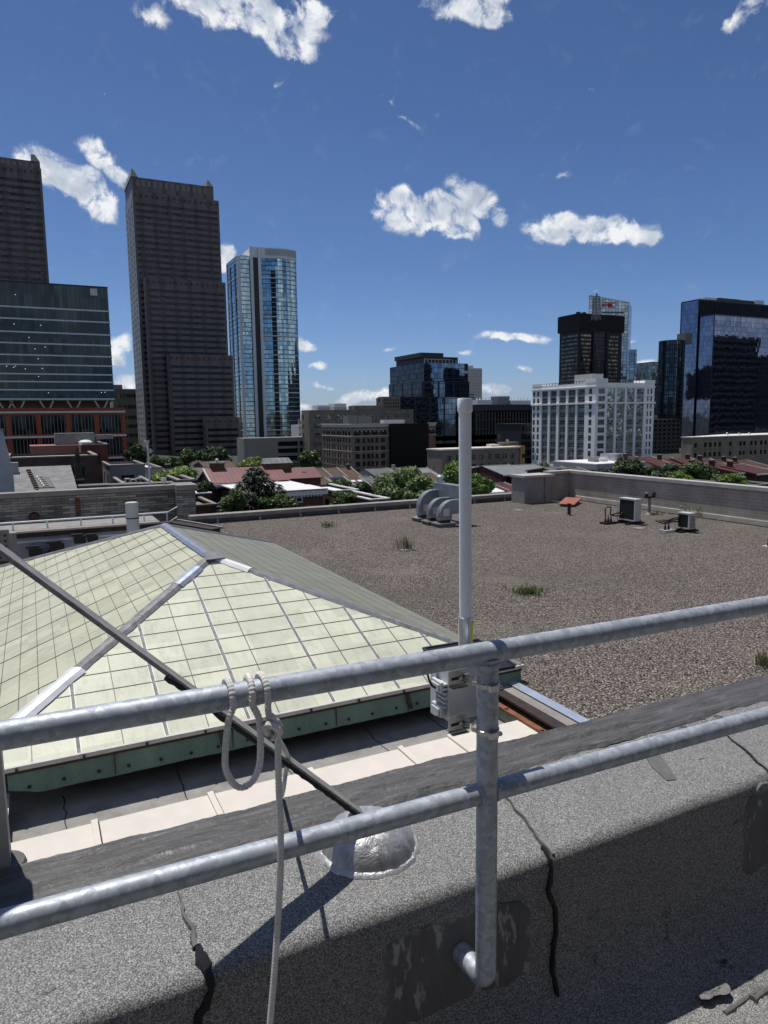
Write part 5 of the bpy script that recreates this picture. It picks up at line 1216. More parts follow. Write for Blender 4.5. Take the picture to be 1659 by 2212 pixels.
    part('floor_slabs', FR, t, lambda m: [m.box(x0+.1, x1-.1, y0+.1, y1-.1, ZS+(k+1)*hh-.349, ZS+(k+1)*hh-.001) for k in range(n)]); slab(t, (x0, x1, y0, y1), z1-3, z1, FR, 'parapet', .1)
    for i in range(19): part('fin', plain('pale_fin', (.2, .19, .185), .5, .2) if i == 0 else bpy.data.materials['pale_fin'], t, lambda m: m.box(x0+1+i*(x1-x0-2)/18.2, x0+1.16+i*(x1-x0-2)/18.2, y0-.3, y0-.01, ZS+2, z1-4))
    def tank(u, v, yt, yb, nn):
        a, b = py(u, yb, y0+12), py(v, yb, y0+12); zt = py(u, yt, y0+12).z
        part('roof_tank', ROOFW, t, lambda m: m.box(a.x, b.x, y0+12, y0+18, z1-.01, zt))
        part('exhaust_stack', ROOFW, t, lambda m: [m.lathe((a.x+(b.x-a.x)*(i+.5)/nn, y0+14, zt+.01), [(.55, 0), (.5, .6), (.35, .9), (.35, 1.3), (0, 1.3)], 10) for i in range(nn)])
    tank(1031, 1063, 864, 874, 5); tank(1106, 1146, 865, 874, 6)
    a, b = py(1075, 870, y0+14), py(1101, 870, y0+14); part('cooling_tower', plain('grey_louvre', (.22, .24, .25), .5, .3, .2, .8), t, lambda m: m.box(a.x, b.x, y0+14, y0+21, z1-.02, py(1080, 856, y0+14).z))
    # lower dark wing and column
    F = foot(1122, 1126, 1152, 917, 330); t = bthing('low dark glass wing left of the white factory building', F, name='low_building'); block(t, (F[0], F[1], F[2], F[2]+20, F[4]), ZS, FR, dk, cuts(F[1]-F[0], 4, .8), cuts(F[4]-ZS, 5, .7)); part('roof_slab', FR, t, lambda m: m.box(F[0]-.3, F[1]+.3, F[2]-.3, F[2]+20, F[4]+.001, F[4]+.35))
    # tan low building in the middle distance
    F = foot(948, 955, 1121, 974, 215); x0, x1, y0, y1, z1 = F; y1 = y0+9; t = bthing('low tan brick building with big windows right of the antenna', F, name='brick_building')
    z = lambda y: py(1050, y, y0).z-ZS
    block(t, (x0, x1, y0, y1, z1), ZS, TAN, GLASSW, cuts(x1-x0, 9, .5, 1, 1), [(.5, 2.6), (z(1011), z(1001)), (z(992), z(981.5))], dep=.3)
    slab(t, (x0, x1, y0, y1), z1+.001, z1+.45, STN, 'cornice', .25)
    part('yellow_end', plain('ochre_render', (.36, .22, .085), .85, 0, .12, .5), t, lambda m: m.box(x1+.27, py(1133, 974, y0).x, y0-.3, y1, ZS, z1+.6)); part('end_window', GLASSD, t, lambda m: m.box(x1+1.0, x1+2.2, y0-.36, y0-.31, z(992)+ZS, z(984)+ZS))
    part('roof_unit', ROOFW, t, lambda m: [m.box(py(u, 970, y0+6).x, py(v, 970, y0+6).x, y0+6, y0+9, z1+.4, py(u, w, y0+6).z) for u, v, w in ((958, 976, 970), (1022, 1040, 967), (1062, 1078, 960), (1044, 1056, 968))])
    part('stair_house', TAN, t, lambda m: m.box(py(1078, 962, y0+8).x, py(1115, 962, y0+8).x, y0+6.5, y0+8.8, z1+.4, py(1090, 955, y0+8).z)); part('vent', ALU, t, lambda m: m.lathe((py(1096, 955, y0+9).x, y0+9, py(1096, 955, y0+9).z), [(.4, 0), (.5, .4), (.4, .8), (0, .9)], 10))
make_centre()
def make_grey_block():
    F = foot(236, 243, 300, 840, 560); x0, x1, y0, y1, z1 = F; t = bthing('plain grey concrete office block between the green glass block and granite tower', F); y1 = y0+22
    z = lambda y: py(270, y, y0).z-ZS
    block(t, (x0, x1, y0, y1, z1), ZS, plain('grey_office_concrete', (.20, .195, .185), .85, 0, .12, .3), curtain('dim_ribbon_glass', (.05, .05, .055), .8, .1, 1.6, 3, .02, .01, .6, (.16, .155, .15), .3, 0), [(0.5, (x1-x0)*.48), ((x1-x0)*.52, x1-x0-.5)], [(z(y+4), z(y-4)) for y in (980, 961, 941, 921, 902, 879, 855)], dep=.5, wname='window_band')
    part('roof_house', CONC, t, lambda m: m.box(x0+.5, x0+(x1-x0)*.4, y0+4, y0+12, z1-.01, z1+3.2))
make_grey_block()

# --- white factory building, black tower, far glass tower
def make_right_group():
    WHT = plain('white_painted_concrete', (.86, .86, .845), .7, 0, .04, .5); INF = plain('grey_infill_panel', (.30, .32, .32), .7, 0, .1, .8)
    F = foot(1150.5, 1288, 1415, 817, 300, 829); x0, x1, y0, y1, z1 = F; t = bthing('white multi-storey factory building with grey window bays, right of the antenna', F, name='factory_building')
    zt = px(1288, 826, x0).z; zl = lambda y: px(1288, y, x0).z
    c4x = lambda c: 1080+.349*c
    rows = [(zl(594+.349*(c+16)), zl(594+.349*(c-17))) for c in (718, 765, 815, 862, 912, 962, 1011, 1060, 1108, 1156)]
    uL = lambda c: px(c4x(c), 860, x0).y; uF = lambda c: py(c4x(c), 860, y0).x
    bl = [(258, 297), (309, 350), (364, 408), (420, 467), (478, 525)]; bf = [(664, 712), (724, 774), (786, 834), (846, 892)]
    zb = ZS; zbt = zl(594+.349*700)
    m = MB(); L = y1-y0; W = x1-x0; vs1 = [(1, zbt-ZS)]
    rb = facade(m, (x0, y1, ZS), (0, -1, 0), L, zt-ZS, sorted([(y1-uL(a), y1-uL(b)) for a, b in bl]), vs1, .5, (-1, 0, 0)) + facade(m, (x0, y0, ZS), (1, 0, 0), W, zt-ZS, [(uF(a)-x0, uF(b)-x0) for a, b in bf], vs1, .5, (0, -1, 0))
    shell(m, x0, x1, y0, y1, ZS, zt, False, False, .8); m.build('wall', WHT, t)
    for q in rb: mm = MB(); mm.face(*q); mm.build('bay_panel', INF, t, recalc=False)
    wins = []; wn = []
    for (a, b) in rows:
        for (u, v) in bl: y_a, y_b = uL(u), uL(v); wins.append((V((x0+.44, y_a-.12, a)), V((x0+.44, y_b+.12, a)), V((x0+.44, y_b+.12, b)), V((x0+.44, y_a-.12, b))))
        for (u, v) in bf: wins.append((V((uF(u)+.12, y0+.44, a)), V((uF(v)-.12, y0+.44, a)), V((uF(v)-.12, y0+.44, b)), V((uF(u)+.12, y0+.44, b))))
        for (u, v) in ((206, 217), (231, 243), (552, 569)): wn.append((V((x0-.03, uL(u), a)), V((x0-.03, uL(v), a)), V((x0-.03, uL(v), b)), V((x0-.03, uL(u), b))))
        for (u, v) in ((609, 649), (911, 919), (931, 940)): wn.append((V((uF(u), y0-.03, a)), V((uF(v), y0-.03, a)), V((uF(v), y0-.03, b)), V((uF(u), y0-.03, b))))
    add_windows(t, wins, curtain('steel_sash_glass', (.22, .24, .245), .85, .07, 1.0, .95, .03, .01, .8, (.34, .36, .36), .1, .12), 'bay_window', 60); add_windows(t, wn, curtain('narrow_sash_glass', (.06, .068, .07), .7, .08, .9, .95, .02, .01, .6, (.3, .31, .31), .1, .1), 'window', 40)
    def trims(m, za, zb_, e): m.box(x0-e, x1+e, y0-e, y0-.002, za, zb_); m.box(x0-e, x0-.002, y0, y1+e, za, zb_)
    part('cornice', WHT, t, lambda m: trims(m, zl(594+.349*797), zl(594+.349*787), .45)); part('parapet_band', WHT, t, lambda m: trims(m, zl(594+.349*693), zl(594+.349*686), .3))
    for k, (a, b) in enumerate(rows): 
        if k > 0: part('sill_band', INF, t, lambda m: [m.box(uF(u)+.05, uF(v)-.05, y0+.3, y0+.438, a-.2, a-.02) for u, v in bf]+[m.box(x0+.3, x0+.438, uL(v)+.05, uL(u)-.05, a-.2, a-.02) for u, v in bl])
    part('corner_parapet', WHT, t, lambda m: m.box(x0-.15, uF(665), y0-.15, uL(530), zt+.001, z1))
    part('end_parapet', WHT, t, lambda m: [m.box(uF(893), x1+.1, y0-.15, y0+6, zt+.001, px(1288, 819, x0).z), m.box(x0-.15, x0+5, uL(256), y1, zt+.001, z1-.6)])
    part('roof_railing', DARKMET, t, lambda m: [m.box(uF(667), uF(892), y0+.2, y0+.35, z1-.7, z1-.55)]+[m.box(uF(667)+i*1.55, uF(667)+i*1.55+.2, y0+.2, y0+.35, zt, z1-.7) for i in range(int((uF(892)-uF(667))/1.55))]+[m.box(x0+.2, x0+.35, uL(528), uL(258), z1-.9, z1-.75)]+[m.box(x0+.2, x0+.35, uL(528)+i*1.9, uL(528)+i*1.9+.25, zt, z1-.9) for i in range(int((uL(258)-uL(528))/1.9))])
    a, b = px(c4x(462), 812, x0+8).y, px(c4x(572), 812, x0+8).y; part('roof_house', INF, t, lambda m: m.box(x0+8, x0+14, b, a, zt-.5, px(c4x(500), 594+.349*617, x0+8).z))
    # black tower
    BLK = plain('black_steel', (.012, .011, .011), .5, .2, .3, .1); bgl = curtain('dull_window_glass', (.11, .10, .09), .9, .15, 1.5, 4, .03, .02, .9, (.02, .02, .02), .3, 0)
    F = foot(1206, 1251, 1349, 676, rho_for(1251, 676, 96), 683); x0, x1, y0, y1, z1 = F; t = bthing('black office tower with rows of dull windows behind the white factory', F, name='office_tower')
    zc = px(1251, 594+.349*342, x0).z; e = 1.2; L = y1-y0-2*e; W = x1-x0-2*e
    vs = []; zz = zc-5.2
    fh = (px(1251, 594+.349*365, x0).z-px(1251, 594+.349*640, x0).z)/11
    while zz > ZS+3: vs.append((zz-ZS, zz-ZS+1.9)); zz -= fh
    block(t, (x0+e, x1-e, y0+e, y1-e, zc), ZS, BLK, bgl, [(W*.06, W*.31), (W*.68, W*.93)], vs[::-1], [(L*.06, L*.94)], vs[::-1], .4, wname='window_band')
    part('crown', BLK, t, lambda m: m.box(x0, x1, y0, y1, zc, z1)); part('crown_rib', plain('dark_rib', (.022, .02, .02), .5, .2), t, lambda m: [m.box(x0+i*(x1-x0)/40, x0+i*(x1-x0)/40+.35, y0-.35, y0-.01, zc+.5, z1-.6) for i in range(41)]+[m.box(x0-.35, x0-.01, y0+i*(y1-y0)/34, y0+i*(y1-y0)/34+.35, zc+.5, z1-.6) for i in range(35)])
    for (a, b) in ((W*.31, W*.36), (W*.62, W*.68)): part('column', BLK, t, lambda m: m.box(x0+e+a, x0+e+b, y0+.2, y0+e-.01, ZS, zc))
    mid = curtain('dark_centre_glass', (.02, .02, .03), .8, .15, 1.5, 3.7, .02, .02, .6, (.008, .008, .01), .3, .8)
    part('centre_glass', mid, t, lambda m: m.box(x0+e+W*.37, x0+e+W*.61, y0+e-.12, y0+e-.01, ZS, zc))
    part('roof_unit', DARKMET, t, lambda m: [m.box(x0+4+i*7, x0+7+i*7, y0+6, y0+9, z1, z1+2.2) for i in range(2)])
    # far glass tower with red sign
    fg = curtain('far_pale_glass', (.235, .29, .335), .95, .10, 3, 4.2, .02, .015, .35, (.14, .18, .21), .35, .5)
    A, B = prho(1272.6, 638, 1050), prho(1360, 654, 1075); e = V((B.x-A.x, B.y-A.y, 0)); Lf = e.length; e.normalize(); nf = V((e.y, -e.x, 0)); nf = nf if nf.dot(_h) < 0 else -nf
    zt0, zt1 = A.z, B.z; A0 = V((A.x, A.y, ZS))
    t = thing('crystal_glass_tower', 'far pale glass tower with slanted top and red lettering, behind the black tower', 'building', tuple(A0))
    W = lambda u, z, d=0.: V((A.x, A.y, z))+e*u+nf*d
    part('glass_wall', fg, t, lambda m: m.prism([W(0, ZS), W(Lf, ZS), W(Lf, zt1), W(0, zt0)], V((A.x, A.y, 0)).normalized()*40+e*6))
    part('roof_edge', plain('pale_roof_edge', (.5, .53, .55), .4, .3), t, lambda m: m.bar(W(0, zt0+.2, .1), W(Lf, zt1+.2, .1), .8, 1.0))
    def onface(x, y):
        d_ = ray(x, y); return d_*(A.dot(nf)/d_.dot(nf))
    u1 = (onface(1300, 675)-A).dot(e); part('dark_floor', FAR_D, t, lambda m: m.bar(W(u1, onface(1300, 675).z, .1), W(Lf-8, onface(1300, 675).z, .1), .3, 2.4))
    for k in range(7): part('floor_line', plain('thin_floor_line', (.3, .35, .38), .4, .4) if k == 0 else bpy.data.materials['thin_floor_line'], t, lambda m: m.bar(W(.5, ZS+60+k*16, .1), W(Lf-.5, ZS+60+k*16, .1), .2, .9))
    RED = plain('red_sign_face', (.55, .02, .03), .5, 0, .03)
    c = onface(1313, 664)+nf*.5; s = thing('rooftop_sign', 'red FMC lettering with arrow mark near the top of the far glass tower', 'sign', tuple(c))
    cu = bpy.data.curves.new('lettering', 'FONT'); cu.body = 'FMC'; cu.extrude = .15; cu.offset = .022; cu.space_character = 1.06
    tmp = bpy.data.objects.new('lettering_curve', cu); COL.objects.link(tmp); bpy.context.view_layer.update()
    me = bpy.data.meshes.new_from_object(tmp.evaluated_get(bpy.context.evaluated_depsgraph_get())); bpy.data.objects.remove(tmp)
    a, b = onface(1307, 664.5), onface(1328, 664.5); ua, ub = (a-A).dot(e), (b-A).dot(e); h = onface(1307, 652.5).z-a.z; w = max(v.co.x for v in me.vertices); hh = max(v.co.y for v in me.vertices)
    for v in me.vertices: v.co = W(ua+v.co.x/w*(ub-ua), a.z+v.co.y/hh*h, .6+v.co.z)-ORG[s.name]
    me.materials.append(RED); o = bpy.data.objects.new('lettering', me); COL.objects.link(o); o.parent = s
    u = (ub-ua)/6; uc = (onface(1300.5, 658.5)-A).dot(e); zc_ = onface(1300.5, 658.5).z
    part('arrow_mark', RED, s, lambda m: m.prism([W(uc+u*p_, zc_+h*q_, .5) for p_, q_ in ((0, 0), (1.05, .42), (1.05, .16), (1.6, .16), (1.6, -.16), (1.05, -.16), (1.05, -.42))], nf*.2))
    y0 = A.y
    a, b = prho(1340, 757, 1150), prho(1376, 757, 1155); d_ = V((b.x-a.x, b.y-a.y, 0)); n_ = nf
    t = thing('glass_tower', 'lower pale glass tower just right of the far tower with red lettering', 'building', (a.x, a.y, ZS)); part('glass_wall', fg, t, lambda m: m.prism([(a.x, a.y, ZS), (a.x+d_.x, a.y+d_.y, ZS), (a.x+d_.x, a.y+d_.y, a.z), (a.x, a.y, a.z)], V((a.x, a.y, 0)).normalized()*30)); part('roof_edge', bpy.data.materials['pale_roof_edge'], t, lambda m: m.prism([(a.x, a.y, a.z), (a.x+d_.x, a.y+d_.y, a.z), (a.x+d_.x, a.y+d_.y, a.z+1), (a.x, a.y, a.z+1)], V((a.x, a.y, 0)).normalized()*30))
    # lattice mast on the black tower
    Y = prho(1288, 676, 560).y+12; bse = py(1288, 680, Y); top = py(1287, 634, Y); hh = top.z-bse.z
    t = thing('lattice_mast', 'thin lattice radio mast standing on the black tower roof', 'mast', tuple(bse)); w = 2.4
    def lat(m):
        n = 9; cs = [(-1, -1), (1, -1), (1, 1), (-1, 1)]
        P = lambda k, c: bse+V((cs[c][0]*w*(1-.35*k/n), cs[c][1]*w*(1-.35*k/n), -4+(hh*.86+4)*k/n))
        for k in range(n):
            for c in range(4): m.bar(P(k, c), P(k+1, c), .42, .42, (1, .3, 0)); m.bar(P(k, c), P(k+1, (c+1) % 4), .28, .28, (1, .3, .1)); m.bar(P(k+1, c), P(k+1, (c+1) % 4), .28, .28)
    part('lattice', plain('mast_steel', (.2, .2, .21), .5, .4), t, lat); part('antenna_rod', bpy.data.materials['mast_steel'], t, lambda m: m.tube([bse+V((0, 0, hh*.8)), bse+V((0, 0, hh*1.0))], .7, 8))
FAR_D = plain('dark_plant_floor', (.10, .12, .13), .5, .3)
make_right_group()

# --- blue glass towers on the right
def make_right_towers():
    gl = curtain('blue_right_glass', (.17, .20, .28), .95, .04, 1.7, 3.7, .003, .010, .2, (.012, .014, .02), .1, .14, .22)
    gf = curtain('deep_blue_front_glass', (.15, .18, .27), .95, .035, 1.5, 3.7, .003, .009, .25, (.012, .013, .018), .12, .2, .3)
    DK = plain('navy_metal_frame', (.018, .02, .028), .4, .4, .15, .3)
    F = foot(1472, 1510, 1900, 648, 620, 656); x0, x1, y0, y1, z1 = F; t = bthing('big dark blue glass tower with wavy reflections at the right border', F, name='glass_tower')
    x1 = x0+100
    def tower(x0, x1, y0, y1, z1, fins=True):
        n = round((z1-ZS)/3.7/2); h = (z1-ZS)/n
        for k in range(n):
            za, zb = ZS+k*h, ZS+(k+1)*h
            part('glass_band', gf, t, lambda m: m.face((x0, y0, za), (x1, y0, za), (x1, y0, zb), (x0, y0, zb))); part('side_band', gl, t, lambda m: m.face((x0, y1, za), (x0, y0, za), (x0, y0, zb), (x0, y1, zb)))
        part('core', DK, t, lambda m: m.box(x0+.05, x1, y0+.05, y1, ZS, z1-.05)); part('parapet', DK, t, lambda m: m.box(x0-.2, x1, y0-.2, y1, z1-.04, z1+.8))
        part('corner_post', DK, t, lambda m: [m.box(x0-.25, x0+.35, y0-.25, y0+.3, ZS, z1-.05), m.box(x0-.25, x0+.2, y1-.3, y1+.2, ZS, z1-.05)])
    tower(x0, x1, y0, y1, z1)
    zf = px(1510, 680, x0).z
    for i in range(50): part('fin', DK, t, lambda m: m.box(x0+.8+i*1.9, x0+1.35+i*1.9, y0-.6, y0-.01, zf-36, z1-.1))
    Y = y0-14; p = py(1543.5, 680, Y); tower(p.x, x1+8, Y, y0-.6, p.z)
    part('roof_unit', ROOFW, t, lambda m: [m.box(py(u, 650, y0+8).x, py(v, 650, y0+8).x, y0+8, y0+14, z1, py(u, w, y0+8).z) for u, v, w in ((1522, 1548, 642), (1632, 1651, 648))]); part('plant_screen', plain('brown_plant_screen', (.07, .055, .05), .6), t, lambda m: [m.box(py(u, 650, y0+9).x, py(v, 650, y0+9).x, y0+9, y0+16, z1, py(u, w, y0+9).z) for u, v, w in ((1552, 1600, 643), (1602, 1632, 648))])
    # round tower
    a, b = prho(1424, 738, 520), prho(1480, 738, 520); c = (a+b)/2; r_ = (b-a).length/2; zt = a.z
    t = thing('round_glass_tower', 'dark rounded glass tower left of the big blue tower', 'building', (c.x, c.y, ZS))
    cg = curtain('dark_round_glass', (.055, .075, .10), .95, .05, 1.4, 3.7, .03, .03, .6, (.012, .014, .016), .16, .0)
    n = 24; h = (zt-ZS)/n
    for k in range(n): part('glass_band', cg, t, lambda m: m.lathe((c.x, c.y, ZS+k*h), [(r_, .0), (r_, h-.5)], 48), True)
    part('floor_slabs', DK, t, lambda m: [m.lathe((c.x, c.y, ZS+(k+1)*h-.5), [(0, 0), (r_+.15, 0), (r_+.15, .499), (0, .499)], 48) for k in range(n)])
    part('mullions', DK, t, lambda m: [m.obox(V((c.x+math.cos(q)*(r_+.1), c.y+math.sin(q)*(r_+.1), (ZS+zt)/2)), V((math.cos(q), math.sin(q), 0)), V((-math.sin(q), math.cos(q), 0)), V((0, 0, 1)), .12, .14, (zt-ZS)/2) for q in [k*math.tau/40 for k in range(40)]])
    p = py(1455, 723, c.y+12); part('stair_core', ROOFG, t, lambda m: m.box(p.x, p.x+7, c.y+2, c.y+9, zt-1, p.z))
    # far tower in the gap
    F = foot(1405, 1409, 1430, 783, 800); t = bthing('far pale green glass tower showing left of the round tower', F, name='glass_tower'); fg = curtain('far_green_glass', (.14, .19, .20), .95, .12, 2, 3.6, .02, .01, .4, (.09, .12, .13), .3, .5)
    part('glass_wall', fg, t, lambda m: m.box(F[0], F[1]+10, F[2], F[2]+22, ZS, F[4])); part('roof_edge', DK, t, lambda m: m.box(F[0], F[1]+10, F[2], F[2]+22, F[4], F[4]+.8))
    # tan building with white roof
    TB = brick('buff_brick', (.25, .20, .155), (.21, .17, .135), (.24, .21, .18), .45, .14, .9, .014, .2); STN = bpy.data.materials['pale_limestone']; RB = plain('brown_spandrel', (.2, .13, .10), .85)
    p = prho(1496, 946, 290); x0, y0, zt = p.x, p.y, p.z; x1 = x0+70; y1 = y0+5
    t = thing('brick_building', 'long buff brick building with white roof and small ventilators below the blue tower', 'building', ((x0+x1)/2, (y0+y1)/2, ZS)); z = lambda y: py(1500, y, y0).z-ZS
    us = [(py(1080+.349*c, 960, y0).x-x0-.75, py(1080+.349*c, 960, y0).x-x0+.75) for c in (1212, 1272, 1303, 1332, 1362, 1427, 1490, 1512, 1556, 1583, 1618, 1645)]
    block(t, (x0, x1, y0, y1, zt), ZS, TB, GLASSD, us, [(z(988), z(978.5)), (z(967), z(957))], dep=.3, par=.3)
    slab(t, (x0, x1, y0, y1), zt+.001, zt+.35, STN, 'cornice', .25); part('spandrel', RB, t, lambda m: [m.box(x0+a-.1, x0+b+.1, y0-.03, y0-.002, ZS+z(976), ZS+z(970)) for a, b in us])
    zr = py(1595, 937, y0+2.5).z
    part('white_roof', ROOFW, t, lambda m: (m.face((x0+6, y0+.3, zt+.36), (x1, y0+.3, zt+.36), (x1-8, y0+2.5, zr), (x0+20, y0+2.5, zr)), m.face((x0+6, y0+.3, zt+.36), (x0+20, y0+2.5, zr), (x0+6, y1-.1, zt+.36)), m.face((x0+20, y0+2.5, zr), (x1-8, y0+2.5, zr), (x1, y1-.1, zt+.36), (x0+6, y1-.1, zt+.36))))
    for c in (1406, 1480, 1543): q = py(1080+.349*c, 939, y0+2); part('ventilator', ALU, t, lambda m: m.lathe((q.x, q.y, q.z-1.0), [(.3, 0), (.3, .9), (.55, 1.1), (.5, 1.5), (.2, 1.8), (0, 1.8)], 12), True)
    # low white-roofed building
    F = foot(1195, 1288, 1396, 1003, 128, 998); x0, x1, y0, y1, z1 = F; t = bthing('low building with wide white flat roof and grey eaves in front of the white factory', F, name='low_building')
    block(t, (x0+1, x1-1, y0+1, y1-1, z1-1.0), ZS, brick('dark_brick_low', (.07, .055, .045), (.06, .045, .04), (.07, .06, .05)), GLASSD, cuts(x1-x0-2, 6, .5), [(6, 7.6)], cuts(y1-y0-2, 5, .5), [(6, 7.6)])
    part('eaves', plain('grey_eaves_board', (.30, .30, .28), .7, 0, .1, .6), t, lambda m: m.box(x0, x1, y0, y1, z1-.999, z1-.05)); part('white_roof', ROOFW, t, lambda m: m.box(x0+.1, x1-.1, y0+.1, y1-.1, z1-.049, z1+.06))
    rr = random.Random(4)
    for k in range(9):
        a, b = x0+3+rr.random()*(x1-x0-9), y0+4+rr.random()*(y1-y0-9); s = rr.uniform(.3, .7); part('roof_unit', CONC if k % 2 else ROOFW, t, lambda m: m.box(a, a+s*2.2, b, b+s*2, z1+.061, z1+.06+s*1.1))
    q = py(1080+.349*707, 990, y0+6); part('roof_unit', ALU, t, lambda m: m.box(q.x-1.6, q.x+1.8, y0+5, y0+8, z1+.061, z1+1.25))
make_right_towers()
def make_reflected():                            # towers beyond the right border, mirrored in the glass fronts
    DKC = plain('dark_concrete_tower', (.05, .05, .055), .8, 0, .2, .2)
    for (x0, x1, y0, y1, z1, l) in ((760, 850, 30, 150, 96, 'dark tower beyond the right border, mirrored in the big blue tower'), (980, 1060, 40, 170, 84, 'second dark tower beyond the right border, mirrored in the big blue tower'), (430, 500, 20, 110, 74, 'dark block beyond the right border, mirrored in the stepped blue block'), (560, 640, 60, 130, 60, 'lower dark block beyond the right border, mirrored in glass')):
        F = (x0, x1, y0, y1, z1); t = bthing(l, F, name='office_tower')
        m = MB(); r_ = facade(m, (x1, y1, ZS), (-1, 0, 0), x1-x0, z1-ZS, [(2, x1-x0-2)], cuts(z1-ZS, 14, .45), .3, (0, 1, 0)); shell(m, x0, x1, y0, y1, ZS, z1); m.build('wall', DKC, t); add_windows(t, r_, TGL, 'window_band')
make_reflected()
def make_gap_block():
    F = foot(1408, 1412, 1470, 906, 430); x0, x1, y0, y1, z1 = F; y1 = y0+20; t = bthing('low dark office block in the gap right of the white factory', F, name='low_building')
    block(t, (x0, x1, y0, y1, z1), ZS, plain('dark_gap_wall', (.045, .045, .048), .7), GLASSD, cuts(x1-x0, 6, .6), cuts(z1-ZS, 8, .55), dep=.3); part('roof_unit', CONC, t, lambda m: m.box(x0+2, x0+6, y0+3, y0+8, z1, z1+2.4))
make_gap_block()
# ---------------------------------------------------------------- rooftops and houses between
def shingle(name, c, var=.3):
    m, g = newmat(name); t = g.n('ShaderNodeTexBrick'); x, y, z = g.sep(g.co)
    g.put(t.inputs['Vector'], g.comb(x, g.math('ADD', y, z))); t.inputs['Scale'].default_value = 1; t.inputs['Brick Width'].default_value = .3; t.inputs['Row Height'].default_value = .22; t.inputs['Mortar Size'].default_value = .012
    t.inputs['Color1'].default_value = c4(tuple(q*.85 for q in c)); t.inputs['Color2'].default_value = c4(tuple(q*1.15 for q in c)); t.inputs['Mortar'].default_value = c4(tuple(q*.5 for q in c))
    n = g.noise(g.co, .9, 5, .65); s = g.vmath('SCALE', t.outputs[0]); g.put(s.node.inputs['Scale'], g.maprange(n, .3, .7, 1-var, 1+var)); setp(g, s, .9, 0, .2); return m
def seamroof(name, c, pitch=.5, axis=0):
    m, g = newmat(name); q = g.sep(g.co)[axis]; f = g.math('FRACT', g.math('DIVIDE', q, pitch)); ln = g.math('LESS_THAN', f, .12); n = g.noise(g.co, .7, 4)
    col = g.mix(ln, g.ramp(n, [(.3, tuple(k*.8 for k in c)), (.7, tuple(k*1.15 for k in c))]), tuple(k*.45 for k in c)); setp(g, col, .5, 0, .4); return m
SH_BROWN = shingle('brown_shingles', (.105, .075, .055)); SH_GREY = shingle('grey_shingles', (.13, .13, .128)); SH_RED = shingle('dark_red_shingles', (.085, .036, .034)); SH_SLATE = shingle('pale_slate', (.22, .22, .215), .2)
SEAM_RED = seamroof('red_seamed_roof', (.19, .078, .072)); SEAM_GREY = seamroof('grey_seamed_roof', (.2, .205, .2), .7)
BRK = brick('dark_red_brick', (.105, .05, .04), (.085, .04, .033), (.11, .08, .07), .3, .1, .9, .012, .25); BRKB = brick('row_red_brick', (.10, .038, .032), (.08, .03, .026), (.09, .05, .045), .3, .1, .9, .012, .25)
STUC = plain('pale_stucco', (.42, .41, .39), .85, 0, .12, .8); TRIM = plain('white_trim', (.62, .62, .6), .6, 0, .06, 1)
PARTY = plain('pale_party_wall', (.45, .43, .41), .8, 0, .15, 1)
def house(label, xl, xr, ye, yr, rho, dep, roof, wall, name='row_house', group=None, party=True, chimney=0, win=True, trim=None, drop=ZS, sky=0, hgt=None, xlab=None):
    p = prho(xl, ye, rho); x0, y0, ze = p.x, p.y, p.z; x1 = py(xr, ye, y0).x
    zr = py((xl+xr)/2, yr, y0+dep/2).z if hgt is None else ze+hgt; zr = max(zr, ze+.6); y1 = y0+dep; ym = y0+dep/2
    t = thing(name, label, 'house', ((x0+x1)/2, ym, drop), group)
    part('wall', wall, t, lambda m: (m.box(x0, x1, y0+.15, y1-.15, drop, ze), m.prism([(x0, y0+.15, ze), (x0, y1-.15, ze), (x0, ym, zr-.06)], (x1-x0, 0, 0))))
    part('roof', roof, t, lambda m: (m.prism([(x0-.1, y0-.25, ze-.1), (x0-.1, y0-.25, ze+.05), (x0-.1, ym, zr+.1), (x0-.1, ym, zr-.05)], (x1-x0+.2, 0, 0)), m.prism([(x0-.1, y1+.25, ze-.1), (x0-.1, y1+.25, ze+.05), (x0-.1, ym+.002, zr+.1), (x0-.1, ym+.002, zr-.05)], (x1-x0+.2, 0, 0))))
    part('ridge', trim or CONC, t, lambda m: m.box(x0-.12, x1+.12, ym-.12, ym+.12, zr+.06, zr+.16))
    part('eaves', trim or TRIM, t, lambda m: m.box(x0-.1, x1+.1, y0-.38, y0-.26, ze-.16, ze+.02))
    if party:
        part('party_wall', PARTY, t, lambda m: m.prism([(x1-.04, y0-.2, ze+.02), (x1-.04, y0-.2, ze+.18), (x1-.04, ym, zr+.24), (x1-.04, ym, zr+.08)], (.1, 0, 0)))
    if chimney:
        cx = x0+(x1-x0)*chimney; c = part('chimney', wall, t, lambda m: m.box(cx-.3, cx+.3, ym-1.1, ym-.5, ze, zr+.75)); part('chimney_cap', CONC, c, lambda m: m.box(cx-.36, cx+.36, ym-1.16, ym-.44, zr+.751, zr+.86))
    if win:
        n = max(1, int((x1-x0)/2.2)); r_ = []
        for k in range(n):
            for lev in range(3):
                a = x0+(k+.5)*(x1-x0)/n-.45; z = ze-1.9-lev*2.9; w = part('window', GLASSD, t, lambda m: m.box(a, a+.9, y0+.10, y0+.14, z, z+1.4)); part('sill', TRIM, w, lambda m: m.box(a-.06, a+.96, y0+.02, y0+.13, z-.1, z-.01))
    for k in range(sky):
        f = .35+.35*k; cx = x0+(x1-x0)*(.3+.4*k); yy = y0+(ym-y0)*.5; zz = ze+(zr-ze)*.5
        part('roof_window', ROOFW, t, lambda m: m.obox(V((cx, yy, zz+.2)), V((1, 0, 0)), V((0, ym-y0, zr-ze)).normalized(), V((0, -(zr-ze), ym-y0)).normalized(), .35, .4, .12))
    return t, (x0, x1, y0, y1, ze, zr)
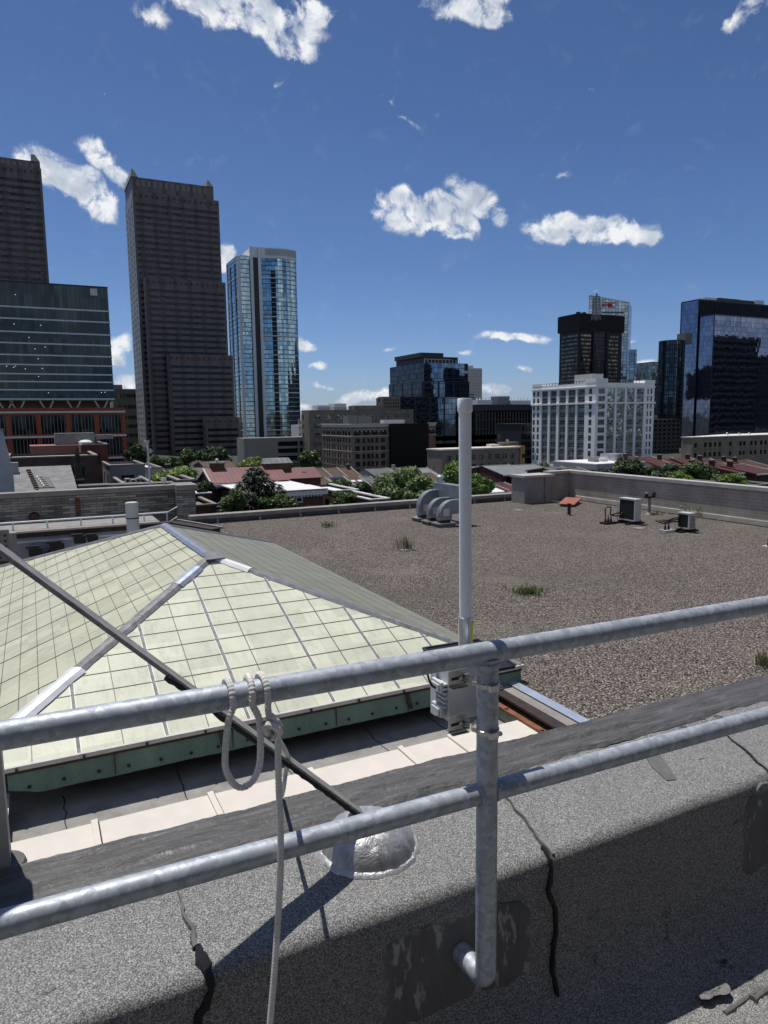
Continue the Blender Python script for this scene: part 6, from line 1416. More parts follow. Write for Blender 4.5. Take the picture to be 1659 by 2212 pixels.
def flat(label, xl, xc, xr, yt, rho, wall, roof, name='low_building', uF=None, par=.35, dep=None, cat='building', winmat=None, trim=None, yl=None):
    F = foot(xl, xc, xr, yt, rho, yl); x0, x1, y0, y1, z1 = F
    if dep: y1 = y0+dep
    t = thing(name, label, cat, ((x0+x1)/2, (y0+y1)/2, ZS))
    n = max(1, int((x1-x0)/3)); vs = [(z1-ZS-2.6-3.1*k, z1-ZS-1.1-3.1*k) for k in range(int((z1-ZS)/3.1)-1)][::-1]
    block(t, (x0, x1, y0, y1, z1), ZS, wall, GLASSD, cuts(x1-x0, n, .36), vs, cuts(y1-y0, max(1, int((y1-y0)/3.5)), .3), vs, dep=.15, par=par, limit=24)
    part('roof', roof, t, lambda m: m.box(x0+.25, x1-.25, y0+.25, y1-.25, z1-par-.1, z1-par+.06)); part('coping', trim or CONC, t, lambda m: [m.box(x0-.06, x1+.06, y0-.06, y0+.26, z1+.001, z1+.13), m.box(x0-.06, x0+.26, y0+.261, y1, z1+.001, z1+.13), m.box(x1-.26, x1+.06, y0+.261, y1, z1+.001, z1+.13)])
    return t, (x0, x1, y0, y1, z1)
def make_houses():
    gb = 'brown roofed terrace houses'
    house('brown shingled terrace house, first from the red metal roof', 683, 718, 1034, 1012, 140, 11, SH_BROWN, BRK, group=gb)
    house('brown shingled terrace house, second from the red metal roof', 718, 750, 1033, 1011, 142, 11, SH_BROWN, BRK, group=gb)
    house('brown shingled terrace house, third from the red metal roof', 750, 781, 1032, 1010, 144, 11, SH_BROWN, BRK, group=gb, chimney=.7)
    t, h = house('terrace house with dark solar panels on its roof', 728, 768, 1054, 1030, 112, 10, SH_GREY, BRK, group=None)
    x0, x1, y0, y1, ze, zr = h; ym = (y0+y1)/2; sl = V((0, ym-y0, zr-ze)).normalized(); nn = V((0, -(zr-ze), ym-y0)).normalized(); sp = plain('solar_cell_glass', (.012, .014, .022), .12, .2, .2, 3)
    for k in range(4):
        c = V((x0+.5+(x1-x0-.8)*(k+.5)/4, y0+(ym-y0)*.52, ze+(zr-ze)*.52))+nn*.16; part('solar_panel', sp, t, lambda m: m.obox(c, V((1, 0, 0)), sl, nn, (x1-x0-.8)/8-.06, (V((0, ym-y0, zr-ze)).length)*.36, .03))
    house('brown shingled terrace house with two small roof windows', 766, 802, 1054, 1031, 114, 10, SH_BROWN, BRK, sky=2)
    house('grey shingled terrace house left of the big leafy tree', 800, 826, 1050, 1030, 118, 10, SH_GREY, BRK)
    house('brown shingled terrace house in the lower row, partly behind the trees', 690, 727, 1055, 1033, 110, 10, SH_BROWN, BRK, win=False)
    gg = 'grey gabled roofs by the arched building'
    house('pale grey gabled roof just right of the brown roofs', 812, 858, 1030, 1012, 150, 11, SH_GREY, STUC, group=gg)
    house('pale grey gabled roof below the black glass insert', 858, 902, 1030, 1010, 152, 11, SH_GREY, STUC, group=gg, chimney=.3)
    house('pale grey gabled roof at the right foot of the arched building', 902, 948, 1030, 1011, 154, 11, SEAM_GREY, STUC, group=gg)
    house('small dark roofed house between the two bright trees', 915, 962, 1042, 1022, 125, 10, SH_BROWN, BRK)
    house('grey roofed house just right of the antenna', 1018, 1062, 1022, 1008, 150, 11, SEAM_GREY, BRK); house('second grey roofed house right of the antenna', 1062, 1108, 1021, 1007, 152, 11, SEAM_GREY, BRK)
    house('brown roofed brick house right of the antenna', 1052, 1092, 1040, 1022, 122, 10, SH_BROWN, BRKB, chimney=.2)
    house('grey metal roofed house with red brick side left of the pale pier', 1086, 1142, 1026, 1004, 118, 12, SEAM_GREY, BRKB); house('second grey metal roofed house left of the pale pier', 1142, 1196, 1022, 1003, 122, 12, SEAM_GREY, BRKB)
    house('white roofed house low beside the kerb right of the antenna', 1058, 1098, 1064, 1048, 92, 8, ROOFW, STUC, win=False); house('dark red roofed little house left of the pale pier', 1094, 1128, 1062, 1047, 93, 8, SH_RED, BRKB)
    house('grey gabled house with white party wall above the brick parapet corner', 1212, 1250, 1024, 1014, 105, 8, SH_GREY, BRKB, win=False); house('brown gabled house with white party wall above the brick parapet corner', 1250, 1286, 1026, 1015, 104, 8, SH_BROWN, BRKB, win=False)
    # red brick terrace on the right
    gr = 'dark red terrace houses on the right'
    nm = ['at its left end, beside the low white roof', 'second from its left end', 'third from its left end, above the middle tree', 'fourth from its left end, with a chimney', 'fifth from its left end', 'near its right end', 'at its right end, by the border']
    xs = [1388, 1424, 1460, 1503, 1545, 1590, 1628, 1672]
    for k in range(7): house('dark red back row house, '+nm[k], xs[k], xs[k+1]-3, [1008, 1008, 1012, 1012, 1013, 1012, 1013][k], [986, 986, 988, 988, 990, 992, 993][k], 135+k*1.5, 11, SH_RED, BRKB, group=gr, chimney=[.12, 0, .2, .7, .3, .6, .2][k])
    ff = ['with brick gable left of the narrow gap, front row', 'in the middle of the front row with dark windows', 'at the right end of the front row by the border']
    for k, (a, b, e, r_) in enumerate(((1545, 1590, 1030, 1000), (1592, 1632, 1022, 1000), (1632, 1680, 1024, 1002))): house('dark red brick house '+ff[k], a, b, e, r_, 112, 11, SH_RED, BRKB, group=gr, chimney=.15)
    for (a, y, r_, l) in ((1590, 1050, 95, 'low pale flat roof above the brick parapet near the right border'), (1630, 1053, 92, 'second low pale flat roof above the brick parapet at the right border')): flat(l, a-10, a, a+42, y-4, r_, BRKB, STUC, dep=10)
    c = prho(1259, 1029, 75); t = thing('tent_canopy', 'small white pointed canopy showing above the brick parapet', 'canopy', (c.x, c.y, ZS)); part('cover', ROOFW, t, lambda m: m.lathe((c.x, c.y, c.z), [(1.3, -.75), (1.2, -.5), (.15, 0), (0, .05)], 4)); part('pole', TRIM, t, lambda m: [m.box(c.x+a*.8-.05, c.x+a*.8+.05, c.y+b*.8-.05, c.y+b*.8+.05, ZS, c.z-.6) for a in (-1, 1) for b in (-1, 1)])
    for (xl, xc, xr, yt, rho, l) in ((760, 800, 842, 1081, 70, 'white flat roof low in front of the arched building'), (415, 424, 457, 1068, 76, 'white flat roof just left of the dark conifer'), (715, 722, 775, 1062, 82, 'white edged flat roof behind the garden trees')): flat(l, xl, xc, xr, yt, rho, BRK, ROOFW, dep=9, trim=TRIM)
make_houses()

def make_left_cluster():
    # brick house with the red metal roof
    rho = 80; p = prho(458, 1046, rho); x0, y0, ze = p.x, p.y, p.z; x1 = py(600, 1046, y0).x; yr = y0+3.6; zr = py(470, 1013, yr).z
    t = thing('brick_house', 'brick house with red metal roof, white cornice and flat white front roof behind the conifer', 'house', (x0, y0, ZS))
    y1 = y0+7.2
    part('wall', BRK, t, lambda m: (m.box(x0+.2, x1+1.4, y0+.2, y1, ZS, ze-.02), m.prism([(x0+.2, y0+.2, ze-.02), (x0+.2, y1, ze-.02), (x0+.2, yr, zr-.1)], (x1-x0, 0, 0))))
    part('roof', SEAM_RED, t, lambda m: (m.prism([(x0-.1, y0-.2, ze), (x0-.1, y0-.2, ze+.08), (x0-.1, yr, zr+.08), (x0-.1, yr, zr)], (x1-x0+1.5, 0, 0)), m.prism([(x0-.1, y1+.2, ze), (x0-.1, y1+.2, ze+.08), (x0-.1, yr+.002, zr+.08), (x0-.1, yr+.002, zr)], (x1-x0+1.5, 0, 0))))
    part('gable_trim', TRIM, t, lambda m: [m.bar((x0-.14, y0-.3, ze+.02), (x0-.14, yr, zr+.02), .1, .28), m.bar((x0-.14, yr, zr+.02), (x0-.14, y1+.2, ze+.02), .1, .28)])
    part('cornice', TRIM, t, lambda m: (m.box(x0-.2, x1, y0-.45, y0+.19, ze-.32, ze-.03), [m.box(x0+i*.36, x0+i*.36+.18, y0-.3, y0+.18, ze-.5, ze-.321) for i in range(int((x1-x0)/.36))]))
    for f in (.08, .5): w = part('roof_light', DARKMET, t, lambda m: m.obox(V((x0+.9+(x1-x0)*f, y0+2.0, ze+(zr-ze)*.58)), V((1, 0, 0)), V((0, yr-y0, zr-ze)).normalized(), V((0, -(zr-ze), yr-y0)).normalized(), .3, .18, .05))
    c = py(469, 1008, yr); ch = part('chimney', BRK, t, lambda m: m.box(c.x-.75, c.x+.75, yr-.5, yr+.5, zr-.5, py(469, 1001, yr).z)); part('chimney_cap', CONC, ch, lambda m: m.box(c.x-.85, c.x+.85, yr-.6, yr+.6, py(469, 1001, yr).z, py(469, 1001, yr).z+.15)); part('vent_ball', ALU, ch, lambda m: m.lathe((c.x, yr, py(469, 1001, yr).z+.15), [(.1, 0), (.22, .15), (.2, .35), (0, .45)], 12), True)
    c = py(597, 1010, yr); ch = part('chimney', BRK, t, lambda m: m.box(c.x-1.7, c.x+1.7, yr-.6, yr+1.0, zr-.8, py(597, 1001, yr).z)); zz = py(597, 1001, yr).z; part('chimney_roof', SEAM_GREY, ch, lambda m: m.prism([(c.x-1.8, yr-.8, zz+.05), (c.x+1.8, yr-.8, zz+.05), (c.x+1.55, yr-.1, zz+.62), (c.x-1.55, yr-.1, zz+.62)], (0, .8, 0)))
    # front wing with white flat roof
    q = prho(580, 1057, 70); a0 = q.x; a1 = py(706, 1060, q.y).x; zf = py(706, 1058, q.y).z; yb = y0+1
    part('wing_wall', BRK, t, lambda m: m.box(a0-2, a1-.3, q.y+.35, yb, ZS, zf-.5)); part('wing_roof', ROOFW, t, lambda m: m.box(a0-2.1, a1, q.y, yb+.1, zf-.04, zf+.08)); part('wing_cornice', TRIM, t, lambda m: (m.box(a0-2.2, a1+.1, q.y-.1, q.y+.34, zf-.42, zf-.041), [m.box(a0+i*.36, a0+.18+i*.36, q.y+.02, q.y+.34, zf-.6, zf-.421) for i in range(int((a1-a0)/.36))]))
    part('roof_edge', RUST, t, lambda m: m.box(a0-2.2, a1+.1, q.y-.12, q.y+.1, zf+.081, zf+.15))
    w0 = py(640, 1084, q.y+.3); w1 = py(651, 1066, q.y+.3); w = part('window', GLASSD, t, lambda m: m.box(w0.x, w1.x, q.y+.30, q.y+.33, w0.z, w1.z)); fw = .09
    part('frame', TRIM, w, lambda m: [m.box(w0.x-fw, w0.x, q.y+.2, q.y+.34, w0.z-fw, w1.z+fw), m.box(w1.x, w1.x+fw, q.y+.2, q.y+.34, w0.z-fw, w1.z+fw), m.box(w0.x, w1.x, q.y+.2, q.y+.34, w1.z, w1.z+fw), m.box(w0.x, w1.x, q.y+.2, q.y+.34, w0.z-fw, w0.z), m.box(w0.x, w1.x, q.y+.26, q.y+.29, (w0.z+w1.z)/2-.035, (w0.z+w1.z)/2+.035)])
    b = prho(617, 1036, 92); bx = py(694, 1036, b.y).x; zrr = py(650, 1011, b.y+3).z
    t = thing('red_roof_house', 'second house with red seamed metal roof, right of the big roofed chimney', 'house', (b.x, b.y, ZS)); part('wall', BRK, t, lambda m: (m.box(b.x, bx, b.y+.2, b.y+6, ZS, b.z), m.prism([(bx-.1, b.y+.2, b.z), (bx-.1, b.y+6, b.z), (bx-.1, b.y+3, zrr-.1)], (-(bx-b.x)+.2, 0, 0)))); part('roof', SEAM_RED, t, lambda m: (m.prism([(b.x, b.y, b.z), (b.x, b.y, b.z+.08), (b.x, b.y+3, zrr+.08), (b.x, b.y+3, zrr)], (bx-b.x+.2, 0, 0)), m.prism([(b.x, b.y+6.2, b.z), (b.x, b.y+6.2, b.z+.08), (b.x, b.y+3.002, zrr+.08), (b.x, b.y+3.002, zrr)], (bx-b.x+.2, 0, 0)))); part('roof_light', DARKMET, t, lambda m: m.obox(V((bx-1.8, b.y+1.6, b.z+(zrr-b.z)*.58)), V((1, 0, 0)), V((0, 3, zrr-b.z)).normalized(), V((0, -(zrr-b.z), 3)).normalized(), .3, .2, .05))
    # brick clad wall of the next block, with coping
    LONG = brick('long_tan_brick', (.36, .325, .275), (.125, .113, .097), (.09, .085, .08), .6, .12, .92, .015, .35)
    Y = 36.0; xr = py(376, 1056, Y).x; zt = py(372, 1057, Y).z
    t = thing('brick_clad_wall', 'long stained tan brick wall with concrete coping at the left, behind the white pipe railing', 'wall', (xr-6, Y, ZS))
    part('brickwork', LONG, t, lambda m: (m.box(xr-26, xr, Y, Y+.5, ZS, zt), m.box(xr+.002, xr+.9, Y-.6, Y+.9, ZS, zt))); part('coping', CONC, t, lambda m: (m.box(xr-26, xr, Y-.12, Y+.6, zt+.002, zt+.22), m.box(xr+.002, xr+1.0, Y-.72, Y+1.0, zt+.002, zt+.24)))
    q = py(168, 1092, Y-.02); part('rust_stain', plain('rust_stain_brick', (.12, .055, .03), .95, 0, .6, 4), t, lambda m: m.box(q.x-.12, q.x+.12, Y-.012, Y-.001, q.z-.5, q.z+.35))
    q = py(74, 1117, Y-.3); part('vent_hood', DARKMET, t, lambda m: m.lathe((q.x, Y-.02, q.z), [(.22, 0), (.22, .25), (.16, .34), (0, .36)], 12, (0, -1, 0)), True)
    part('flat_roof', plain('dark_bitumen_roof', (.06, .06, .06), .85), t, lambda m: m.box(xr-26, xr, Y+.51, Y+12, ZS, zt-1.3))
    for k, (a, y) in enumerate(((203, 1052), (264, 1050), (300, 1049), (344, 1047))):
        c = prho(a, y+1, 43); 
        o = thing('roof_hatch_box', ['dark rooflight box behind the brick wall, leftmost, nearest the slate roof', 'low dark rooflight box just left of the camera mast foot', 'low dark rooflight box at the camera mast foot', 'low dark rooflight box beside the capped pole'][k], 'rooflight', tuple(c), 'rooflights behind the brick wall'); part('curb', DARKMET, o, lambda m: m.box(c.x-.75, c.x+.75, c.y-.5, c.y+.5, zt-1.31, c.z+.08)); part('lid', CONCD, o, lambda m: m.box(c.x-.8, c.x+.8, c.y-.55, c.y+.55, c.z+.081, c.z+.17))
    # pipe railing along the light court
    Yr = 33.6; zt_ = py(180, 1119, Yr).z; xe = py(362, 1107, Yr).x; zb = zt_-1.0
    GP = plain('pale_rail_paint', (.66, .67, .66), .5, .1, .12, 3)
    t = thing('pipe_railing', 'pale pipe railing running along the light court at the left, before the brick wall', 'railing', (xe-6, Yr, zb))
    xs_ = xe-20
    part('top_rail', GP, t, lambda m: m.tube([(xs_, Yr, zt_), (xe, Yr, zt_), (xe+.9, Yr+2.2, zt_)], .036, 8)); part('mid_rail', GP, t, lambda m: m.tube([(xs_, Yr, zt_-.48), (xe, Yr, zt_-.48), (xe+.9, Yr+2.2, zt_-.48)], .032, 8))
    for xx in (26, 101, 174, 243, 311, 361): q = py(xx, 1115, Yr); part('post', GP, t, lambda m: m.tube([(q.x, Yr, zb-.1), (q.x, Yr, zt_)], .036, 8))
    part('toe_board', GP, t, lambda m: m.box(xs_, xe, Yr-.03, Yr+.02, zb+.0, zb+.13))
    # light court wall
    Yc = 32.2; zc = py(160, 1143, Yc).z; xcr = py(352, 1128, Yc).x
    t = thing('light_court_wall', 'pale blue grey wall with a black top edge and dark lamps, behind the skylight', 'wall', (xcr-8, Yc, -7.6))
    part('face', plain('pale_court_render', (.36, .38, .43), .8, 0, .12, .8), t, lambda m: m.box(xcr-18, xcr, Yc, Yc+.4, -7.6, zc-.202)); part('top_edge', DARKMET, t, lambda m: m.box(xcr-18, xcr+.4, Yc-.12, Yc+.4, zc-.2, zc)); part('deck', MEMB, t, lambda m: m.box(xcr-18, xcr, Yc+.41, 35.9, -7.6, zc-.06)); part('white_strip', GP, t, lambda m: m.box(xcr-18, xcr, Yc-.05, Yc-.003, zc-.42, zc-.34)); part('ledge', GP, t, lambda m: m.box(xcr-15, xcr-.5, Yc-.10, Yc-.003, zc-1.36, zc-1.28))
    for k, (a, y, s) in enumerate(((77, 1191, .5), (123, 1182, .55), (172, 1164, .45), (200, 1162, .4), (102, 1196, .3))):
        c = py(a, y, Yc-.3); o = thing('flood_lamp', ['squat dark cage lamp on the pale court wall, lowest one', 'wide dark lamp on the pale court wall', 'narrow dark lamp on the pale court wall beside a bracket', 'rightmost dark lamp on the pale court wall', 'small dark box between two lamps on the pale court wall'][k], 'lamp', tuple(c), 'dark lamps on the light court wall'); part('housing', BLACKPL, o, lambda m: (m.box(c.x-s*.5, c.x+s*.5, Yc-.55, Yc-.15, c.z-s*.35, c.z+s*.35), m.box(c.x-s*.7, c.x+s*.3, Yc-.5, Yc-.2, c.z+s*.351, c.z+s*.5))); part('bracket', BLACKPL, o, lambda m: m.box(c.x-.05, c.x+.05, Yc-.149, Yc-.002, c.z-.1, c.z+.1))
    # bolted steel at far left, kerb end at the right
    c = py(6, 1180, 31.5); c2 = py(20, 1180, 31.5); t = thing('bolted_plate', 'pale bolted steel plate at the left border beside the light court', 'steel plate', tuple(c)); part('plate', CONC, t, lambda m: (m.box(c.x-2, c.x+.25, 31.5, 31.7, -7.6, c.z+.65), m.box(c2.x, c2.x+.28, 31.45, 31.7, -7.6, c.z+.5))); part('plate_rib', DARKMET, t, lambda m: m.box(c.x-.4, c.x+.2, 31.44, 31.499, c.z-.7, c.z-.6))
    for i in (-1, 0, 1):
        for k in range(5): part('bolt', DARKMET, t, lambda m: m.box(c.x-.14+i*.2, c.x-.06+i*.2, 31.44, 31.499, c.z-.5+k*.22, c.z-.42+k*.22))
    t = thing('gutter_end', 'dark curled end of the back gutter where the skylight ridge meets the gravel roof', 'gutter', (6.0, 28, ZG)); part('trough', DARKMET, t, lambda m: [m.bar((5.4, 33.2, ZG+.12), (6.75, 30.0, ZG+.10), .45, .25)]); part('lip', CONC, t, lambda m: [m.bar((5.72, 33.2, ZG+.27), (7.05, 30.1, ZG+.22), .12, .1)])
    # white vent pipe
    b, a = py(288, 1146, 30.5), py(284, 1086, 30.5)
    t = thing('vent_pipe', 'stout white vent pipe with a dark strap rising behind the skylight', 'vent pipe', tuple(b)); r_ = 12.6/FPX*a.length
    part('pipe', plain('off_white_pipe', (.56, .56, .53), .6, 0, .12, 2), t, lambda m: m.tube([b-V((0, 0, 1.5)), b, a], r_, 24), True); d = (a-b); part('strap', DARKMET, t, lambda m: m.tube([b+d*.44, b+d*.48], r_*1.03, 24, False), True)
    part('cap', plain('off_white_cap', (.5, .5, .48), .6), t, lambda m: m.tube([a, a+d*.02], r_*.9, 20)); part('knob', ALU, t, lambda m: m.lathe(a+V((r_*.55, -r_*.8, -.25)), [(.05, 0), (.05, .06), (0, .07)], 8, (0, -1, 0)))
    # mast with camera and dish, capped pole
    b, a = prho(325, 1060, 41), prho(320, 955, 41)
    t = thing('camera_mast', 'thin mast with security camera and small white dish at the left, above the brick wall', 'mast', tuple(b)); u = a.z-b.z
    part('pole', GP, t, lambda m: m.tube([b-V((0, 0, 1)), V((b.x-.02, b.y, a.z))], .05, 8)); 
    k = a.length/FPX
    part('camera', plain('pale_camera_housing', (.5, .51, .5), .5), t, lambda m: m.obox(V((b.x-3*k, b.y-.1, a.z+1*k)), V((1, -.3, -.1)).normalized(), V((.3, 1, 0)).normalized(), V((0, 0, 1)), 5.5*k, 2.0*k, 2.2*k)); part('dish', TRIM, t, lambda m: m.lathe((b.x+.02, b.y-.12, a.z-18*k), [(.02, .0), (3.4*k, .05), (5*k, .18)], 18, (.2, -1, .1)), True)
    b, a = prho(357, 1098, 37), prho(355.5, 1038, 37)
    t = thing('capped_pole', 'grey pole with a round white cap standing before the brick wall', 'pole', tuple(b)); part('pole', GP, t, lambda m: m.tube([b-V((0, 0, .8)), V((b.x, b.y, a.z))], .055, 8)); part('cap', TRIM, t, lambda m: m.lathe((b.x, b.y, a.z-.1), [(.06, 0), (.13, .04), (.13, .20), (.115, .24), (0, .25)], 12), True)
    # slate roof and white gable at the far left
    p = prho(169, 1064, 56); x1 = p.x; y0, ze = p.y, p.z; zr = py(165, 1006, y0+9).z; x0 = x1-30
    t = thing('slate_roof_house', 'long pale slate roof with rungs of white snow guards at the left', 'house', (x1-8, y0+9, ZS)); part('wall', CONCD, t, lambda m: m.box(x0, x1-.2, y0+.3, y0+17.7, ZS, ze-.05)); part('roof', SH_SLATE, t, lambda m: (m.prism([(x0, y0, ze-.08), (x0, y0, ze+.06), (x0, y0+9, zr+.06), (x0, y0+9, zr-.08)], (30, 0, 0)), m.prism([(x0, y0+18, ze-.08), (x0, y0+18, ze+.06), (x0, y0+9.002, zr+.06), (x0, y0+9.002, zr-.08)], (30, 0, 0)), m.prism([(x1-.3, y0+.3, ze-.08), (x1-.3, y0+17.7, ze-.08), (x1-.3, y0+9, zr-.08)], (.2, 0, 0))))
    sl = V((0, 9, zr-ze)).normalized(); nn = V((0, -(zr-ze), 9)).normalized()
    def onroof(a, y):
        d = ray(a, y); P0 = V((0, y0, ze)); return d*(P0.dot(nn)/d.dot(nn))
    part('guard_panel', CONCD, t, lambda m: m.prism([onroof(*q)+nn*.09 for q in ((73, 1033), (106, 1033), (119, 1055), (82, 1057))], nn*.03))
    for k in range(5): q, w = onroof(81+k*3.4, 1035+k*4.6)+nn*.18, onroof(93+k*3.2, 1035+k*4.4)+nn*.18; part('snow_guard', TRIM, t, lambda m: (m.bar(q, w, .10, .10), m.bar(q-sl*.28, q+sl*.28, .07, .07, nn)))
    part('flashing_line', DARKMET, t, lambda m: [m.bar(onroof(61, 1018)+nn*.1, onroof(70, 1040)+nn*.1, .22, .05, nn), m.bar(onroof(70, 1040)+nn*.1, onroof(80, 1060)+nn*.1, .22, .05, nn)])
    for k in range(9): q = onroof(62+k*2.1, 1020+k*4.6)+nn*.16; part('flashing_clip', DARKMET, t, lambda m: m.obox(q, V((1, 0, 0)), sl, nn, .16, .1, .06))
    q = onroof(28, 1023); part('chimney', DARKST, t, lambda m: m.box(q.x-.42, q.x+.42, q.y-.4, q.y+.4, q.z-.5, py(28, 999, q.y).z))
    q = prho(15, 930, 52); t = thing('white_gable', 'pale stone gable with steep edge at the left border', 'building', (q.x-3, q.y, ZS)); zb = py(15, 1020, q.y).z
    part('wall', plain('pale_limewashed_stone', (.40, .41, .42), .85, 0, .2, 1.5), t, lambda m: m.prism([(q.x-8, q.y, ZS), (q.x+.15, q.y, ZS), (q.x+.15, q.y, zb), (q.x-.25, q.y, q.z), (q.x-8, q.y, q.z)], (0, .6, 0))); part('coping', CONC, t, lambda m: m.box(q.x-8, q.x-.2, q.y-.06, q.y+.66, q.z+.002, q.z+.1))
    # spired stone chimney
    b = prho(173, 1055, 62); zs = prho(173, 1002, 62).z; ztp = prho(172, 968, 62).z; k = b.length/FPX
    ST = brick('sooty_stone', (.055, .05, .045), (.035, .032, .03), (.03, .03, .03), .5, .3, .95, .03, .4); t = thing('spired_chimney', 'sooty stone chimney with a small spire beside the slate roof', 'chimney', (b.x, b.y, ZS))
    part('stack', ST, t, lambda m: (m.box(b.x-9*k, b.x+8*k, b.y-.35, b.y+.4, ZS, zs-1), m.box(b.x-7*k, b.x+6*k, b.y-.3, b.y+.35, zs-1, zs)));
    part('spire', ST, t, lambda m: m.lathe((b.x-1*k, b.y, zs), [(5*k, 0), (5*k, .5), (6*k, .52), (4.5*k, .75), (2.2*k, (ztp-zs)*.6), (.6*k, (ztp-zs)), (0, (ztp-zs)+.05)], 8)); part('cap_band', CONC, t, lambda m: m.box(b.x-9.6*k, b.x+8.6*k, b.y-.4, b.y+.45, zs-1.3, zs-1.15))
    # dark red brick building, grazing sun on its side put into pink colour
    PK = plain('sunlit_pink_brick', (.30, .13, .10), .85, 0, .12, .8)
    t, F = flat('dark red brick building with sunlit pink side, before the orange brick base', 114, 175.6, 233, 962, 100, brick('dull_red_brick', (.13, .04, .032), (.105, .034, .028), (.12, .06, .05), .4, .13, .9, .014, .2), ROOFG, dep=14); x0, x1, y0, y1, z1 = F
    part('pink_side', PK, t, lambda m: m.box(x0-.12, x0-.01, y0, y1+2, z1-5.2, z1-.02)); part('pink_front', PK, t, lambda m: m.box(x0-6, x0-.13, y0+4, y0+10, z1-5.0, z1-.05)); xa = py(136, 955, y0+7).x; part('cooling_unit', plain('dull_plant_metal', (.2, .2, .2), .5, .4, .3, 2), t, lambda m: (m.box(xa-1, xa+4, y0+6, y0+9, z1, z1+1.5), m.box(xa+4.2, xa+6.4, y0+6, y0+8, z1+.6, z1+1.2))); q = py(185, 961, y0+5); part('dish', TRIM, t, lambda m: m.lathe((q.x, y0+5, z1+.1), [(.9, 0), (.9, .2), (.5, .45), (0, .5)], 14), True)
    t, F = flat('low dark brick building with white roof strip, below the pink wall', 0, 12, 211, 991, 80, brick('brown_soot_brick', (.08, .05, .042), (.065, .042, .035), (.08, .06, .05)), ROOFW, dep=11)
    t, F = flat('grey concrete building with window openings right of the red brick building', 233, 236, 313, 1007, 86, plain('grey_concrete_block', (.20, .20, .195), .9, 0, .2, .8), ROOFG, dep=9)
    c = prho(287, 1044, 66); t = thing('roof_plant', 'cluster of pale air conditioners on a low roof below the grey concrete building', 'air conditioner', tuple(c)); k = c.length/FPX
    for (a, h) in ((-14, 10), (-3, 8), (7, 10)): part('unit', plain('pale_ac_metal', (.42, .42, .41), .5, .2, .2, 3) if a == -14 else bpy.data.materials['pale_ac_metal'], t, lambda m: m.box(c.x+a*k, c.x+(a+9)*k, c.y, c.y+.6, c.z-.2, c.z+h*k)); part('fan_grille', BLACKPL, t, lambda m: m.lathe((c.x+(a+4.5)*k, c.y-.002, c.z+h*.5*k), [(3*k, 0), (2.6*k, .03), (0, .03)], 14, (0, -1, 0)))
    flat('low brick building carrying the air conditioner cluster', 262, 268, 335, 1049, 65, BRK, ROOFG, dep=9)
    flat('white roofed shed behind the camera mast', 313, 316, 349, 1012, 98, STUC, ROOFW, dep=12)
    t, h = house('long dark terrace house with grey roof edge behind the yellow green tree', 364, 462, 1030, 1013, 96, 9, SH_GREY, plain('dark_shingle_wall', (.05, .047, .045), .9), party=False, chimney=.1)
    house('dull brown gabled house left of the red metal roof', 444, 510, 1012, 997, 125, 10, SH_BROWN, BRK, party=False)
    flat('grey felt roofed shed left of the conifer, just over the kerb', 415, 420, 468, 1094, 58, BRK, ROOFG, dep=6, name='shed')
    flat('dark brick stack of a house end right of the brick clad wall', 380, 385, 421, 1040, 55, brick('black_sooty_brick', (.05, .042, .036), (.04, .034, .03), (.05, .045, .04)), ROOFG, dep=5)
make_left_cluster()

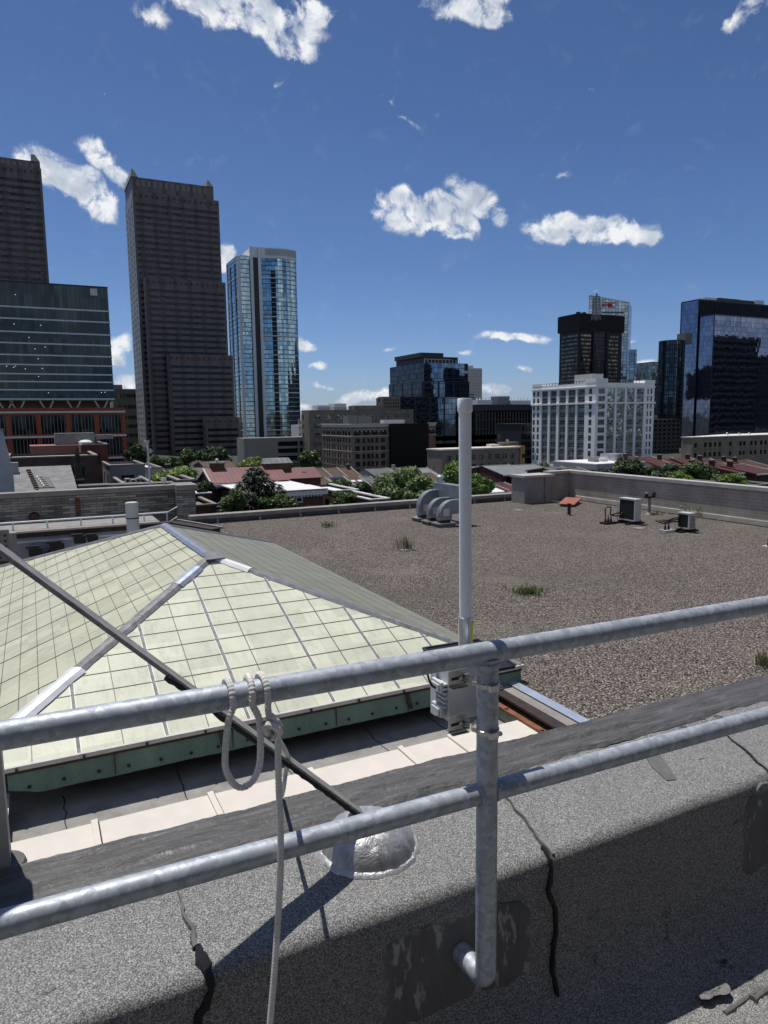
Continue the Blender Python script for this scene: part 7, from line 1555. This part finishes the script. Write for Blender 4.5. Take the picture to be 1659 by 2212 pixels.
# ---------------------------------------------------------------- trees
BARK = plain('tree_bark', (.06, .045, .035), .95, 0, .3, 6, .3)
LEAF = {'mid': leafmat('mid_green_leaves', (.03, .055, .015), (.095, .15, .042)), 'dark': leafmat('dark_green_leaves', (.018, .034, .013), (.056, .092, .034)), 'bright': leafmat('bright_green_leaves', (.06, .115, .022), (.18, .27, .06)), 'yellow': leafmat('yellow_green_leaves', (.07, .12, .02), (.20, .26, .06)), 'conifer': leafmat('conifer_needles', (.010, .02, .010), (.032, .054, .025), .1), 'silver': leafmat('grey_green_leaves', (.06, .092, .032), (.19, .255, .10))}
def tree(x0, x1, yt, yb, rho, kind, label, n=3600, leaf=.30, form='round', group=None, seed=0):
    rr = random.Random(int(x0*3+yt)+seed)
    top, bot = prho((x0+x1)/2, yt, rho), prho((x0+x1)/2, yb, rho); k = top.length/FPX
    W = (x1-x0)*k/2; Hh = (top.z-bot.z); c = V((top.x, top.y, bot.z+Hh*.5)); base = V((c.x, c.y, ZS))
    t = thing('conifer' if form == 'cone' else 'tree', label, 'tree', tuple(base), group)
    lobes = []
    if form == 'cone':
        for i in range(46):
            f = (i+.5)/46; a = i*2.4; r_ = W*(1-f)**.8*rr.uniform(.55, .95); lobes.append((V((c.x+math.cos(a)*r_, c.y+math.sin(a)*r_, bot.z+Hh*f*.97)), W*(.15+.26*(1-f)), .5))
    else:
        for i in range(17):
            d = V((rr.gauss(0, 1), rr.gauss(0, 1), rr.gauss(.15, .9))).normalized(); q = rr.uniform(.5, .82)
            lobes.append((c+V((d.x*W*q, d.y*W*q, d.z*Hh*.5*q)), rr.uniform(.26, .46)*W, rr.uniform(.7, .95)*min(1.1, Hh/(2*W)+.15)))
        lobes.append((c, W*.5, .8))
    wsum = [l[1]**2 for l in lobes]
    def fol(m):
        for _ in range(n):
            ce, r_, sq = rr.choices(lobes, wsum)[0]
            d = V((rr.gauss(0, 1), rr.gauss(0, 1), rr.gauss(0, 1))).normalized(); q = rr.uniform(.45, 1.08)**.6
            p = ce+V((d.x*r_*q, d.y*r_*q, d.z*r_*q*sq))
            nrm = (d+V((rr.gauss(0, .6), rr.gauss(0, .6), rr.gauss(.4, .6)))).normalized(); a = nrm.orthogonal().normalized(); a = (a*math.cos(q*40)+nrm.cross(a)*math.sin(q*40)); b = nrm.cross(a); s = leaf*rr.uniform(.5, 1.15)
            if form == 'cone': a = (V((d.x, d.y, -.25)).normalized()); b = a.cross(nrm).normalized(); m.face(p-a*s*.5-b*s*.28, p+a*s, p-a*s*.5+b*s*.28)
            else: m.face(p-a*s, p-b*s*.55+a*s*.1, p+a*s, p+b*s*.55+a*s*.1)
    f = MB(); fol(f); o = f.build('crown', LEAF[kind], t, recalc=False)
    def trunk(m):
        r0 = .035*Hh+.12
        m.tube([base, base.lerp(c, .6)+V((.2, 0, 0)), c+V((0, 0, Hh*.1))], [r0, r0*.7, r0*.2], 8)
        for ce, r_, _ in lobes[::2][:10]: s = base.lerp(c, rr.uniform(.75, .95)); m.tube([s, s.lerp(ce, .55)+V((0, 0, .2)), ce], [r0*.42, r0*.25, r0*.06], 6)
    part('trunk', BARK, t, trunk, True)
def make_trees():
    tree(470, 634, 1010, 1112, 62, 'conifer', 'big dark conifer in front of the red roofed brick house', 15000, .24, 'cone')
    tree(805, 945, 1010, 1104, 76, 'silver', 'big grey green leafy tree behind the kerb, left of the antenna', 11000, .26)
    tree(868, 962, 1032, 1100, 72, 'silver', 'lower grey green tree filling the space left of the curved ducts', 5000, .25)
    tree(930, 1012, 992, 1084, 84, 'bright', 'tall bright green tree directly left of the antenna', 6500, .28); tree(1012, 1066, 1022, 1080, 84, 'bright', 'bright green tree directly right of the antenna', 4500, .27)
    for a in ((1326, 1398, 990, 1040, 104, 'dark', 'dark leafy tree left of three above the brick parapet'), (1290, 1340, 1012, 1040, 96, 'dark', 'low dark bush at the left end of the trees above the brick parapet'), (1398, 1476, 1004, 1048, 98, 'dark', 'broad leafy tree in the middle above the brick parapet'), (1474, 1550, 998, 1054, 100, 'mid', 'light green tree right of the broad one above the brick parapet'), (1430, 1490, 1022, 1052, 94, 'bright', 'small pale tree tucked between two trees above the brick parapet'), (1556, 1608, 1022, 1054, 90, 'bright', 'small round tree in front of the red terrace at the right')): tree(*a, n=4200, leaf=.28)
    for a in ((272, 324, 958, 1008, 150, 'dark', 'dark round tree right of the orange brick base'), (318, 352, 984, 1012, 140, 'mid', 'low green tree behind the camera mast'), (344, 392, 986, 1014, 140, 'mid', 'green tree between the mast and the dark tower foot'), (386, 424, 972, 1012, 145, 'mid', 'pointed green tree at the dark tower foot'), (420, 496, 966, 1012, 150, 'dark', 'wide dark tree at the right foot of the brown stepped tower'), (508, 580, 986, 1018, 130, 'yellow', 'yellow green tree above the red metal roof'), (648, 698, 970, 1016, 160, 'mid', 'green tree before the parking garage, left of the arched building'), (330, 424, 1012, 1050, 74, 'yellow', 'bright yellow green tree behind the brick clad wall'), (424, 458, 1040, 1070, 78, 'dark', 'small dark tree left of the red roofed house'),
              (702, 760, 1036, 1070, 96, 'mid', 'garden tree below the brown roofs'), (706, 780, 1062, 1104, 74, 'mid', 'leafy garden tree right of the white framed window'), (752, 808, 1044, 1078, 92, 'dark', 'dark garden tree left of the big grey green tree'), (560, 640, 1072, 1112, 60, 'mid', 'low green shrub at the right foot of the conifer'), (476, 530, 1062, 1112, 58, 'mid', 'pale green shrub at the left foot of the conifer'), (636, 700, 1094, 1120, 62, 'dark', 'dark shrub under the brick wing behind the kerb')): tree(*a, n=3200, leaf=.30 if a[4] < 110 else .42)
    # more crowns further off among the houses
    rr = random.Random(11); lab = ['rounded tree crown far off at the foot of the blue tower', 'rounded crown among roofs below the tan loft', 'far tree crown behind the grey roofs', 'small far tree by the ochre end wall', 'far green crown beneath the white factory', 'far dark crown between roofs right of the pier']
    for k, a in enumerate(((580, 640, 996, 1014, 170), (690, 720, 1010, 1022, 165), (838, 880, 1018, 1034, 135), (1128, 1150, 1004, 1022, 150), (1150, 1200, 1002, 1018, 150), (1560, 1590, 1012, 1034, 118))): tree(*a, kind=rr.choice(('mid', 'dark')), label=lab[k], n=1400, leaf=.4)
make_trees()
bpy.context.view_layer.update()
